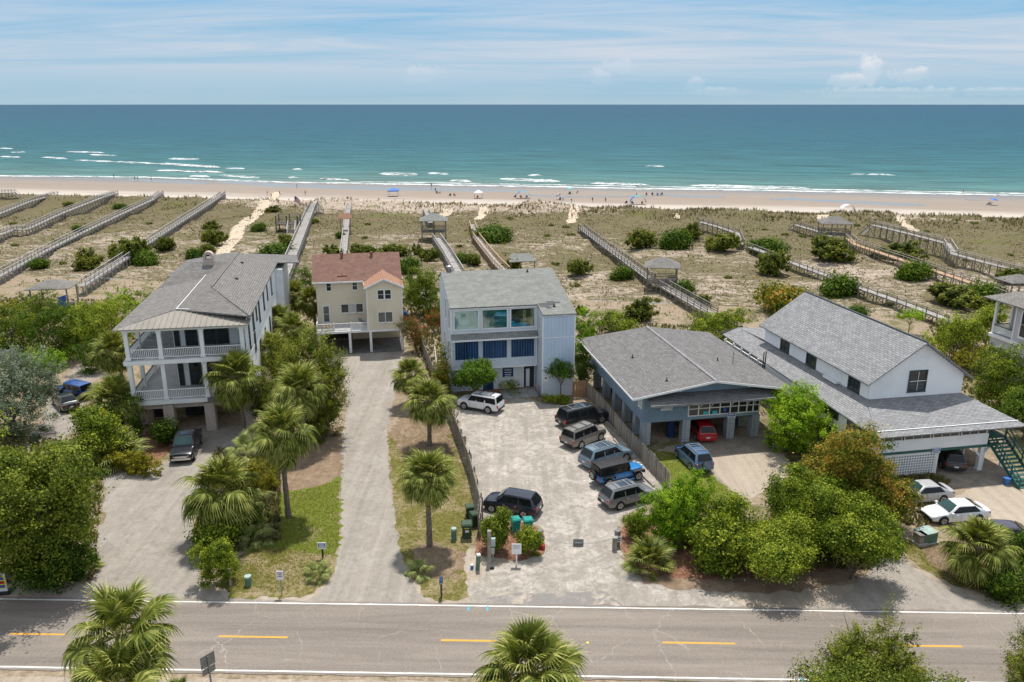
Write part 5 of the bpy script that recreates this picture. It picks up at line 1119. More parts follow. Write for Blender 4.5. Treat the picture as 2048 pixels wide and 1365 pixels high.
# top floor picture windows over a furnished room
f = mp('F', FY)
for k, (a, b) in enumerate(((-9.5, -6.92), (-6.44, -3.74), (-3.26, -.66))):
    o = MB(); o.box(a, b, FY - .028, FY - .012, 7.5, 9.55); o.build('room_wall', ['blind', 'room_teal', 'window_glass'][k], Cc)
    w = MB(); z0, z1 = 7.5, 9.55
    bx6(w, f, a - .1, a, 0, .12, z0 - .1, z1 + .1); bx6(w, f, b, b + .1, 0, .12, z0 - .1, z1 + .1); bx6(w, f, a, b, 0, .12, z0 - .1, z0); bx6(w, f, a, b, 0, .12, z1, z1 + .1); wf = w.build('window', 'white_trim', Cc)
    sh = MB() 
    if k == 0: bx6(sh, f, a + .9, a + 1.6, .03, .06, z0 + .45, z0 + 1.1); bx6(sh, f, a + .3, a + 2.3, .03, .05, z0 + .02, z0 + .3); sh.build('furniture', 'cloth_white', wf)
    if k == 1:
        bx6(sh, f, a + .9, a + 1.3, .03, .06, z0 + .5, z0 + 1.05); bx6(sh, f, a + 1.0, a + 1.2, .03, .055, z0 + .1, z0 + .5); bx6(sh, f, a + 1.0, a + 2.4, .03, .05, z0 + .1, z0 + .28); bx6(sh, f, a + .05, a + .4, .03, .06, z0 + .15, z0 + .7); sh.build('furniture', 'room_wood', wf)
        sh = MB(); bx6(sh, f, a + 1.5, b - .02, .03, .05, z1 - .75, z1 - .3); sh.build('furniture', 'canopy_cyan', wf)
    if k == 2:
        bx6(sh, f, a + .3, a + 1.7, .03, .06, z0 + .1, z0 + .45); bx6(sh, f, a + .05, a + .35, .03, .05, z0 + .05, z0 + .7); sh.build('furniture', 'canopy_cyan', wf)
        sh = MB(); bx6(sh, f, a + 1.3, a + 1.65, .03, .05, z0 + .6, z1 - .2); bx6(sh, f, b - .4, b - .02, .03, .05, z0, z1); sh.build('furniture', 'room_wood', wf)
    o = MB(); bx6(o, f, a - .005, b + .005, .075, .085, z0 - .005, z1 + .005); o.build('pane', 'clear_glass', wf)
    # middle floor: blue shades behind glass
    w = MB(); z0, z1 = 4.02, 6.22
    bx6(w, f, a - .08, a, 0, .1, z0 - .08, z1 + .08); bx6(w, f, b, b + .08, 0, .1, z0 - .08, z1 + .08); bx6(w, f, a, b, 0, .1, z1, z1 + .06); wf = w.build('window', 'blue_siding', Cc)
    n = 9
    for j in range(n):
        o = MB(); bx6(o, f, a + (b - a) * j / n + .008, a + (b - a) * (j + 1) / n - .008, .012, .03 + .012 * (j % 2), z0, z1); o.build('shade_strip', 'blue_shade', wf)
roof(Cc, [[(X0 - .05, FY - .75, 6.45), (TX - .06, FY - .75, 6.45), (TX - .06, FY - .05, 7.0), (X0 - .05, FY - .05, 7.0)]], 'shingle_pale', .10, 'awning')
o = MB(); o.box(X0 - .06, TX - .05, FY - .82, FY - .752, 6.30, 6.47); o.build('awning_trim', 'white_trim', Cc)
bx('facade', 'pale_wall', Cc, -7.0, -1.75, 3.55, 3.69, -.05, 2.9); bx('facade', 'blue_siding', Cc, X0, -7.02, 3.55, 3.69, -.05, 2.9)
bx('door', 'blue_shade', Cc, -6.3, -5.1, 3.50, 3.548, .0, 2.1); bx('passage', 'dark_interior', Cc, -1.6, -.4, 3.64, 3.69, 0, 2.7); o = MB(); o.box(-1.74, -1.62, 3.5, 3.69, 0, 2.85); o.build('door_frame', 'white_trim', Cc)  # the passage is a flat dark panel, its shade painted in
bx('passage_door', 'pale_wall', Cc, -1.35, -.95, 3.55, 3.638, .1, 2.2)
# slit windows on the side of the tower, windows of the side wall
for z0, z1 in ((7.5, 8.7), (5.2, 6.1), (3.5, 4.0)): window(Cc, 'L', TX, 1.2, 1.5, z0, z1, 1, 1, 'blue_siding', 'window_grey', .05)
for y, z0, z1 in ((3.4, 7.3, 9.6), (6.8, 7.6, 9.9), (4.5, 3.6, 5.6), (8.5, 4.0, 5.6)): window(Cc, 'L', X0, y, y + .9, z0, z1, 1, 2, 'white_trim', 'window_glass', .06)
roof(Cc, [[(X0 - .12, FY - .22, rz(FY - .22)), (TX - .08, FY - .22, rz(FY - .22)), (TX - .08, 11.5, rz(11.5)), (X0 - .12, 11.5, rz(11.5))], [(TX - .078, -.08, rz(-.08)), (X1 + .12, -.08, rz(-.08)), (X1 + .12, 11.5, rz(11.5)), (TX - .078, 11.5, rz(11.5))],
          [(X1 + .12, 15, rz(11.5) - 1.2), (X0 - .12, 15, rz(11.5) - 1.2), (X0 - .12, 11.502, rz(11.5)), (X1 + .12, 11.502, rz(11.5))]], 'shingle_pale', .14)
rg = random.Random(4); bl = []
for x, y, w, d in ((.3, 1.9, 1.0, .5), (.9, 2.3, 1.3, .6), (1.2, 2.8, .9, .45), (.1, 2.4, .7, .35), (1.9, 2.6, .7, .3), (.7, 1.5, .6, .3)):
    o = MB(); z = .012 + len(bl) * .004; o.slab([(x - w / 2, y - d / 2, rz(y - d / 2) + z), (x + w / 2, y - d / 2, rz(y - d / 2) + z), (x + w / 2, y + d / 2, rz(y + d / 2) + z), (x - w / 2, y + d / 2, rz(y + d / 2) + z)], .01); bl.append(o.build('roof_patch', 'shingle_patch', Cc))
for x, y in ((1.35, 1.7), (.2, 10.6)): MB().lathe([(.2, 0), (.07, .12), (.06, .35)], 8, (x, y, rz(y))).build('vent_pipe', 'black', Cc)
MB().lathe([(.1, 0), (.1, .3), (.36, .4), (.36, .6), (.1, .7)], 10, (X0 + .9, 11.7, rz(11.5))).build('roof_fan', 'grey_metal', Cc)
# sign board on the facade
sg = top('house_sign', 'navy house sign with scrolled top on the white ground floor wall', 'sign', lw(Cc, -3.45, 3.53, 1.35), YAW)
pts = [(-.62, 0, 0), (.62, 0, 0), (.62, 0, 1.15), (.45, 0, 1.22), (.3, 0, 1.42), (0, 0, 1.52), (-.3, 0, 1.42), (-.45, 0, 1.22), (-.62, 0, 1.15)]
MB().prism(pts, (0, .04, 0)).build('board', 'sign_navy', sg)
MB().box(-.62, .62, -.012, -.002, 1.1, 1.13).box(-.6, .6, -.012, -.002, .02, .05).build('border', 'sign_white', sg)
for z in (.86, .58, .33, .12): bx('lettering_line', 'sign_white', sg, -.42 + (.06 if z < .5 else 0), .42 - (.06 if z < .5 else 0), -.012, -.002, z - .03, z + .05)
MB().lathe([(.02, 1.2), (.13, 1.27), (.12, 1.38), (.02, 1.44)], 8, (.02, -.0, 0)).build('emblem', 'sign_white', sg)
sg = top('notice_board', 'small white notice on the corner of the blue tower', 'sign', lw(Cc, .05, .06, 1.75), YAW); bx('board', 'sign_white', sg, -.2, .35, -.05, -.02, 0, .75); bx('lettering_line', 'plastic_dark', sg, -.05, .2, -.056, -.0505, .4, .55)
for j, (dx, m_) in enumerate(((0, 'cloth_blue'), (.22, 'cloth_orange'))):
    o = MB(); o.prism([(0, 0, 0), (.25, 0, .05), (.3, 0, .8), (.16, 0, 1.35), (.0, 0, .8)], (0, .05, 0)); sbd = o.build('body_board', m_, None, loc=lw(Cc, -.55 - dx * .2, .15 + dx, .02), rz=YAW + 1.2 + .2 * j); tag(sbd, ['blue surfboard leaning against the tower corner at the passage', 'orange surfboard leaning behind the blue one at the passage'][j], 'surfboard'); sbd.rotation_euler = (R(-8), R(8), YAW + 1.1 + .2 * j)
# pavers in front of the passage
pv = top('paved_path', 'square grey pavers laid in front of the blue house passage', 'paving', lw(Cc, -3.4, 0, 0), YAW)
pv['kind'] = 'structure'; pme = MB().box(-.47, .47, -.43, .43, 0, .05).mesh('paver', 'paver'); rg = random.Random(2)
for i in range(3):
    for j in range(4):
        if i == 0 and j == 3 and False: continue
        link(pme, 'paver', pv, (-.6 + j * .98, .75 + i * .9, .012 + rg.uniform(0, .012)), rg.uniform(-.015, .015))
ac_unit('round air conditioner on the fence side of the blue house', lw(Cc, X0 - 1.0, 5.2, 0))
# stair and landing on the fence side
st = top('side_stair', 'white railed side stair along the blue house', 'stairs', lw(Cc, X0 - .7, 6.6, 0), YAW)
for k in range(12): bx('tread', 'weathered_wood', st, -.45, .45, k * .28, k * .28 + .27, .25 + k * .2, .30 + k * .2)
for x in (-.5, .5): MB().beam((x, 0, 1.1), (x, 3.4, 3.5), .07, .1).build('handrail', 'white_trim', st); MB().beam((x, 0, .2), (x, 3.4, 2.6), .06, .2).build('stringer', 'weathered_wood', st)
t = top('shed_roof', 'pale roofed dune shelter just visible behind the blue house ridge', 'shelter', G(1046, 545), YAW); MB().slab([(-3, -1.5, 2.4), (2.4, -1.5, 2.4), (1.4, 1.0, 3.5), (-2.2, 1.0, 3.5)], .12).build('roof', 'shingle_pale', t)
for x in (-2.6, 2.0): bx('post', 'weathered_wood', t, x - .08, x + .08, -1.3, -1.14, 0, 2.3)

# ---------------------------------------------------------------- the slate blue cottage on block piers
D = top('house', 'low slate blue cottage on concrete block piers with a wide grey roof', 'house', G(1120 + 690 / 4.014, 620 + 1090 / 4.014), YAW)
blk = {}
def blockpier(x, y, z1, w=.78, m='block_stone'):
    p = top('block_pier', '', '', (x, y, 0)); del p['label'], p['category']; p.parent = D
    n = int(round(z1 / .27)); key = (w,)
    if key not in blk:
        o = MB(); h = .255; b = w / 2; c = b - .035
        o.add([(-c, -c, 0), (c, -c, 0), (c, c, 0), (-c, c, 0), (-b, -b, .04), (b, -b, .04), (b, b, .04), (-b, b, .04), (-b, -b, h - .04), (b, -b, h - .04), (b, b, h - .04), (-b, b, h - .04), (-c, -c, h), (c, -c, h), (c, c, h), (-c, c, h)],
              [(3, 2, 1, 0), (12, 13, 14, 15)] + [(r * 4 + k, r * 4 + (k + 1) % 4, r * 4 + 4 + (k + 1) % 4, r * 4 + 4 + k) for r in range(3) for k in range(4)]); blk[key] = o.mesh('block', m)
    for k in range(n): link(blk[key], 'block', p, (random.Random(k + x * 7).uniform(-.012, .012), 0, k * z1 / n), random.Random(k * 3 + y).uniform(-.02, .02))
for x in (0, 3.95, 8.5, 11.05): blockpier(x, .4, 2.32)
for y in (3.0, 6.3, 9.6, 13.2, 16.6): blockpier(.15, y, 2.32); blockpier(11.0, y, 2.32)
for x in (3.6, 7.5): blockpier(x, 6.3, 2.32)
o = MB(); o.box(-.4, 4.0, 0, 17.6, 2.32, 4.95); o.box(4.002, 11.3, 2.4, 17.6, 2.32, 4.95); o.box(4.002, 11.3, 0, 2.398, 2.32, 2.62); o.build('wall', 'slate_siding', D)
panels(D, 'F', 0, -.4, 4.0, 2.34, 4.9, 18, 'slate_siding', .02, .03); panels(D, 'L', -.4, 0, 17.6, 2.34, 4.9, 40, 'slate_siding', .02, .03)
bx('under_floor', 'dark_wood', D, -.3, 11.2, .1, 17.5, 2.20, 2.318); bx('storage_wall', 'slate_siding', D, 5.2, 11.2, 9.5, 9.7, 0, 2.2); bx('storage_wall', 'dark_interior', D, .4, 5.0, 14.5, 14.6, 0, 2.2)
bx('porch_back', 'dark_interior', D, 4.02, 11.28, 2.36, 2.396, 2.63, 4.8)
# screened porch: white frame, dark mesh panes
fr = MB(); xs = [4.08, 5.08, 6.18, 7.25, 8.3, 9.15, 10.0, 10.65, 11.28]
for x in xs: fr.box(x - .055, x + .055, .0, .11, 2.62, 4.6)
for z in (2.62, 3.32, 4.52): fr.box(4.026, 11.33, -.004, .1, z, z + .09)
sp_ = fr.build('screen_frame', 'white_trim', D)
for k in range(len(xs) - 1):
    for z0, z1 in ((2.71, 3.32), (3.41, 4.52)): bx('screen_pane', 'window_glass', sp_, xs[k] + .055, xs[k + 1] - .055, .05, .07, z0, z1)
    if k in (2, 4, 6, 7, 1): MB().beam((xs[k] + .1, -.02, 3.5), (xs[k + 1] - .08, -.02, 4.5), .05, .05, (0, 1, 0)).build('brace', 'white_trim', sp_)
for x, z, w, m_ in ((5.6, 2.72, .6, 'canopy_teal'), (6.5, 2.72, .5, 'canopy_teal'), (7.6, 2.9, .3, 'cloth_blue')): MB().box(x, x + w, .02, .045, z, z + .3).build('porch_chair', m_, sp_)
window(D, 'F', -.02, 1.35, 2.35, 3.62, 4.3, 3, 2, 'white_trim', 'blind', .09); window(D, 'L', -.42, .5, 1.3, 3.7, 4.5, 2, 2, 'white_trim', 'blind', .08)
for y in (13.2, 14.6, 16.0): window(D, 'L', -.42, y, y + 1.0, 3.6, 4.6, 2, 2, 'white_trim', 'window_glass', .08)
RX, RY0, RY1 = 6.05, -1.25, 18.5
roof(D, [[(-1.95, RY0, 5.28), (RX, RY0, 6.52), (RX, RY1 - 1.0, 6.62), (-1.75, RY1, 5.28)][::-1], [(RX + .002, RY0, 6.52), (13.95, RY0, 5.2), (14.3, RY1, 5.2), (RX + .002, RY1 - 1.0, 6.62)][::-1]], 'shingle_slate', .12)
o = MB(); o.beam((-1.95, RY0 - .03, 5.20), (RX, RY0 - .03, 6.44), .05, .2); o.beam((RX, RY0 - .03, 6.44), (13.95, RY0 - .03, 5.12), .05, .2); o.beam((-1.98, RY0, 5.2), (-1.78, RY1, 5.2), .05, .16); o.build('fascia', 'white_trim', D)
MB().beam((RX, RY0, 6.56), (RX, RY1 - 1, 6.66), .3, .04).build('ridge_cap', 'shingle_light', D)
o = MB(); o.prism([(-.4, -.02, 4.95), (11.3, -.02, 4.95), (11.3, -.02, 5.5), (RX, -.02, 6.32), (-.4, -.02, 5.4)], (0, .3, 0)); o.build('gable', 'slate_siding', D)
roof(D, [[(-.35, -1.75, 4.66), (11.9, -1.75, 4.66), (11.9, -.05, 5.16), (-.35, -.05, 5.16)]], 'shingle_slate', .08, 'awning')
o = MB(); o.box(-.4, 11.95, -1.83, -1.752, 4.52, 4.68); o.build('awning_trim', 'shingle_light', D)
for x in (-.2, 1.0, 2.4, 3.6): MB().beam((x, -.05, 3.5), (x, -1.5, 4.55), .06, .09).build('bracket', 'slate_siding', D)
for x in (2.6, 9.4): MB().box(x - .08, x + .08, RY0 + .0, -.04, 5.72 , 5.86).build('rafter_end', 'white_trim', D)
for x, y in ((2.2, 1.2), (1.5, 9.0), (9.5, 6.0)):
    zz = 5.28 + (x + 1.95) * .155 if x < RX else 6.52 - (x - RX) * .167; MB().lathe([(.2, 0), (.06, .1), (.05, .35)], 7, (x, y, zz)).build('vent_pipe', 'black', D)
MB().tube([(11.0, 5.6, 5.6), (11.0, 5.6, 7.0)], .05, 6).build('vent_pipe', 'grey_metal', D)
# stair under the cottage
for k in range(9): bx('stair_tread', 'slate_siding', D, 9.2 + k * .2, 9.42 + k * .2, 2.2, 3.2, .2 + k * .22, .26 + k * .22)
MB().beam((9.1, 2.15, 1.1), (11.0, 2.15, 2.3), .07, .1).build('stair_rail', 'pale_wall', D)
MB().beam((9.1, 2.15, .0), (9.1, 2.15, 1.1), .08, .08, (1, 0, 0)).build('stair_post', 'pale_wall', D)
def banner(label, par, x, y, z, w, h):
    s_ = top('house_banner', label, 'sign', lw(par, x, y, z), YAW); bx('board', 'sign_white', s_, 0, w, -.03, 0, 0, h); bx('blue_field', 'sign_blue', s_, .04, w - .04, -.036, -.0305, h * .38, h - .05)
    bx('lettering_line', 'sign_white', s_, .12, w - .12, -.041, -.0365, h * .58, h * .74); bx('lettering_line', 'sign_blue', s_, .1, w - .1, -.036, -.0305, h * .12, h * .25); return s_
banner('blue and white notice above the red car on the slate cottage', D, 8.05, -.06, 2.18, .8, .55)
ac_unit('pale air conditioner between the picket fence and the slate cottage', lw(D, -1.15, 2.4, 0))
t = top('storage_bin', 'dark blue box standing behind the middle block pier', 'box', lw(D, 3.0, 1.6, 0), YAW); MB().box(-.3, .3, -.3, .3, 0, 1.7).build('box_body', 'sign_navy', t); MB().box(-.33, .33, -.33, .33, 1.702, 1.78).build('lid', 'sign_navy', t)

# ---------------------------------------------------------------- the white gabled house
Eh = top('house', 'long white gabled house with a lower wraparound grey roof and green stairs', 'house', G(1440 + 1335 / 3.102, 560 + 1205 / 3.102), YAW)
UX0, UX1, UY0, UY1, UZ0, UZ1, AP = -4.3, 5.15, 4.5, 23.6, 5.55, 7.45, 10.75
XM = (UX0 + UX1) / 2
o = MB(); o.box(UX0, UX1, UY0, UY1, UZ0 - .3, UZ1); o.prism([(UX0, UY0, UZ1), (UX1, UY0, UZ1), (XM, UY0, AP - .1)], (0, UY1 - UY0, 0)); o.box(-6.55, 4.7, 0, 29, 2.45, 3.48); o.box(-6.55, 4.7, 2.2, 19, 3.482, 4.42); o.build('wall', 'white_siding', Eh)
o = MB(); o.laps((UX0, UY0), (UX1, UY0), UZ0 - .2, UZ1, .2); 
n = 16
for k in range(n):
    z0 = UZ1 + (AP - .1 - UZ1) * k / n; z1 = UZ1 + (AP - .1 - UZ1) * (k + 1) / n; q = (z0 - UZ1) / (AP - .1 - UZ1); hw = (UX1 - UX0) / 2 * (1 - q)
    if hw > .3: o.laps((XM - hw + .1, UY0), (XM + hw - .1, UY0), z0, z1, .3)
o.laps((UX0, UY1), (UX0, UY0), UZ0 - .2, UZ1, .2); o.laps((-6.55, 0), (4.7, 0), 2.5, 3.46, .2); o.laps((-6.55, 19), (-6.55, 0), 2.5, 3.46, .2); o.laps((-6.55, 19), (-6.55, 2.2), 3.48, 4.4, .2); o.build('lap_siding', 'white_siding', Eh)
window(Eh, 'F', UY0, -.35, 1.25, 6.15, 7.95, 2, 2, 'dark_trim', 'window_glass', .12, proud=.09)
w = MB(); w.box(.43, .47, UY0 - .1, UY0 - .075, 6.15, 7.95); w.box(-.35, 1.25, UY0 - .1, UY0 - .078, 7.02, 7.08); w.build('sash', 'white_trim', Eh)
MB().lathe([(.28, -.03), (.28, 0), (.0, .01)], 10, (0, 0, 0)).build('gable_vent', 'white_trim', Eh, loc=(XM, UY0 - .03, 9.85)).rotation_euler = (math.pi / 2, 0, 0)
for y in (5.9, 13.2, 18.4): window(Eh, 'L', UX0, y, y + 1.55, 5.78, 7.22, 2, 2, 'dark_trim', 'window_glass', .13, proud=.09)
bx('window_unit', 'white_trim', Eh, UX0 - .5, UX0 - .03, 8.8, 11.0, 5.55, 5.75)
for y0, y1, m_ in ((.4, 3.6, 'dark_trim'), (5.2, 8.4, 'dark_trim')):
    window(Eh, 'L', -6.58, y0, y1, 3.2 if y0 < 1 else 3.55, 4.25, 4, 1, m_, 'window_grey' if y0 < 1 else 'window_glass', .1, sill=False)
# upper roof
e0, e1 = 3.85, 24.2; ov = .55; sl = (AP - UZ1) / (XM - UX0)
roof(Eh, [[(UX0 - ov, e0, UZ1 - ov * sl * .6), (XM, e0, AP + .1), (XM, e1, AP + .1), (UX0 - ov, e1, UZ1 - ov * sl * .6)][::-1], [(XM + .002, e0, AP + .1), (UX1 + ov, e0, UZ1 - ov * sl * .6), (UX1 + ov, e1, UZ1 - ov * sl * .6), (XM + .002, e1, AP + .1)][::-1]], 'shingle_light', .13)
MB().beam((XM, e0, AP + .13), (XM, e1, AP + .13), .2, .05).build('ridge_cap', 'dark_trim', Eh)
# lower wraparound roof
LZ, LX0, LX1, LY = 4.50, -7.1, 7.25, -1.25
roof(Eh, [[(LX0, LY, LZ), (LX1, LY, LZ), (UX1 + .02, UY0 + .02, UZ0 + .05), (UX0 - .02, UY0 + .02, UZ0 + .05)], [(LX0, LY, LZ - .001), (UX0 - .02, UY0 + .022, UZ0 + .05), (UX0 - .02, UY1, UZ0 + .05), (UX0 - .02, 30, 5.3), (LX0 + .9, 30.2, LZ)][::-1],
           [(LX1, LY, LZ - .001), (LX1, 25, LZ), (UX1 + .02, UY1, UZ0 + .05), (UX1 + .02, UY0 + .022, UZ0 + .05)], [(UX0 - .022, UY1 + .02, UZ0 + .05), (4.0, UY1 + .02, UZ0 + .05), (5, 31, LZ), (LX0 + .9, 31, LZ), (UX0 - .022, 30, 5.3)][::-1]], 'shingle_light', .12)
o = MB(); o.beam((LX0 + .25, -.45, 4.70), (LX1 - .3, -.45, 4.70), .10, .04); o.build('drip_strip', 'white_trim', Eh)
o = MB(); o.beam((UX0, UY0, UZ0 + .09), (LX0, LY, LZ + .05), .22, .04); o.build('hip_cap', 'shingle_light', Eh)
# screens under the front eave
for k in range(4):
    x0 = -6.4 + k * 2.75; window(Eh, 'F', .0, x0 + .1, x0 + 2.5, 3.55, 4.25, 3, 1, 'white_trim', 'window_glass', .08, name='screen', sill=False)
for x0, z in ((-6.45, 3.5), (-6.45, 3.5)): MB().beam((-6.45, -.1, 3.6), (-6.0, -.7, 4.4), .08, .08).build('brace', 'white_trim', Eh); break
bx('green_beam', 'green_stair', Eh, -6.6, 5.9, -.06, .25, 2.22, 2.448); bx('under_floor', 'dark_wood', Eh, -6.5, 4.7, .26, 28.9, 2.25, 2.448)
# lattice apron: crossing slats on a frame
lt = MB(); lt.box(-6.0, -.1, -.01, .04, 2.1, 2.2); lt.box(-6.0, -.1, -.01, .04, .12, .2); lt.box(-.2, -.1, -.012, .042, .2, 2.1); la = lt.build('lattice', 'white_trim', Eh); sl_v = MB().box(-.055, .055, .022, .038, .2, 2.1).mesh('slat', 'white_trim'); sl_h = MB().box(-5.98, -.2, .002, .020, -.055, .055).mesh('slat', 'white_trim')
for k in range(23): link(sl_v, 'slat', la, (-5.85 + k * .252, 0, 0))
for k in range(8): link(sl_h, 'slat', la, (0, 0, .32 + k * .243))
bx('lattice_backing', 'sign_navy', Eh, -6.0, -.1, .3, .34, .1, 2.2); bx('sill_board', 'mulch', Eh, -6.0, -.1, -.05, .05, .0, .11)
bx('storage_wall', 'white_siding', Eh, -.08, .02, .0, 8, 0, 2.2)
for x, y in ((4.33, .15), (4.33, 5), (4.33, 10), (-6.4, 5), (-6.4, 10), (-6.4, 15), (0, 12), (-6.4, 20), (-6.4, 24), (-6.4, 28)):
    p_ = MB().box(x - .17, x + .17, y - .17, y + .17, 0, 2.22).box(x - .24, x + .24, y - .24, y + .24, 0, .14).build('post', 'white_trim', Eh)
for sx in (-1, 1): MB().beam((4.33, .15, 1.2), (4.33 + sx * .9, .15, 2.2), .16, .16, (0, 1, 0)).build('brace', 'white_trim', Eh)
for y in (20.5, 22.5, 24.5, 26.5, 28.5): bx('porch_post', 'white_trim', Eh, -6.62, -6.46, y - .08, y + .08, 3.48, 4.5)
for y0, y1 in ((19.2, 22.5), (22.6, 25.8), (25.9, 28.9)): railing(Eh, (-6.55, y0), (-6.55, y1), 3.4, .8, .3, 'white_trim')
MB().tube([(-7.6, 17.5, 3.2), (-7.6, 17.5, 6.2)], .06, 6).tube([(-7.2, 17.8, 3.2), (-7.2, 17.8, 6.2)], .06, 6).build('vent_pipe', 'dark_wood', Eh)
banner('small blue and white notice at the top of the white lattice', Eh, -.75, -.1, 2.05, .75, .5)
# green stairs
sg = top('outdoor_stair', 'dark green wooden stairs with rails going up to the white house porch', 'stairs', lw(Eh, 5.75, .3, 0), YAW)
n = 13; run, rise = .32, 2.9 / 13
for k in range(n): bx('tread', 'green_stair', sg, -.75, .95, -(k + 1) * run, -k * run - .03, 2.9 - (k + 1) * rise, 2.96 - (k + 1) * rise)
for x in (-.82, 1.02):
    MB().beam((x, 0, 2.72), (x, -n * run, -.02), .07, .28).build('stringer', 'green_stair', sg)
    for dz in (.95, .5): MB().beam((x, 0, 2.9 + dz), (x, -n * run, dz), .06, .09).build('handrail', 'green_stair', sg)
    for k in range(5): bx('rail_post', 'green_stair', sg, x - .045, x + .045, -k * n * run / 4 - .05, -k * n * run / 4 + .05, 2.72 * (1 - k / 4), 2.9 * (1 - k / 4) + 1.0)
bx('landing', 'green_stair', sg, -.9, 1.1, .02, 2.5, 2.78, 2.92)
for x in (-.85, 1.05):
    for y in (.1, 2.4): bx('landing_post', 'white_trim', sg, x - .07, x + .07, y - .07, y + .07, 0, 4.4)
for z in (3.2, 3.5, 3.8): MB().beam((-.85, 2.4, z), (1.05, 2.4, z), .05, .08).beam((1.05, .1, z), (1.05, 2.4, z), .05, .08).build('landing_rail', 'white_trim', sg)
t = top('bucket', 'blue plastic bucket at the side of the green stairs', 'bucket', lw(Eh, 4.55, -2.9, 0)); MB().lathe([(.22, 0), (.3, .62), (.32, .64), (.28, .64), (.26, .6)], 12).build('body', 'cloth_blue', t, True)

# ---------------------------------------------------------------- the lavender house at the edge: we see its long side, the balcony at the seaward corner
Fh = top('house', 'pale lavender house with a corner balcony and arched ground floor at the picture edge', 'house', G(1967, 752), YAW)
def z_of(py): return zat(Fh.location, py)
zb0, ze = z_of(672), z_of(596)
o = MB(); o.box(0, 11, -17, 0, -.05, zb0); o.box(0.02, 11, -17, -3.0, zb0 + .002, ze - .2); o.box(2.4, 11, -3.0, 0, zb0 + .002, ze - .2); o.build('wall', 'lavender_siding', Fh)
o = MB(); o.laps((.02, -3.0), (.02, -17), zb0 + .4, ze - .3, .2); o.build('lap_siding', 'lavender_siding', Fh)
bx('balcony_floor', 'white_trim', Fh, -.22, 11.1, -17.1, .22, zb0 + .004, zb0 + .38)
for x, y in ((.1, -.1), (2.3, -.1)): bx('column', 'white_trim', Fh, x - .13, x + .13, y - .13, y + .13, zb0 + .38, ze - .2)
bx('corner_board', 'white_trim', Fh, -.02, .16, -3.14, -2.96, zb0 + .38, ze - .2)
railing(Fh, (.05, -2.9), (.05, -.25), zb0 + .38, 1.05, .13, 'white_trim', .05, 'dark_trim'); railing(Fh, (.25, -.08), (2.2, -.08), zb0 + .38, 1.05, .13, 'white_trim', .05, 'dark_trim')
for y in (-5.2, -9.5, -13.5): window(Fh, 'L', 0, y, y + 1.2, zb0 + 1.1, ze - .7, 1, 2, 'white_trim', 'window_glass', .16)
bx('frieze', 'white_trim', Fh, -.12, 11, -17.1, .12, ze - .2, ze)
roof(Fh, [[(-1.0, 1.0, ze), (-1.0, -18, ze), (5.5, -11, ze + 2.9), (5.5, -6, ze + 2.9)][::1], [(12, 1.0, ze), (-1.0, 1.001, ze), (5.5, -6, ze + 2.901)], [(-1.0, -18.001, ze), (12, -18, ze), (5.5, -11, ze + 2.901)], [(12, -18, ze), (12, 1.0, ze), (5.502, -6, ze + 2.9), (5.502, -11, ze + 2.9)]], 'shingle_taupe', .14)
za = zb0 - 1.9
for y in (-1.6, -4.6, -7.6, -10.6):
    pts = [(-.03, y - .95, .2), (-.03, y + .95, .2)] + [(-.03, y + .95 * math.cos(math.pi * k / 8), za + .95 * math.sin(math.pi * k / 8)) for k in range(9)]
    MB().prism(pts, (.028, 0, 0)).build('arch_opening', 'window_grey', Fh)
    o = MB()
    for k in range(8):
        a, b = math.pi * k / 8, math.pi * (k + 1) / 8; c = lambda r, t_: (-.06, y + r * math.cos(t_), za + r * math.sin(t_)); o.prism([c(.95, a), c(1.13, a), c(1.13, b), c(.95, b)], (.05, 0, 0))
    o.build('arch_trim', 'white_trim', Fh)

# ---------------------------------------------------------------- deck at the picture edge
t = top('garden_deck', 'grey curved garden deck at the picture edge with a timber rail', 'deck', G(-6, 730), YAW)
MB().prism([(-4, -1, 1.6), (.6, -1, 1.6), (1.7, -.2, 1.6), (2.0, .9, 1.6), (1.5, 2.4, 1.6), (-4, 2.4, 1.6)], (0, 0, .2)).build('deck', 'deck_grey', t)
for a, b in (((.6, -1), (1.7, -.2)), ((1.7, -.2), (2.0, .9)), ((-4, -1), (.6, -1))): MB().prism([(a[0], a[1], .2), (b[0], b[1], .2), (b[0], b[1], 1.58), (a[0], a[1], 1.58)], (0, .06, 0)).build('skirt_board', 'walk_wood', t)
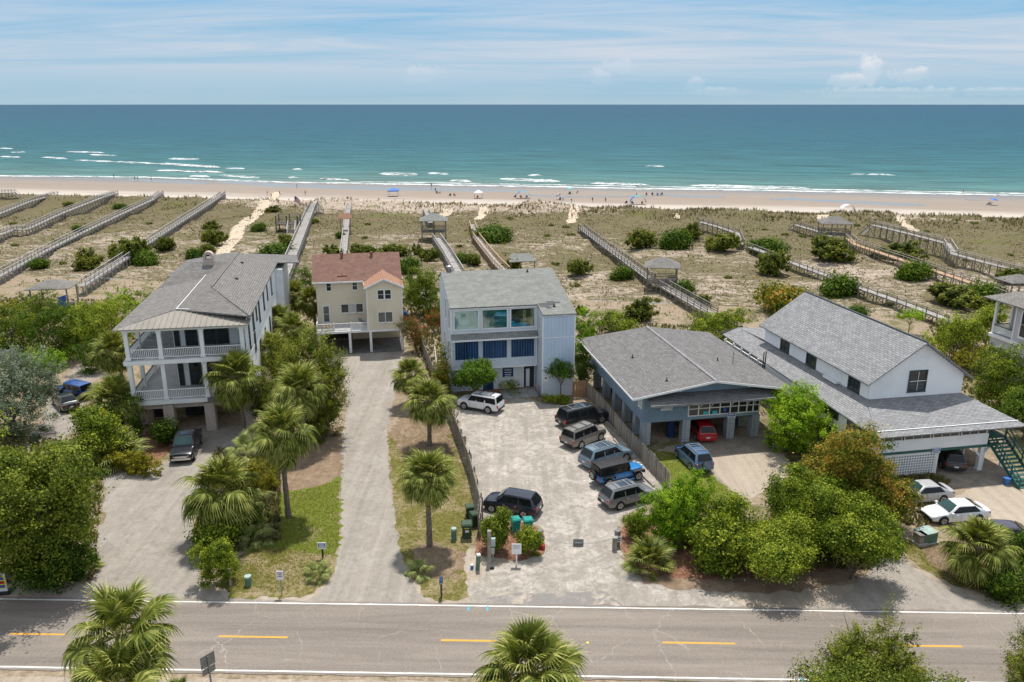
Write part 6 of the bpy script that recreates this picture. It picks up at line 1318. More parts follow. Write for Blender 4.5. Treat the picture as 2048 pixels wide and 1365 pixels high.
# ---------------------------------------------------------------- boardwalks over the dunes
def GE(px, py, dz):
    p = G(px, py)
    for _ in range(4): p = G(px, py, hz(p) + dz)
    return p
def boardwalk(label, px, dz=1.3, w=1.4, rails='both', m='walk_wood', rail_m=None, step=2.4, braces=True, stairs=True, rh=.95, slats=0):
    """px: deck centre line in the photo [(x, y, dz?)]; every leg, rail post and rail is real timber"""
    P = [GE(a[0], a[1], a[2] if len(a) > 2 else dz) for a in px]
    t = top('boardwalk', label, 'boardwalk', (P[0].x, P[0].y, hz(P[0])), 0, 'boardwalks over the dunes'); O = t.location.copy()
    L = lambda v: v - O
    o = MB(); rm = rail_m or m; rl = MB(); br = MB(); npost = 0
    pw = SB(rm, .11, .11, rh)
    for k in range(len(P) - 1):
        a, b = P[k], P[k + 1]; d = (b - a); d.z = 0; Ln = d.length
        if Ln < .3: continue
        d.normalize(); nr = Vector((-d.y, d.x, 0)); nb = max(2, int(Ln / .34))
        for j in range(nb):
            p = a.lerp(b, (j + .04) / nb); q = a.lerp(b, (j + .96) / nb); zz = random.Random(j + k * 100).uniform(-.012, .012)
            c = [L(p + nr * w / 2), L(p - nr * w / 2), L(q - nr * w / 2), L(q + nr * w / 2)]; o.slab([(v.x, v.y, v.z + zz) for v in c][::-1][::-1] if False else [(v.x, v.y, v.z + zz) for v in (c[1], c[2], c[3], c[0])], .06)
        for sd_ in (1, -1):
            e0, e1 = a + nr * sd_ * (w / 2 - .06), b + nr * sd_ * (w / 2 - .06)
            br.beam(L(e0) - Vector((0, 0, .16)), L(e1) - Vector((0, 0, .16)), .06, .2)
            if rails == 'both' or (rails == 'one' and sd_ == 1):
                rl.beam(L(e0) + Vector((0, 0, rh + .03)), L(e1) + Vector((0, 0, rh + .03)), .17, .06)
                for zz in ((.55,) if not slats else [rh * (q + 1) / (slats + 1) for q in range(slats)]): rl.beam(L(e0) + Vector((0, 0, zz)), L(e1) + Vector((0, 0, zz)), .05, .12)
        ns = max(1, int(round(Ln / step)))
        for j in range(ns + (k == len(P) - 2)):
            c = a.lerp(b, j / ns)
            for sd_ in (1, -1):
                q = c + nr * sd_ * (w / 2 - .03)
                if rails == 'both' or (rails == 'one' and sd_ == 1):
                    v = L(q); link(pw, 'rail_post', t, v, math.atan2(d.y, d.x)); npost += 1
                hh = c.z - hz(q) + .15
                if hh > .25: v = L(q); link(SB(rm, .15, .15, 1.0), 'leg', t, (v.x, v.y, v.z - hh - .06)).scale = (1, 1, hh)
            hh = c.z - hz(c)
            if braces and hh > .9:
                br.beam(L(c + nr * w / 2) - Vector((0, 0, hh - .1)), L(c - nr * w / 2) - Vector((0, 0, .25)), .05, .12, tuple(d)); br.beam(L(c - nr * w / 2) - Vector((0, 0, hh - .1)), L(c + nr * w / 2) - Vector((0, 0, .25)), .05, .12, tuple(d + Vector((0, .01, 0))))
    dk = o.build('deck', m, t); dk['kind'] = 'stuff'
    if rl.v: rl.build('handrail', rm, t)
    br.build('joist', rm, t)
    if stairs:
        a, b = P[-2], P[-1]; d = (b - a); d.z = 0; d.normalize(); nr = Vector((-d.y, d.x, 0)); hh = b.z - hz(b); n = max(2, int(hh / .22)); 
        for j in range(n):
            c = L(b + d * (.15 + j * .3)) - Vector((0, 0, (j + 1) * hh / n)); MB().box(-.14, .14, -w / 2, w / 2, 0, .05).build('stair_tread', m, t, loc=c, rz=math.atan2(d.y, d.x))
        for sd_ in (1, -1):
            e0 = L(b + nr * sd_ * w / 2); e1 = e0 + d * (n * .3) - Vector((0, 0, hh)); MB().beam(e0 + Vector((0, 0, rh)), e1 + Vector((0, 0, rh)), .08, .1).beam(e0, e1, .06, .22).build('stair_rail', rm, t)
    return t
boardwalk('short stretch of boardwalk far along the beach at the picture edge', [(-40, 390), (0, 386), (27, 385.5)], 1.4)
boardwalk('boardwalk at the picture edge that ends beside the pale beach slope', [(-30, 437), (0, 427), (60, 403), (111, 389)], 1.5)
boardwalk('boardwalk with a stepped jog halfway, second from the picture edge', [(-25, 477), (0, 470), (28, 458.5), (51, 460), (120, 428), (205, 395), (231, 387)], 1.5)
boardwalk('second longest boardwalk running diagonally past the round dune shrubs', [(-40, 570), (0, 551), (90, 502), (183, 456), (260, 420), (304, 400), (322, 387)], 1.5)
boardwalk('longest boardwalk ending just behind the porch house chimney side', [(163, 573), (245, 520), (329, 464), (400, 419), (437, 395), (446, 388)], 1.7)
boardwalk('widest boardwalk running straight to the beach beside the flag', [(566, 560), (590, 500), (608, 455), (620, 425), (629, 407)], 1.3, 2.3, slats=3)
boardwalk('narrow pale boardwalk passing under the little terracotta roof', [(687, 512), (691, 475), (694, 440), (699, 402)], 1.1, 1.5)
boardwalk('wide pale ramp boardwalk leading up to the big grey gazebo', [(918, 548), (895, 508), (872, 474)], 1.5, 1.9, stairs=False)
boardwalk('tan railed boardwalk that curves to a small platform behind the blue house', [(1012, 545), (992, 525), (970, 498), (952, 474), (946, 455), (944, 449)], 1.3, 1.5, m='walk_wood', rail_m='new_wood')
boardwalk('long boardwalk running from the gazebo down to the slate house yard', [(1425, 628), (1372, 598), (1322, 569)], 1.3, 1.7, stairs=False, m='walk_wood', rail_m='weathered_wood', slats=2)
boardwalk('long boardwalk climbing from the gazebo to the tan seaward steps', [(1303, 560), (1250, 521), (1205, 488), (1175, 466), (1163, 455)], 1.3, 1.5, m='walk_wood', rail_m='weathered_wood', slats=2)
boardwalk('grey plank boardwalk with a rail on one side only', [(1905, 644), (1881, 634), (1800, 604), (1706, 571), (1620, 539), (1574, 522), (1500, 494)], 1.3, 1.3, 'one', rail_m='weathered_wood', stairs=False)
boardwalk('raised seaward end of the plank boardwalk with steps and two rails', [(1482, 489, 1.3), (1473, 466, 2.2), (1440, 455, 2.2), (1402, 444, 2.2)], 2.2, 1.5, rail_m='weathered_wood')
boardwalk('brown railed boardwalk zigzagging down from the dark shingled gazebo', [(2020, 596), (1950, 568), (1880, 545), (1820, 525), (1765, 507), (1711, 489), (1697, 477)], 1.6, 1.5, m='new_wood', rail_m='weathered_wood', stairs=False)
boardwalk('short boardwalk seaward of the dark shingled gazebo', [(1662, 473), (1630, 461), (1592, 450)], 1.6, 1.4, rail_m='weathered_wood')
boardwalk('highest boardwalk standing on tall crossed legs at the far end', [(2090, 556, 2.0), (2048, 544, 2.0), (1975, 526, 2.2), (1907, 508, 2.4), (1894, 487, 3.2), (1820, 468, 3.2), (1745, 450, 3.0)], 2.6, 1.5, rail_m='weathered_wood')
boardwalk('short stretch of boardwalk above the garden deck at the picture edge', [(-40, 694), (0, 670), (30, 652), (64, 632)], 1.2, 1.4, rail_m='dark_wood', stairs=False)

# ---------------------------------------------------------------- gazebos
def gazebo(label, cx, by, w, d, zd, ze, za, m_roof, m='weathered_wood', rz=0.0, rails=True, ridge=.12, floor=True, name='gazebo', nx=2, ny=2):
    p = GD(cx, by); t = top(name, label, 'gazebo', p, rz)
    if floor:
        fl = MB()
        for k in range(int(w / .3)): fl.box(-w / 2 + k * .3 + .01, -w / 2 + k * .3 + .29, -d / 2, d / 2, zd - .1, zd)
        f_ = fl.build('deck', m, t); f_['kind'] = 'stuff'
    xs = [-w / 2 + w * k / (nx - 1) for k in range(nx)]; ys = [-d / 2 + d * k / (ny - 1) for k in range(ny)]
    for x in xs:
        for y in ys:
            if x in (xs[0], xs[-1]) or y in (ys[0], ys[-1]): bx('post', m, t, x - .09, x + .09, y - .09, y + .09, -.6, ze)
    if rails:
        o = MB()
        for a, b in (((-w / 2, d / 2), (w / 2, d / 2)), ((-w / 2, -d / 2), (-w / 2, d / 2)), ((w / 2, -d / 2), (w / 2, d / 2)), ((-w / 2, -d / 2), (-w * .18, -d / 2)), ((w * .18, -d / 2), (w / 2, -d / 2))):
            for z in (.35, .65, .95): o.beam((a[0], a[1], zd + z), (b[0], b[1], zd + z), .06, .14)
        o.build('rail', m, t)
        o = MB()
        for y in (-d / 2, d / 2): o.beam((-w / 2, y, -.1), (-w / 6, y, zd), .06, .14, (0, 1, 0)).beam((w / 2, y, -.1), (w / 6, y, zd), .06, .14, (0, 1, 0))
        o.build('brace', m, t)
    ov = .55; X, Y, r = w / 2 + ov, d / 2 + ov, w * ridge
    roof(t, [[(-X, -Y, ze), (X, -Y, ze), (r, 0, za), (-r, 0, za)], [(X, -Y, ze), (X, Y, ze), (r, 0, za)], [(X, Y, ze), (-X, Y, ze), (-r, 0, za), (r, 0, za)], [(-X, Y, ze), (-X, -Y, ze), (-r, 0, za)]], m_roof, .1)
    return t
gazebo('big grey hipped gazebo on the dune behind the yellow and blue houses', 868, 478, 5.6, 4.6, 1.9, 4.6, 6.0, 'shingle_pale', rz=.05, nx=3, ny=2)
gazebo('grey roofed gazebo astride the long boardwalk on the middle dune', 1322, 578, 5.0, 4.2, 1.4, 4.2, 5.6, 'shingle_taupe', rz=YAW - .35)
gazebo('dark shingled gazebo on the dune beyond the white house', 1666, 482, 6.2, 5.0, 1.7, 4.4, 5.9, 'shingle_brown_grey', rz=-.15, nx=3)
gazebo('brown roofed gazebo with blue tarps among the trees', 114, 622, 5.2, 4.0, 1.0, 4.0, 5.0, 'shingle_taupe', rz=.15, rails=False)
gazebo('open sided dune shelter with a brown roof at the picture edge', 2026, 604, 4.0, 3.4, 1.0, 3.6, 4.6, 'shingle_brown_grey', rz=.1, rails=False)
t = gazebo('little terracotta roofed arbour over the narrow boardwalk', 692, 470, 2.4, 1.6, 1.2, 4.2, 5.4, 'shingle_terracotta', rz=YAW, rails=False, ridge=.45, floor=False, name='arbour')
# tarps and a flag under the brown roofed gazebo
gp = [o for o in C.objects if o.get('label', '').startswith('brown roofed gazebo')][0].location
t = top('tarpaulin', 'blue tarpaulin stretched along the brown roofed gazebo', 'tarp', gp + Vector((-1.2, -2.2, 1.0)), .15); MB().slab([(-1.5, 0, .2), (.2, 0, 1.4), (.4, .3, 1.5), (-1.4, .3, .5)], .05).build('cloth', 'tarp_blue', t)
t = top('tarpaulin', 'blue tarpaulin hanging at the boardwalk end of the brown roofed gazebo', 'tarp', gp + Vector((2.0, -2.2, .8)), .15); MB().slab([(-.5, 0, .2), (.7, 0, .3), (.9, .2, 2.2), (-.3, .2, 1.8)], .05).build('cloth', 'tarp_blue', t)
def flag(label, base, hp, w, h, hang, rz=0):
    t = top('flag', label, 'flag', base, rz); MB().tube([(0, 0, 0), (0, 0, hp)], [.06, .04], 6).build('pole', 'grey_metal', t)
    n = 13; cl = MB()
    for k in range(n):
        cl.cur = k % 2; z0 = hp - .2 - h * k / n; z1 = hp - .2 - h * (k + 1) / n
        for j in range(6):
            u0, u1 = j / 6, (j + 1) / 6; f = lambda u: (w * u, .12 * math.sin(u * 7) * u, -hang * u * u)
            a, b = f(u0), f(u1)
            if k < 7 and u1 <= .45: cl.cur = 2
            cl.add([(a[0], a[1], z1 + a[2]), (b[0], b[1], z1 + b[2]), (b[0], b[1], z0 + b[2]), (a[0], a[1], z0 + a[2])], [(0, 1, 2, 3)]); cl.cur = k % 2
    cl.build('cloth', ['flag_red', 'cloth_white', 'flag_blue'], t); return t
flag('striped flag on the pole beside the widest boardwalk', GD(593, 446), 7.4, 1.5, 1.6, 1.2)
flag('small striped flag at the railing of the brown roofed gazebo', gp + Vector((-1.0, -2.6, .6)), 2.2, 1.3, .9, .5)
# viewing deck beside the widest boardwalk
t = top('viewing_deck', 'tall weathered viewing deck with open posts and two pale steps', 'deck', GD(578, 462), .08)
for x in (-2.7, 0, 2.7):
    for y in (-2, 2): bx('post', 'dark_wood', t, x - .12, x + .12, y - .12, y + .12, -.5, 4.0)
o = MB()
for k in range(14): o.box(-2.8 + k * .4, -2.43 + k * .4, -2.1, 2.1, 1.9, 2.0)
f_ = o.build('deck', 'dark_wood', t); f_['kind'] = 'stuff'
o = MB(); 
for z in (2.5, 3.0, 4.0): o.box(-2.8, 2.8, 1.95, 2.05, z - .08, z + .08).box(-2.8, 2.8, -2.05, -1.95, z - .07, z + .07); o.box(-2.75, -2.65, -1.9, 1.9, z - .08, z + .08).box(2.65, 2.75, -1.9, 1.9, z - .08, z + .08)
o.build('rail', 'weathered_wood', t)
for k in range(8): bx('stair_tread', 'walk_wood', t, .3, 2.2, -2.3 - k * .28, -2.05 - k * .28, 1.8 - k * .24, 1.87 - k * .24)
for x in (.3, 2.2): MB().beam((x, -2.1, 2.9), (x, -4.4, 1.0), .12, .1).beam((x, -2.1, 1.9), (x, -4.4, .0), .08, .26).build('handrail', 'sign_white', t)
for k in range(4): MB().beam((-2.7, -2 + k * .01, .0), (2.7, -2 + k * .01, 1.8), .06, .14, (0, 1, 0)).build('brace', 'dark_wood', t) if k == 0 else None
# ramp rails seaward of the big gazebo
boardwalk('short railed ramp on the seaward side of the big grey gazebo', [(862, 446), (852, 424)], 1.3, 1.7)

# ---------------------------------------------------------------- fences
def fence(label, px, hgt0, m='weathered_wood', pw=.135, gap=.012, rails=2, seed=1, name='picket_fence', cat='fence', vary=.05, back=1, lean=0.0, h1=None, pm_='post'):
    P = [G(*p) for p in px]; t = top(name, label, cat, P[0]); O = P[0]; rg = random.Random(seed); me = [MB().box(-pw / 2, pw / 2, -.012, .012, .03, 1.0).mesh('picket', m) for _ in range(1)]; i = 0
    tot = sum((P[k + 1] - P[k]).length for k in range(len(P) - 1)); done = 0
    for k in range(len(P) - 1):
        a, b = P[k], P[k + 1]; d = (b - a); Ln = d.length; d.normalize(); nr = Vector((-d.y, d.x, 0)); n = int(Ln / (pw + gap)); ang = math.atan2(d.y, d.x)
        for j in range(n):
            c = a.lerp(b, (j + .5) / n); hh = hgt0 + ((h1 or hgt0) - hgt0) * (done + Ln * j / n) / tot
            o = link(me[0], 'picket', t, c - O, ang + rg.uniform(-.02, .02)); o.scale = (1, 1, hh * (1 + rg.uniform(-vary, vary))); o.rotation_euler = (rg.uniform(-.015, .015) + lean, rg.uniform(-.012, .012), ang); i += 1
        for z in [hgt0 * (.22 + .56 * q / max(1, rails - 1)) for q in range(rails)]:
            MB().beam(a - O + nr * .05 * back + Vector((0, 0, z)), b - O + nr * .05 * back + Vector((0, 0, z)), .05, .09).build('fence_rail', m, t)
        for j in range(int(Ln / 2.4) + 1):
            c = a.lerp(b, min(1, j * 2.4 / Ln)) - O + nr * .12 * back; link(SB(m, .1, .1, hgt0 * .97), pm_, t, c, ang)
        done += Ln
    return t
fence('long leaning grey board fence on the driveway side of the parking lot', [(836, 668), (848, 712), (878, 790), (900, 840), (940, 950), (962, 1040), (958, 1075)], 2.0, seed=1, lean=.05, pw=.15)
fence('weathered picket fence between the parked cars and the slate cottage', [(1172, 792), (1195, 815), (1262, 900), (1305, 945), (1338, 985)], 1.75, seed=2, pw=.125, gap=.05, vary=.05, back=1)
fence('dark plank fence behind the air conditioner of the slate cottage', [(1150, 735), (1172, 792)], 1.9, m='dark_wood', seed=3, pw=.15)
fence('new brown wooden gate between the blue tower and the picket fence', [(1147, 797), (1172, 794)], 1.95, m='gate_wood', seed=4, pw=.16, gap=.02, name='wooden_gate', cat='gate', vary=.01)
fence('reddish wooden gate between the leaning fence and the blue house', [(868, 778), (900, 780)], 1.6, m='gate_wood', seed=5, pw=.16, gap=.01, name='wooden_gate', cat='gate', vary=.01)
fence('low dark rail fence behind the white house stairs side yard', [(1855, 700), (1960, 742)], 1.0, m='dark_wood', seed=6, pw=.1, gap=.25)
# leaning braces along the board fence
BR = [((922, 868), (918, 838), 'nearest the white car'), ((930, 882), (925, 872), 'second along the board fence'), ((940, 915), (935, 900), 'third along the board fence'), ((948, 945), (944, 932), 'fourth along the board fence')]
for k, (a, b, lab) in enumerate(BR):
    p = G(*a); t = top('fence_brace', 'timber brace with a raised block end, ' + lab, 'fence brace', p, 0, 'braces propping the board fence'); q = p + Vector((-.9, .15, 1.4)); MB().beam((0, 0, 0), (-.85, .1, 1.35), .1, .12).build('strut', 'weathered_wood', t); MB().box(-.12, .12, -.12, .12, 0, .5).build('stake', 'weathered_wood', t)
# timbers used as wheel stops
WS = [((1212, 846), (1240, 872), 'long timber wheel stop in front of the tan car'), ((1228, 880), (1250, 905), 'dark timber wheel stop in front of the steel blue car'), ((1258, 915), (1282, 938), 'timber wheel stop in front of the blue jeep, fence side'), ((1282, 950), (1308, 975), 'timber wheel stop beside the grey car and the fence end'),
      ((908, 818), (916, 812), 'short timber wheel stop under the nose of the white car'), ((909, 840), (916, 826), 'thin timber wheel stop behind the front wheel of the white car')]
for a, b, lab in WS:
    p, q = G(*a), G(*b); t = tag(MB().beam((0, 0, .09), tuple(q - p + Vector((0, 0, .09))), .2, .18).build('wheel_stop', 'weathered_wood', None, loc=p), lab, 'wheel stop', 'timber wheel stops of the parking lot')
# ---------------------------------------------------------------- cars
def lerp(a, b, t): return a + (b - a) * t
CAR = {  # side profile: stations (x/L, bottom z, belt z, half width share); greenhouse: front base, front top, rear top, rear base (x/L)
    'suv': dict(st=[(-.5, .48, .82, .80), (-.487, .36, .98, .92), (-.45, .30, 1.04, .98), (-.30, .26, 1.07, 1), (0, .24, 1.06, 1), (.18, .24, 1.05, 1), (.25, .24, 1.04, .99), (.36, .26, .99, .97), (.44, .30, .92, .93), (.482, .34, .78, .87), (.5, .42, .66, .78)], gh=(.265, .11, -.375, -.478), roofw=.70),
    'boxy': dict(st=[(-.5, .50, .95, .86), (-.49, .40, 1.06, .95), (-.45, .34, 1.10, .99), (-.30, .30, 1.12, 1), (0, .28, 1.11, 1), (.18, .28, 1.10, 1), (.25, .28, 1.10, .99), (.40, .30, 1.06, .97), (.47, .34, 1.00, .94), (.492, .38, .88, .90), (.5, .45, .72, .82)], gh=(.26, .15, -.425, -.475), roofw=.76),
    'sedan': dict(st=[(-.5, .45, .84, .76), (-.485, .34, .95, .88), (-.44, .27, .99, .95), (-.30, .22, .97, 1), (0, .20, .93, 1), (.16, .20, .92, 1), (.24, .20, .90, .99), (.36, .22, .84, .96), (.44, .25, .76, .91), (.482, .29, .66, .84), (.5, .36, .56, .74)], gh=(.235, .06, -.20, -.385), roofw=.70),
    'pickup': dict(st=[(-.5, .55, .98, .90), (-.49, .46, 1.10, .97), (-.45, .42, 1.12, 1), (-.14, .36, 1.12, 1), (0, .34, 1.14, 1), (.16, .34, 1.14, 1), (.22, .34, 1.14, .99), (.38, .36, 1.12, .98), (.46, .38, 1.06, .95), (.49, .40, .98, .90), (.5, .48, .80, .84)], gh=(.235, .12, -.13, -.165), roofw=.74),
    'jeep': dict(st=[(-.5, .55, 1.0, .80), (-.495, .50, 1.06, .84), (-.45, .46, 1.08, .85), (-.2, .44, 1.08, .86), (0, .44, 1.08, .86), (.16, .44, 1.08, .84), (.24, .46, 1.08, .78), (.36, .48, 1.07, .70), (.45, .52, 1.04, .64), (.47, .56, 1.0, .62), (.475, .60, .9, .60)], gh=(.185, .135, -.465, -.485), roofw=.76)}
def car(name, label, Fp, Rp, side, L, Wd, Ht, kind, paint, cat='car', group='cars parked around the beach houses', glass='car_glass', clad=False, rails=False, sunroof=False, spare=False, two_tone=None, wb=.585, wr=.36, at='front', rim='rim', rear_wheel=None, tail=True, scale=1.0):
    """Fp, Rp: where the near wheels (front, rear) touch the ground in the photo; side: the side that faces us"""
    f, r = G(*Fp), G(*Rp); h = (f - r); h.z = 0; h.normalize(); lf = Vector((-h.y, h.x, 0)); sg = 1 if side == 'L' else -1
    tw = Wd / 2 - .12; wbm = wb * L
    xf = wbm / 2 + .02 * L; xr = -wbm / 2 + .02 * L
    base = (f if at == 'front' else r) - h * (xf if at == 'front' else xr) - lf * sg * tw; base.z = 0
    t = top(name, label, cat, base, math.atan2(h.y, h.x), group); t.scale = (scale,) * 3
    cfg = CAR[kind]; st = cfg['st']; hw = Wd / 2; kz = (Ht - .06) / {'suv': 1.70, 'boxy': 1.82, 'sedan': 1.44, 'pickup': 1.92, 'jeep': 1.84}[kind]
    # body shell
    o = MB(); ring = []
    for x, zb, zt, w in st:
        w *= hw; zb_, zt_ = zb, zt * kz; mid = lerp(zb_, zt_, .62)
        pts = [(0, zb_), (.86 * w, zb_), (.97 * w, zb_ + .07), (w, lerp(zb_, zt_, .35)), (w * 1.0, mid), (.975 * w, lerp(zb_, zt_, .86)), (.92 * w, zt_ - .005), (.80 * w, zt_ + .02), (.45 * w, zt_ + .05), (0, zt_ + .06)]
        ring.append([(x * L, y, z) for y, z in pts] + [(x * L, -y, z) for y, z in pts[-2:0:-1]])
    n = len(ring[0]); vs = [p for q in ring for p in q]; fs = [(k * n + j, k * n + (j + 1) % n, (k + 1) * n + (j + 1) % n, (k + 1) * n + j) for k in range(len(ring) - 1) for j in range(n)]
    fs += [tuple(range(n - 1, -1, -1)), tuple((len(ring) - 1) * n + j for j in range(n))]; o.add(vs, [f_[::-1] for f_ in fs])
    def belt(x):
        for a, b in zip(st[:-1], st[1:]):
            if a[0] <= x <= b[0]: q = (x - a[0]) / (b[0] - a[0]); return lerp(a[2], b[2], q) * kz, lerp(a[3], b[3], q) * hw
        return st[0][2] * kz, st[0][3] * hw
    xa, xb, xc, xd = cfg['gh']; rw = cfg['roofw'] * hw; zr = Ht
    # greenhouse
    secs = []
    for x, q in ((xa, 0), (lerp(xa, xb, .5), .49), (xb, .97), (lerp(xb, xc, .35), 1.0), (lerp(xb, xc, .7), .995), (xc, .96), (lerp(xc, xd, .5), .49), (xd, 0)):
        zb_, bw = belt(x); zt_ = lerp(zb_ + .05, zr, q); bw = bw * .95; tw_ = lerp(bw * .95, rw, q); zs = lerp(zb_, zt_, .84)
        pts = [(bw, zb_ - .04), (lerp(bw, tw_, .84), zs), (tw_ * .95, lerp(zs, zt_, .8)), (tw_ * .72, zt_), (0, zt_ + .025)]
        secs.append([(x * L, y, z) for y, z in pts] + [(x * L, -y, z) for y, z in pts[-2::-1]])
    top_paint = two_tone or paint
    g = o if not two_tone else MB(); n = len(secs[0]); fs = [(k * n + j, k * n + j + 1, (k + 1) * n + j + 1, (k + 1) * n + j) for k in range(len(secs) - 1) for j in range(n - 1)]; g.add([p for q in secs for p in q], fs)
    if kind == 'pickup':      # the open bed: raised sides
        for s_ in (1, -1): o.box(-.485 * L, -.17 * L, s_ * hw * .97 - .05 * (s_ > 0) - .05 * (s_ < 0), s_ * hw * .97 + .03, 1.1 * kz, 1.1 * kz + .12)
    body = o.build('body', paint, t, True, ang=38)
    if two_tone: g.build('hard_top', two_tone, t, True, ang=30)
    if kind == 'pickup': bx('bed_liner', 'plastic_dark', t, -.475 * L, -.172 * L, -hw * .88, hw * .88, 1.1 * kz + .04, 1.1 * kz + .075)
    # glass
    def sidept(x, v, s_, out=.012):
        zb_, bw = belt(x); bw *= .95; q = 1.0; tw_ = rw; zt_ = zr; zs = lerp(zb_, zt_, .84); y = lerp(bw, lerp(bw, tw_, .84), v); z = lerp(zb_ - .04, zs, v); return (x * L, s_ * (y + out), z)
    rows = {'suv': [(.215, .06, .10, .06), (.045, -.15, .045, -.15), (-.17, -.41, -.17, -.365)], 'boxy': [(.225, .03, .15, .03), (.01, -.17, .01, -.17), (-.20, -.44, -.20, -.42)],
            'sedan': [(.18, .02, .05, .02), (0, -.16, 0, -.16), (-.175, -.30, -.175, -.215)], 'pickup': [(.205, .04, .125, .04), (.02, -.125, .02, -.125)], 'jeep': [(.165, .03, .14, .03), (0, -.16, 0, -.16), (-.19, -.45, -.19, -.445)]}[kind]
    for s_ in (1, -1):
        if kind != 'jeep':
            f_, l_ = rows[0], rows[-1]; q = [sidept(l_[1] - .006, .12, s_, .006), sidept(f_[0] + .006, .12, s_, .006), sidept(f_[2] + .006, .985, s_, .006), sidept(l_[3] - .004, .985, s_, .006)]; q = q if s_ < 0 else q[::-1]
            MB().prism([Vector(p) for p in q], (0, -s_ * .02, 0)).build('window_surround', 'plastic_dark', t)
        for x0, x1, x0t, x1t in rows:
            a, b, c, d = sidept(x1, .16, s_), sidept(x0, .16, s_), sidept(x0t, .95, s_), sidept(x1t, .95, s_); q = [a, b, c, d] if s_ < 0 else [d, c, b, a]
            MB().prism([Vector(p) for p in q], (0, -s_ * .02, 0)).build('side_window', glass, t)
    def endglass(nm, x0, x1, v0, v1, sgn):
        z0, w0 = belt(x0); P = []
        for v, xx, wq in ((v0, lerp(x0, x1, v0), None), (v1, lerp(x0, x1, v1), None)):
            zb_, bw = belt(xx); zz = lerp(z0 + .05, zr, v * .97); ww = lerp(w0 * .95 * .90, rw * .82, v); P.append((xx * L, ww, zz))
        d = Vector((sgn * (zr - z0), 0, abs(x1 - x0) * L)).normalized() * .05
        q = [Vector((P[0][0], P[0][1], P[0][2])) + d, Vector((P[0][0], -P[0][1], P[0][2])) + d, Vector((P[1][0], -P[1][1], P[1][2])) + d, Vector((P[1][0], P[1][1], P[1][2])) + d]
        MB().prism(q if sgn < 0 else q[::-1], d * .5).build(nm, glass if nm == 'rear_window' else ('car_glass_teal' if glass == 'car_glass' else glass), t)
    endglass('windscreen', xa, xb, .12, .93, 1); endglass('rear_window', xd, xc, .18, .92, -1)
    # wheels in dark arches
    prof = [(wr * .62, -.10), (wr * .93, -.115), (wr, -.085), (wr, .085), (wr * .93, .115), (wr * .62, .10)]
    tyre = MB().lathe(prof, 18).mesh('wheel', 'rubber', True); rimm = MB(); rimm.lathe([(wr * .64, -.02), (wr * .66, .112), (wr * .58, .118), (wr * .52, .07), (.06, .06), (.05, .085), (.01, .088)], 18)
    for k in range(5): a = k * 1.2566; rimm.beam((math.cos(a) * .06, math.sin(a) * .06, .085), (math.cos(a) * wr * .58, math.sin(a) * wr * .58, .098), .09, .03)
    rime = rimm.mesh('rim', rim, True); arch = MB().lathe([(wr * 1.17, -.06), (wr * 1.17, .0), (wr * .9, .004)], 20).mesh('wheel_arch', 'plastic_dark', True)
    for x in (xf, xr):
        for s_ in (1, -1):
            w = link(tyre, 'wheel', t, (x, s_ * (hw * (1.0 if kind != 'jeep' else .96) - .075), wr)); w.rotation_euler = (-s_ * math.pi / 2, 0, 0)
            link(rime, 'rim', w)
            if kind != 'jeep': a = link(arch, 'wheel_arch', t, (x, s_ * (hw * .998), wr * 1.06)); a.rotation_euler = (-s_ * math.pi / 2, 0, 0)
            else: MB().box(x - .52, x + .52, -.16, .16, .0, .05).box(x - .56, x - .50, -.16, .16, -.22, .02).box(x + .50, x + .56, -.16, .16, -.22, .02).build('fender', 'plastic_dark', t, loc=(0, s_ * hw * .93, .96))
    # bumpers, lamps, mirrors
    zb_, zt_ = st[-1][1], st[-1][2] * kz; ex = .5 * L if kind != 'jeep' else .475 * L
    bw = hw * .80 if kind != 'jeep' else hw * .75
    MB().box(ex - .10, ex + .03, -bw, bw, zb_ - .02, zb_ + .16).build('bumper', 'plastic_dark' if kind != 'pickup' else 'chrome', t); MB().box(-.5 * L - .03, -.5 * L + .12, -hw * .82, hw * .82, st[0][1] - .08, st[0][1] + .12).build('bumper', 'plastic_dark' if (clad or kind in ('jeep', 'boxy')) else paint, t)
    MB().box(ex - .06, ex + .012, -hw * .5, hw * .5, zb_ + .20, zt_ - .02 if kind not in ('pickup',) else zt_ + .05).build('grille', 'chrome' if kind == 'pickup' else 'plastic_dark', t)
    for s_ in (1, -1):
        MB().beam((ex - .02, s_ * hw * .55, zt_ - .02), (ex - .20, s_ * hw * .86, zt_ + .06), .10, .14).build('headlight', 'lamp_clear', t)
        zz = st[1][2] * kz
        if kind in ('sedan',): MB().beam((-.5 * L + .0, s_ * hw * .45, zz - .10), (-.462 * L, s_ * hw * .93, zz - .10), .08, .14).build('taillight', 'tail_red', t)
        elif kind == 'suv': MB().beam((-.498 * L, s_ * hw * .60, zz - .12), (-.455 * L, s_ * hw * .955, zz - .06), .08, .20).build('taillight', 'tail_red', t)
        else: MB().box(-.505 * L, -.47 * L, s_ * hw * (.86 if kind != 'jeep' else .74) - .07, s_ * hw * (.86 if kind != 'jeep' else .74) + .08, zz - .34, zz - .02).build('taillight', 'tail_red', t)
        zb2, bw2 = belt(xa - .03); MB().box((xa - .055) * L, (xa - .02) * L, s_ * (bw2 + .09) - .09, s_ * (bw2 + .09) + .09, zb2 + .02, zb2 + .17).build('mirror', paint if kind != 'jeep' else 'plastic_dark', t)
        for x in (.09, -.12): zb3, bw3 = belt(x); MB().box(x * L - .09, x * L + .09, s_ * bw3 * 1.0 - .012, s_ * bw3 * 1.0 + .02, zb3 - .16, zb3 - .12).build('door_handle', 'chrome' if kind == 'suv' else paint, t)
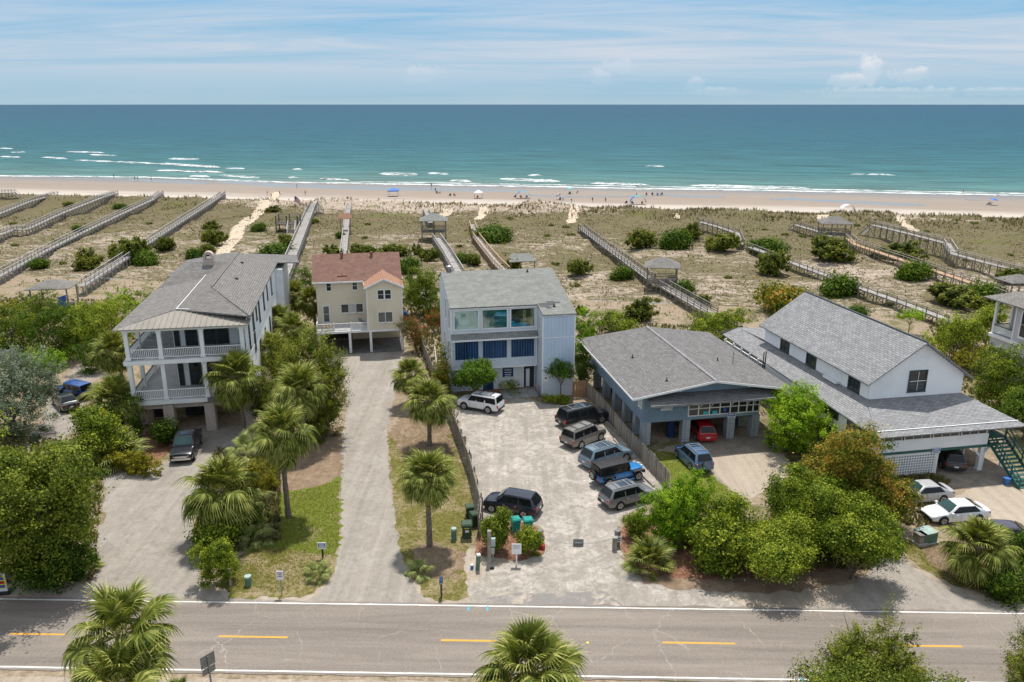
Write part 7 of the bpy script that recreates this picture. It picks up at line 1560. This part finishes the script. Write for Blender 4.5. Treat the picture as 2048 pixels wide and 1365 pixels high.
        for x in (.175, .03, -.17): zb3, bw3 = belt(x); MB().box(x * L - .006, x * L + .006, s_ * bw3 - .004, s_ * bw3 + .004, .36, zb3 - .08).build('door_gap', 'plastic_dark', t)
        MB().box(xr + wr * 1.1, xf - wr * 1.1, s_ * hw * .97 - .03, s_ * hw * .97 + .03, .24, .40).build('sill', 'plastic_dark' if clad else paint, t)
        if rails: MB().beam((xb * L - .2, s_ * rw * .80, zr + .06), (xc * L + .05, s_ * rw * .80, zr + .06), .05, .05).build('roof_rail', 'grey_metal' if rails != 'dark' else 'plastic_dark', t)
    if rails:
        for x in (lerp(xb, xc, .3), lerp(xb, xc, .75)): MB().box(x * L - .03, x * L + .03, -rw * .8, rw * .8, zr + .05, zr + .08).build('roof_bar', 'grey_metal' if rails != 'dark' else 'plastic_dark', t)
    if sunroof: x0, x1 = lerp(xb, xc, .12), lerp(xb, xc, .12 + sunroof); MB().box(x1 * L, x0 * L, -rw * .58, rw * .58, zr + .012, zr + .034).build('sunroof', 'sun_panel', t)
    MB().box(-.5 * L - .045, -.5 * L - .02, -.17, .17, .62, .75).build('licence_plate', 'plate', t)
    if spare:
        w = link(tyre, 'spare_wheel', t, (-.5 * L - .14, 0, .98 if kind == 'jeep' else .9)); w.rotation_euler = (0, -math.pi / 2, 0)
        if kind == 'jeep': link(rime, 'rim', w)
        else: MB().lathe([(wr * .98, .0), (wr * .98, .13), (wr * .8, .14), (.02, .142)], 18).build('spare_cover', paint, w, True)
    if kind == 'jeep':
        for s_ in (1, -1): MB().beam((.47 * L, s_ * .28, .98), (.495 * L, s_ * .28, .98), .2, .2).build('round_lamp', 'lamp_clear', t)
    return t
car('parked_suv', 'white off road vehicle parked nose out at the blue house planting bed', (929, 819), (982, 828.5), 'L', 4.83, 1.93, 1.82, 'boxy', 'car_white', 'SUV', rails='dark', clad=True, wr=.40)
car('parked_suv', 'large glossy black vehicle parked nearest the blue tower', (1202, 846), (1146, 859), 'R', 5.4, 2.05, 1.92, 'boxy', 'car_black', 'SUV', rails=True, sunroof=.4, wr=.42)
car('parked_suv', 'tan grey boxy vehicle parked between the black and the steel blue ones', (1200, 881), (1158, 898.5), 'R', 4.75, 1.90, 1.85, 'boxy', 'car_tan', 'SUV', rails='dark', wr=.39)
car('parked_suv', 'steel blue three row vehicle with pale roof bars beside the blue jeep', (1250, 923), (1196, 940), 'R', 5.05, 1.98, 1.78, 'suv', 'car_steel', 'SUV', rails=True, sunroof=.55, wr=.39)
car('parked_jeep', 'bright blue open road jeep with a black top and spare wheel', (1276, 961), (1222, 974), 'R', 4.70, 1.90, 1.88, 'jeep', 'car_blue', 'jeep', two_tone='black', spare=True, wr=.42, rim='rim', wb=.63)
car('parked_suv', 'grey crossover with a dark glass roof, last in the row by the fence end', (1292, 1006), (1239, 1020), 'R', 4.68, 1.85, 1.72, 'suv', 'car_grey', 'SUV', rails=True, sunroof=.5, clad=True, at='rear', wr=.37)
car('parked_suv', 'midnight blue crossover parked across the lot behind the teal bins', (984, 1024.5), (1053, 1037), 'L', 4.6, 1.88, 1.70, 'suv', 'car_navy', 'SUV', clad=True, wr=.36)
car('parked_suv', 'slate blue crossover with a rear spare wheel in front of the slate cottage', (1350, 911), (1382, 941), 'L', 4.6, 1.86, 1.75, 'suv', 'car_slate', 'SUV', rails=True, spare=True, sunroof=.25, at='rear', wr=.37)
car('parked_suv', 'red crossover parked under the slate cottage', (1381, 862), (1393, 881), 'L', 4.55, 1.85, 1.68, 'suv', 'car_red', 'SUV', at='rear', wr=.36)
car('parked_pickup', 'black crew cab pickup with a chrome grille facing the road', (388, 920), (406, 876), 'L', 5.75, 2.05, 1.95, 'pickup', 'car_black', 'pickup', sunroof=.45, wr=.42, wb=.63)
car('parked_jeep', 'royal blue jeep half hidden by the yellow green tree', (98, 790), (152, 803), 'L', 4.5, 1.88, 1.86, 'jeep', 'car_royal', 'jeep', two_tone='car_royal', at='rear', wr=.42, wb=.60)
car('parked_sedan', 'dark green sedan with red tail lights beside the royal blue jeep', (100, 800), (123, 824), 'L', 4.8, 1.85, 1.46, 'sedan', 'car_green', at='rear', wr=.34)
car('parked_suv', 'charcoal crossover parked under the white house beside the lattice', (1872, 918), (1884, 937), 'L', 4.6, 1.85, 1.62, 'suv', 'car_char', 'SUV', at='rear', wr=.36, clad=True)
car('parked_sedan', 'silver sedan half behind the rust leaved hedge', (1826, 1010), (1883.5, 1005.5), 'L', 4.85, 1.85, 1.46, 'sedan', 'car_silver', at='rear', wr=.34)
car('parked_sedan', 'white fastback sedan with dark windscreen facing the hedge', (1885, 1050), (1958, 1045), 'L', 4.9, 1.86, 1.45, 'sedan', 'car_white', wr=.35)
car('parked_sedan', 'dark plum sedan behind the full palm at the picture edge', (1962, 1090), (2040, 1096), 'L', 4.8, 1.85, 1.46, 'sedan', 'car_plum', wr=.34)
# ---------------------------------------------------------------- bins, boxes, posts, signs
def bin_(label, p, rz, m, open_=False, s=1.0, tilt=0.0):
    t = top('wheeled_bin', label, 'bin', p, rz); t.scale = (s,) * 3; t.rotation_euler = (0, tilt, rz)
    o = MB(); b, c = .24, .31; o.add([(-b, -b, .04), (b, -b, .04), (b, b, .04), (-b, b, .04), (-c, -c, .98), (c, -c, .98), (c, c, .98), (-c, c, .98)], [(3, 2, 1, 0), (0, 1, 5, 4), (1, 2, 6, 5), (2, 3, 7, 6), (3, 0, 4, 7), (4, 5, 6, 7)]); o.box(-.34, .34, -.34, .34, .90, .97); o.build('bin_body', m, t)
    o = MB(); o.add([(-.35, -.36, .98), (.35, -.36, .98), (.35, .36, .98), (-.35, .36, .98), (-.28, -.28, 1.06), (.28, -.28, 1.06), (.28, .30, 1.06), (-.28, .30, 1.06)], [(3, 2, 1, 0), (4, 5, 6, 7), (0, 1, 5, 4), (1, 2, 6, 5), (2, 3, 7, 6), (3, 0, 4, 7)]); o.build('lid', m, t)
    MB().tube([(-.3, .40, .95), (.3, .40, .95)], .025, 6).build('handle', m, t)
    for x in (-.27, .27): MB().lathe([(.12, -.03), (.12, .03)], 12).build('wheel', 'rubber', t, loc=(x, .27, .12)).rotation_euler = (0, math.pi / 2, 0)
    return t
bin_('dark green wheeled bin standing upright at the fence, farthest of three', G(940, 1036), .2, 'bin_green', s=1.05)
bin_('dark green wheeled bin with its lid tipped beside the upright one', G(946, 1052), .5, 'bin_green', tilt=.18, s=1.05)
t = bin_('large square dark green bin with a white sticker nearest the lawn', G(934, 1075), .05, 'bin_green', s=1.2); bx('sticker', 'sign_white', t, -.1, .12, -.30, -.275, .5, .66); bx('lettering_line', 'sign_yellow', t, -.14, .14, -.305, -.28, .76, .80)
bin_('teal wheeled bin close behind the clipped round shrub', G(1031, 1062), .3, 'bin_teal', s=1.05)
bin_('teal wheeled bin nearer the parking lot middle', G(1056, 1063), .2, 'bin_teal', s=1.05)
def pedestal(label, p, h, r, m, capm=None, name='utility_post', cat='utility post'):
    t = top(name, label, cat, p); MB().lathe([(r * 1.15, 0), (r, .06), (r, h * .8)], 12).build('post', m, t, True); MB().lathe([(r * 1.08, h * .8), (r * 1.08, h * .97), (r * .7, h)], 12).build('cap', capm or m, t, True); return t
pedestal('round green utility post on the dry lawn beside the square bin', G(908, 1080), 1.0, .2, 'util_green', 'pale_green')
pedestal('round green utility post near the wooden mailbox', G(497, 1171), .75, .22, 'util_green', 'pale_green')
t = top('utility_post', 'slim leaning pale green utility post at the sandy roadside', 'utility post', G(955, 1140)); t.rotation_euler = (.04, .06, .3); bx('post', 'util_green', t, -.12, .12, -.12, .12, 0, 1.15); bx('cap', 'sign_white', t, -.13, .13, -.13, .13, 1.152, 1.25)
pedestal('small blue water meter standpipe beside the slim green post', G(944, 1138), .35, .11, 'cloth_blue', 'sign_white')
t = top('electrical_box', 'low green electrical box at the corner of the rust leaved hedge', 'electrical box', G(1849, 1083), .35); bx('box_body', 'util_green', t, -.65, .65, -.5, .5, .1, .85); bx('lid', 'pale_green', t, -.68, .68, -.53, .53, .852, .92); bx('base', 'concrete', t, -.75, .75, -.6, .6, 0, .1)
t = top('utility_post', 'tan square utility post in front of the green electrical box', 'utility post', G(1838, 1089), .3); bx('base', 'concrete', t, -.42, .42, -.42, .42, 0, .22); bx('post', 'weathered_wood', t, -.3, .3, -.3, .3, .222, .8); bx('cap', 'shingle_taupe', t, -.34, .34, -.34, .34, .802, .92)
pedestal('pale green utility post leaning beside the full palm', G(1915, 1150), 1.1, .16, 'pale_green')
# meter post
t = top('meter_post', 'tall weathered timber post carrying two grey meter boxes', 'post', G(979, 1126)); bx('post', 'weathered_wood', t, -.13, .13, -.12, .12, -.1, 2.55); bx('meter_box', 'pale_green', t, .135, .42, -.12, .12, 1.35, 1.95); bx('meter_box', 'grey_metal', t, .135, .36, -.1, .1, .75, 1.25); MB().tube([(.25, 0, .0), (.25, 0, .75)], .04, 6).build('conduit', 'grey_metal', t)
def hsign(label, base, w, h, z, m, post_m='weathered_wood', rz=0.0, pw=.1, field=None, lines=3, linem='plastic_dark', foot=None, rim=None):
    t = top('yard_sign', label, 'sign', base, rz); bx('post', post_m, t, -pw / 2, pw / 2, -pw / 2, pw / 2, -.05, z + h * .3)
    b = bx('board', m, t, -w / 2, w / 2, -pw / 2 - .04, -pw / 2 - .003, z, z + h)
    if field: bx('colour_field', field, t, -w / 2 + .05, w / 2 - .05, -pw / 2 - .046, -pw / 2 - .041, z + h * .28, z + h - .05)
    for k in range(lines): ww = w * (.36 - .05 * (k % 2)); bx('lettering_line', linem, t, -ww, ww, -pw / 2 - .052, -pw / 2 - .047, z + h * (.82 - .2 * k) - .03, z + h * (.82 - .2 * k) + .025)
    return t
hsign('white blank backed realty sign on a white post at the parking lot entrance', G(1033, 1130), .68, .8, .9, 'sign_white', 'sign_white', lines=2, linem='grey_metal')
t = hsign('blue rental sign with a white border on the lawn beside the centre drive', G(646, 1116), .62, .52, .75, 'sign_white', 'plastic_dark', field='sign_blue', lines=3, linem='sign_white')
hsign('small pale lavender notice on a thin post at the road edge', G(564, 1191), .45, .65, 1.2, 'sign_white', 'grey_metal', pw=.06, lines=3, linem='umbrella_plum')
hsign('small white sign among the shrubs under the huge oak', G(27, 1130), .35, .3, .7, 'sign_white', 'grey_metal', pw=.08, lines=0)
t = top('pylon_sign', 'slender yellow and blue advertising sign on a black foot at the picture edge', 'sign', G(8, 1186), .15); bx('foot', 'black', t, -.45, .45, -.3, .3, 0, .14); bx('board', 'sign_white', t, -.28, .28, -.05, .05, .142, 1.4); bx('colour_field', 'sign_yellow', t, -.25, .25, -.058, -.051, .35, 1.3)
for k, m_ in enumerate(('sign_blue', 'tail_red', 'sign_blue')): bx('emblem', m_, t, -.17, .17, -.066, -.059, .42 + k * .29, .62 + k * .29)
# road sign seen from behind
t = top('road_sign', 'grey back of a road sign with two panels on a thin pole', 'sign', G(425, 1390), .9); zt = zat(t.location, 1310); bx('post', 'sign_back', t, -.04, .04, -.03, .03, -.1, zt - .1); bx('panel', 'sign_back', t, -.42, .42, .034, .05, zt - .75, zt); bx('panel', 'sign_back', t, -.38, .38, .034, .05, zt - 1.2, zt - .8)
def mailbox(label, p, rz, m, pm_='weathered_wood', h=1.05):
    t = top('mailbox', label, 'mailbox', p, rz); bx('post', pm_, t, -.06, .06, -.06, .06, -.1, h)
    o = MB(); pts = [(-.11, -.28, h), (.11, -.28, h), (.11, -.28, h + .14)] + [(.11 * math.cos(a), -.28, h + .14 + .1 * math.sin(a)) for a in (.8, 1.57, 2.3)] + [(-.11, -.28, h + .14)]; o.prism(pts, (0, .56, 0)); o.build('box_body', m, t); bx('door', 'grey_metal', t, -.10, .10, -.295, -.282, h + .01, h + .15); bx('flag', 'tail_red', t, .115, .13, -.1, -.06, h + .1, h + .26); return t
mailbox('grey mailbox on a crooked wooden post beside the silvery round shrub', G(461, 1172), .6, 'grey_metal'); mailbox('black mailbox with a blue top on a dark post on the dry lawn', G(883, 1194), .0, 'sign_navy', 'dark_wood', 1.1); mailbox('white mailbox among vines at the corner of the side drive', G(2010, 1178), -.5, 'sign_white')
# entrance posts and the chain with its sign
def bollard(label, p, signm, h=1.25):
    t = top('entrance_post', label, 'post', p); MB().lathe([(.22, 0), (.22, h), (.19, h + .03)], 12).build('post', 'sign_back', t, True); bx('board', signm, t, -.28, .28, -.27, -.235, .45, .95)
    for k in range(2): bx('lettering_line', 'sign_white' if signm == 'sign_blue' else 'plastic_dark', t, -.2, .2, -.277, -.271, .58 + k * .16, .64 + k * .16)
    return t
pa, pb = G(1079, 1092), G(1234, 1092)
bollard('round grey entrance post with a blue board beside the flowering shrub', pa, 'sign_blue'); bollard('round grey entrance post with a white board beside the saw palmetto', pb, 'sign_white')
t = top('log_post', 'short square timber post in front of the white boarded entrance post', 'post', G(1229, 1099)); bx('post', 'weathered_wood', t, -.16, .16, -.16, .16, 0, .95); bx('cap', 'walk_wood', t, -.18, .18, -.18, .18, .952, 1.0)
MB().lathe([(.2, 0), (.2, .38), (.1, .4)], 10).build('red_keg', 'tail_red', None, True, loc=G(1085, 1098)); o = [x for x in C.objects if x.name == 'red_keg'][0]; tag(o, 'small red drum at the foot of the blue boarded entrance post', 'drum')
t = top('entrance_chain', 'sagging chain across the parking lot entrance with a dark sign', 'chain', pa); d = pb - pa
sagf = lambda u: d * u + Vector((0, 0, .75 - 4 * .62 * u * (1 - u)))
MB().tube([sagf(k / 20) for k in range(21)], .014, 5).build('chain', 'grey_metal', t)
c = sagf(.5); bx('board', 'sign_back', t, c.x - .38, c.x + .38, c.y - .02, c.y + .02, c.z - .1, c.z + .42); bx('lettering_line', 'pale_green', t, c.x - .28, c.x + .28, c.y - .028, c.y - .021, c.z + .1, c.z + .2)
# a stray valve cover and blue utility paint on the road edge
tag(MB().lathe([(.16, 0), (.16, .03), (.1, .035)], 12).build('valve_cover', 'black', None, loc=G(984, 1138, .012)), 'black valve cover in the sand below the meter post', 'valve cover')
for a in ((937, 1217), (975, 1217), (1602, 1362)): p = G(*a); MB().box(-.05, .05, -.3, .2, .0, .003).build('paint_mark', 'canopy_cyan', rf, loc=((p - rtop).dot(rd), (p - rtop).dot(rn), .036))
tag(MB().lathe([(.09, 0), (.09, .012)], 12).build('survey_marker', 'sign_yellow', None, loc=G(1175, 1286, .036)), 'small yellow survey disc stuck on the road near the centre line', 'marker')

# ---------------------------------------------------------------- the beach: canopies, umbrellas, people
def GB(px, py):
    p = G(px, py)
    for _ in range(4): p = G(px, py, hz(p))
    return p
def beach_canopy(label, px, py, w, h, m, rz=0):
    t = top('beach_canopy', label, 'canopy', GB(px, py), rz, None)
    for x in (-1, 1):
        for y in (-1, 1): bx('leg', 'grey_metal', t, x * w / 2 - .04, x * w / 2 + .04, y * w / 2 - .04, y * w / 2 + .04, 0, h)
    a = w / 2 + .1; MB().add([(-a, -a, h), (a, -a, h), (a, a, h), (-a, a, h), (-a, -a, h - .3), (a, -a, h - .3), (a, a, h - .3), (-a, a, h - .3), (0, 0, h + .9)], [(0, 1, 8), (1, 2, 8), (2, 3, 8), (3, 0, 8), (4, 5, 1, 0), (5, 6, 2, 1), (6, 7, 3, 2), (7, 4, 0, 3)]) if False else None
    o = MB(); o.add([(-a, -a, h), (a, -a, h), (a, a, h), (-a, a, h), (-a, -a, h - .3), (a, -a, h - .3), (a, a, h - .3), (-a, a, h - .3), (0, 0, h + .9)], [(0, 1, 8), (1, 2, 8), (2, 3, 8), (3, 0, 8), (4, 5, 1, 0), (5, 6, 2, 1), (6, 7, 3, 2), (7, 4, 0, 3)]); o.build('canopy', m, t); return t
def arch_canopy(label, px, py, w, h, ms, rz=0):
    t = top('beach_canopy', label, 'canopy', GB(px, py), rz, None); n = 12
    pt = lambda a, y: (-w / 2 * math.cos(a), y, .15 + h * math.sin(a) ** .8 if math.sin(a) > 0 else .1)
    for j, m in enumerate(ms):
        o = MB(); k0, k1 = int(n * j / len(ms)), int(n * (j + 1) / len(ms))
        for k in range(k0, k1): a, b = math.pi * (.06 + .88 * k / n), math.pi * (.06 + .88 * (k + 1) / n); p = [pt(a, -1.2), pt(b, -1.2), pt(b, 1.2), pt(a, 1.2)]; o.slab(p, .05)
        o.build('canopy', m, t)
    MB().tube([pt(math.pi * k / n, 0) for k in range(n + 1)], .05, 5).build('pole', 'grey_metal', t); return t
def umbrella(label, px, py, m, tilt=0.0, d=2.1, m2=None):
    t = top('beach_umbrella', label, 'umbrella', GB(px, py), 0, 'beach umbrellas'); t.rotation_euler = (tilt * .6, tilt, 0); MB().tube([(0, 0, 0), (0, 0, 2.2)], .03, 6).build('pole', 'grey_metal', t)
    o = MB(); n = 10; o.add([(0, 0, 2.3)] + [(d / 2 * .6 * math.cos(k * .6283), d / 2 * .6 * math.sin(k * .6283), 2.14) for k in range(n)] + [(d / 2 * math.cos(k * .6283), d / 2 * math.sin(k * .6283), 1.84) for k in range(n)], [])
    for k in range(n): o.cur = k % 2 if m2 else 0; o.f.append([0, 1 + k, 1 + (k + 1) % n]); o.mi.append(o.cur); o.f.append([1 + k, 11 + k, 11 + (k + 1) % n, 1 + (k + 1) % n]); o.mi.append(o.cur)
    o.build('canopy', [m, m2 or m], t); return t
beach_canopy('square blue canopy on thin legs near the water line', 787, 393, 3.4, 2.1, 'canopy_blue'); beach_canopy('small white canopy with white side walls on the dry sand', 957, 397, 2.6, 2.0, 'canopy_white')
arch_canopy('arched blue and cyan canopy behind the foredune, nearer the white canopy', 1046, 397, 5.0, 2.3, ('canopy_blue', 'canopy_cyan', 'canopy_teal')); arch_canopy('arched blue and turquoise canopy next to the four sitting people', 1276, 409, 5.2, 2.6, ('canopy_blue', 'canopy_teal', 'canopy_cyan')); arch_canopy('arched white canopy rising just over the foredune grass', 1694, 426, 4.2, 2.3, ('canopy_white',))
umbrella('turquoise umbrella over two sitting people on the damp sand', 1140, 388, 'canopy_teal'); umbrella('striped plum umbrella tilted toward the water', 1122, 400, 'umbrella_plum', -.5, 2.2, 'cloth_white'); umbrella('solid blue umbrella alone on the wide sand at the picture edge', 1984, 411, 'canopy_blue', .15, 2.6)
def body(pose):
    """one continuous skin over a jointed skeleton"""
    me = bpy.data.meshes.new('person'); V, E, Rr = [], [], []
    def j(p, r, par=None):
        V.append(p); Rr.append(r)
        if par is not None: E.append((par, len(V) - 1))
        return len(V) - 1
    if pose == 'sit':
        pel = j((0, 0, .42), .14); ch = j((0, .16, .82), .15, j((0, .07, .6), .12, pel)); nk = j((0, .17, 1.0), .055, ch); hd = j((0, .15, 1.16), .10, nk); j((0, .15, 1.24), .08, hd)
        for s in (-1, 1):
            k = j((s * .13, -.42, .50), .07, j((s * .11, -.08, .44), .09, pel)); j((s * .13, -.66, .05), .04, j((s * .13, -.55, .25), .055, k))
            e = j((s * .27, .08, .66), .042, j((s * .21, .16, .90), .055, ch)); j((s * .22, -.18, .60), .035, e)
    else:
        st = .22 if pose == 'walk' else .06
        pel = j((0, 0, .93), .13); ch = j((0, 0, 1.32), .15, j((0, 0, 1.1), .115, pel)); nk = j((0, 0, 1.50), .055, ch); hd = j((0, -.01, 1.64), .095, nk); j((0, -.01, 1.74), .08, hd)
        for s in (-1, 1):
            k = j((s * .11, -s * st * .7, .50), .065, j((s * .10, 0, .86), .09, pel)); a = j((s * .11, -s * st + (.1 if pose == 'walk' and s > 0 else 0), .08), .042, k); j((s * .12, -s * st - .14 + (.1 if pose == 'walk' and s > 0 else 0), .03), .04, a)
            e = j((s * .27, s * st * .4, 1.12), .042, j((s * .21, 0, 1.40), .055, ch)); j((s * .27, s * st - .06, .90), .035, e)
    me.from_pydata(V, E, []); o = bpy.data.objects.new('tmp', me); C.objects.link(o)
    sk = o.modifiers.new('skin', 'SKIN'); me.skin_vertices.new() if not me.skin_vertices else None
    for k, r in enumerate(Rr): me.skin_vertices[0].data[k].radius = (r, r)
    me.skin_vertices[0].data[0].use_root = True
    sb = o.modifiers.new('sub', 'SUBSURF'); sb.levels = 1; sb.render_levels = 1
    dg = bpy.context.evaluated_depsgraph_get(); dg.update(); m2 = bpy.data.meshes.new_from_object(o.evaluated_get(dg)); bpy.data.objects.remove(o)
    sit = pose == 'sit'
    for m in ('skin', 'cloth_navy', 'cloth_white', 'hair'): m2.materials.append(M[m])
    for p in m2.polygons:
        z = p.center.z; y = p.center.y; x = abs(p.center.x)
        if sit: p.material_index = 3 if z > 1.15 else 2 if (z > .55 and x < .24 and y > -.1) and z < 1.0 else 1 if z > .3 and y > -.35 and z <= .56 else 0
        else: p.material_index = 3 if z > 1.66 else 2 if 1.0 < z < 1.5 and x < .25 else 1 if .55 < z <= 1.0 and x < .24 else 0
        p.use_smooth = True
    return m2
BM_ = {k: body(k) for k in ('stand', 'walk', 'sit')}
def person(label, px, py, pose, shirt, shorts, rz=0.0, s=1.0, chair=None):
    p = GB(px, py)
    o = link(BM_[pose], 'person', None, p, rz); o.scale = (s,) * 3; tag(o, label, 'person', 'people on the beach and paths')
    for k, m in ((1, shorts), (2, shirt)): o.material_slots[k].link = 'OBJECT'; o.material_slots[k].material = M[m]
    if chair:
        t = top('beach_chair', chair[0], 'chair', p, rz, 'low beach chairs'); bx('seat', chair[1], t, -.28, .28, -.25, .25, .24, .29); o_ = MB(); o_.slab([(-.28, .25, .28), (.28, .25, .28), (.28, .45, .88), (-.28, .45, .88)], .04); o_.build('backrest', chair[1], t)
        for x in (-.27, .27): MB().tube([(x, -.25, 0), (x, -.2, .4), (x, .3, .4), (x, .35, 0)], .018, 5).build('leg_frame', 'grey_metal', t)
    return o
for a in (('person in dark clothes wading at the edge of the surf', 228, 356, 'stand', 'cloth_dark', 'cloth_dark'), ('person in navy walking with a companion on the damp sand, seaward one', 270, 361, 'walk', 'cloth_navy', 'cloth_dark'), ('person in dark clothes walking with a companion on the damp sand, closer one', 276, 361.5, 'walk', 'cloth_dark', 'cloth_navy'),
          ('person bending over shells near the surf', 303, 362, 'walk', 'cloth_navy', 'cloth_navy'), ('lone person in dark clothes on the wet sand', 594, 377, 'stand', 'cloth_dark', 'cloth_dark'), ('person in bright red at the top of the sandy path', 535, 391, 'stand', 'cloth_red', 'cloth_red'),
          ('person in brown coming over the dune beside the one in red', 543, 397, 'walk', 'cloth_orange', 'cloth_dark'), ('person in navy standing at the beach end of the sandy path', 560, 392, 'stand', 'cloth_navy', 'cloth_dark'), ('person in orange on the sand behind the flag', 611, 391, 'stand', 'cloth_orange', 'cloth_red'),
          ('person in dark clothes walking down the sandy path between the shrubs', 501, 442, 'walk', 'cloth_dark', 'cloth_dark'), ('person wading in shallow water past the blue canopy', 863, 375, 'stand', 'cloth_navy', 'cloth_navy'), ('person standing beside the pair of folding chairs', 871, 385, 'stand', 'cloth_dark', 'cloth_dark'),
          ('person in red walking inland on the path to the stairs', 1144, 438, 'walk', 'cloth_red', 'cloth_navy'), ('person standing on the sand near the plum umbrella', 1185, 405, 'walk', 'cloth_dark', 'cloth_navy'), ('person in a plum top strolling on the dry sand', 1211, 405, 'stand', 'umbrella_plum', 'cloth_dark'),
          ('small child playing near the turquoise umbrella', 1155, 388, 'sit', 'cloth_navy', 'cloth_navy'), ('person standing behind the arched turquoise canopy', 1273, 395, 'stand', 'cloth_dark', 'cloth_dark'), ('person peeking over the foredune beside the sandy path', 1143, 408, 'stand', 'cloth_dark', 'cloth_white'), ('swimmer in red standing in the surf at the far side', 1926, 388, 'stand', 'cloth_red', 'cloth_red')):
    person(*a, rz=random.Random(a[1]).uniform(-1.5, 1.5))
SI = [('person in navy sitting beside the standing one', 874, 388, 'cloth_navy', 'low navy beach chair beside the standing person'), ('person in white sitting next to the one in navy', 880, 388, 'cloth_white', 'low white beach chair next to the navy one'), ('person in dark clothes sitting on the dry sand near the red chair', 900, 393, 'cloth_dark', 'low dark beach chair near the red one'),
      ('person in red sitting on the dry sand', 909, 393, 'cloth_red', 'low red beach chair on the dry sand'), ('person in red sitting under the small white canopy', 955, 397, 'cloth_red', 'low red beach chair under the small white canopy'), ('person in navy sitting at the open side of the first arched canopy', 1030, 396, 'cloth_navy', 'low navy beach chair beside the first arched canopy'),
      ('person in orange sitting under the first arched canopy', 1042, 397, 'cloth_orange', 'low orange beach chair under the first arched canopy'), ('person in blue sitting under the first arched canopy', 1053, 397, 'cloth_blue', 'low blue beach chair under the first arched canopy'), ('person in navy sitting under the plum umbrella', 1120, 401, 'cloth_navy', 'low navy beach chair under the plum umbrella'),
      ('person in white sitting under the plum umbrella', 1126, 401, 'cloth_white', 'low white beach chair under the plum umbrella'), ('person in dark clothes sitting under the turquoise umbrella', 1139, 389, 'cloth_dark', 'low dark beach chair under the turquoise umbrella'), ('person in navy sitting under the arched turquoise canopy', 1265, 409, 'cloth_navy', 'low navy beach chair under the arched turquoise canopy'),
      ('person in orange sitting under the arched turquoise canopy', 1284, 409, 'cloth_orange', 'low orange beach chair under the arched turquoise canopy'), ('person in dark clothes sitting outside the arched turquoise canopy', 1252, 408, 'cloth_dark', 'low dark beach chair outside the arched turquoise canopy'), ('person in red sitting on the damp sand, first of a row of four', 1293, 391, 'cloth_red', 'low red beach chair, first of a row of four'),
      ('person in navy sitting on the damp sand, second of a row of four', 1305, 391, 'cloth_navy', 'low navy beach chair, second of a row of four'), ('person in blue sitting on the damp sand, third of a row of four', 1315, 392, 'cloth_blue', 'low blue beach chair, third of a row of four'), ('person in dark clothes sitting on the damp sand, last of a row of four', 1323, 391, 'cloth_dark', 'low dark beach chair, last of a row of four'),
      ('person in white sitting under the solid blue umbrella', 1981, 411, 'cloth_white', 'low white beach chair under the solid blue umbrella'), ('person in dark clothes lying back beside the solid blue umbrella', 1976, 411, 'cloth_dark', 'low dark beach chair beside the solid blue umbrella')]
for lab, px, py, m, cl in SI: person(lab, px, py, 'sit', m, 'cloth_dark', random.Random(px).uniform(2.2, 4.0), 1.0, (cl, m if m != 'cloth_orange' else 'cloth_red'))
# sky named as such is the world; nothing else stands behind the sea
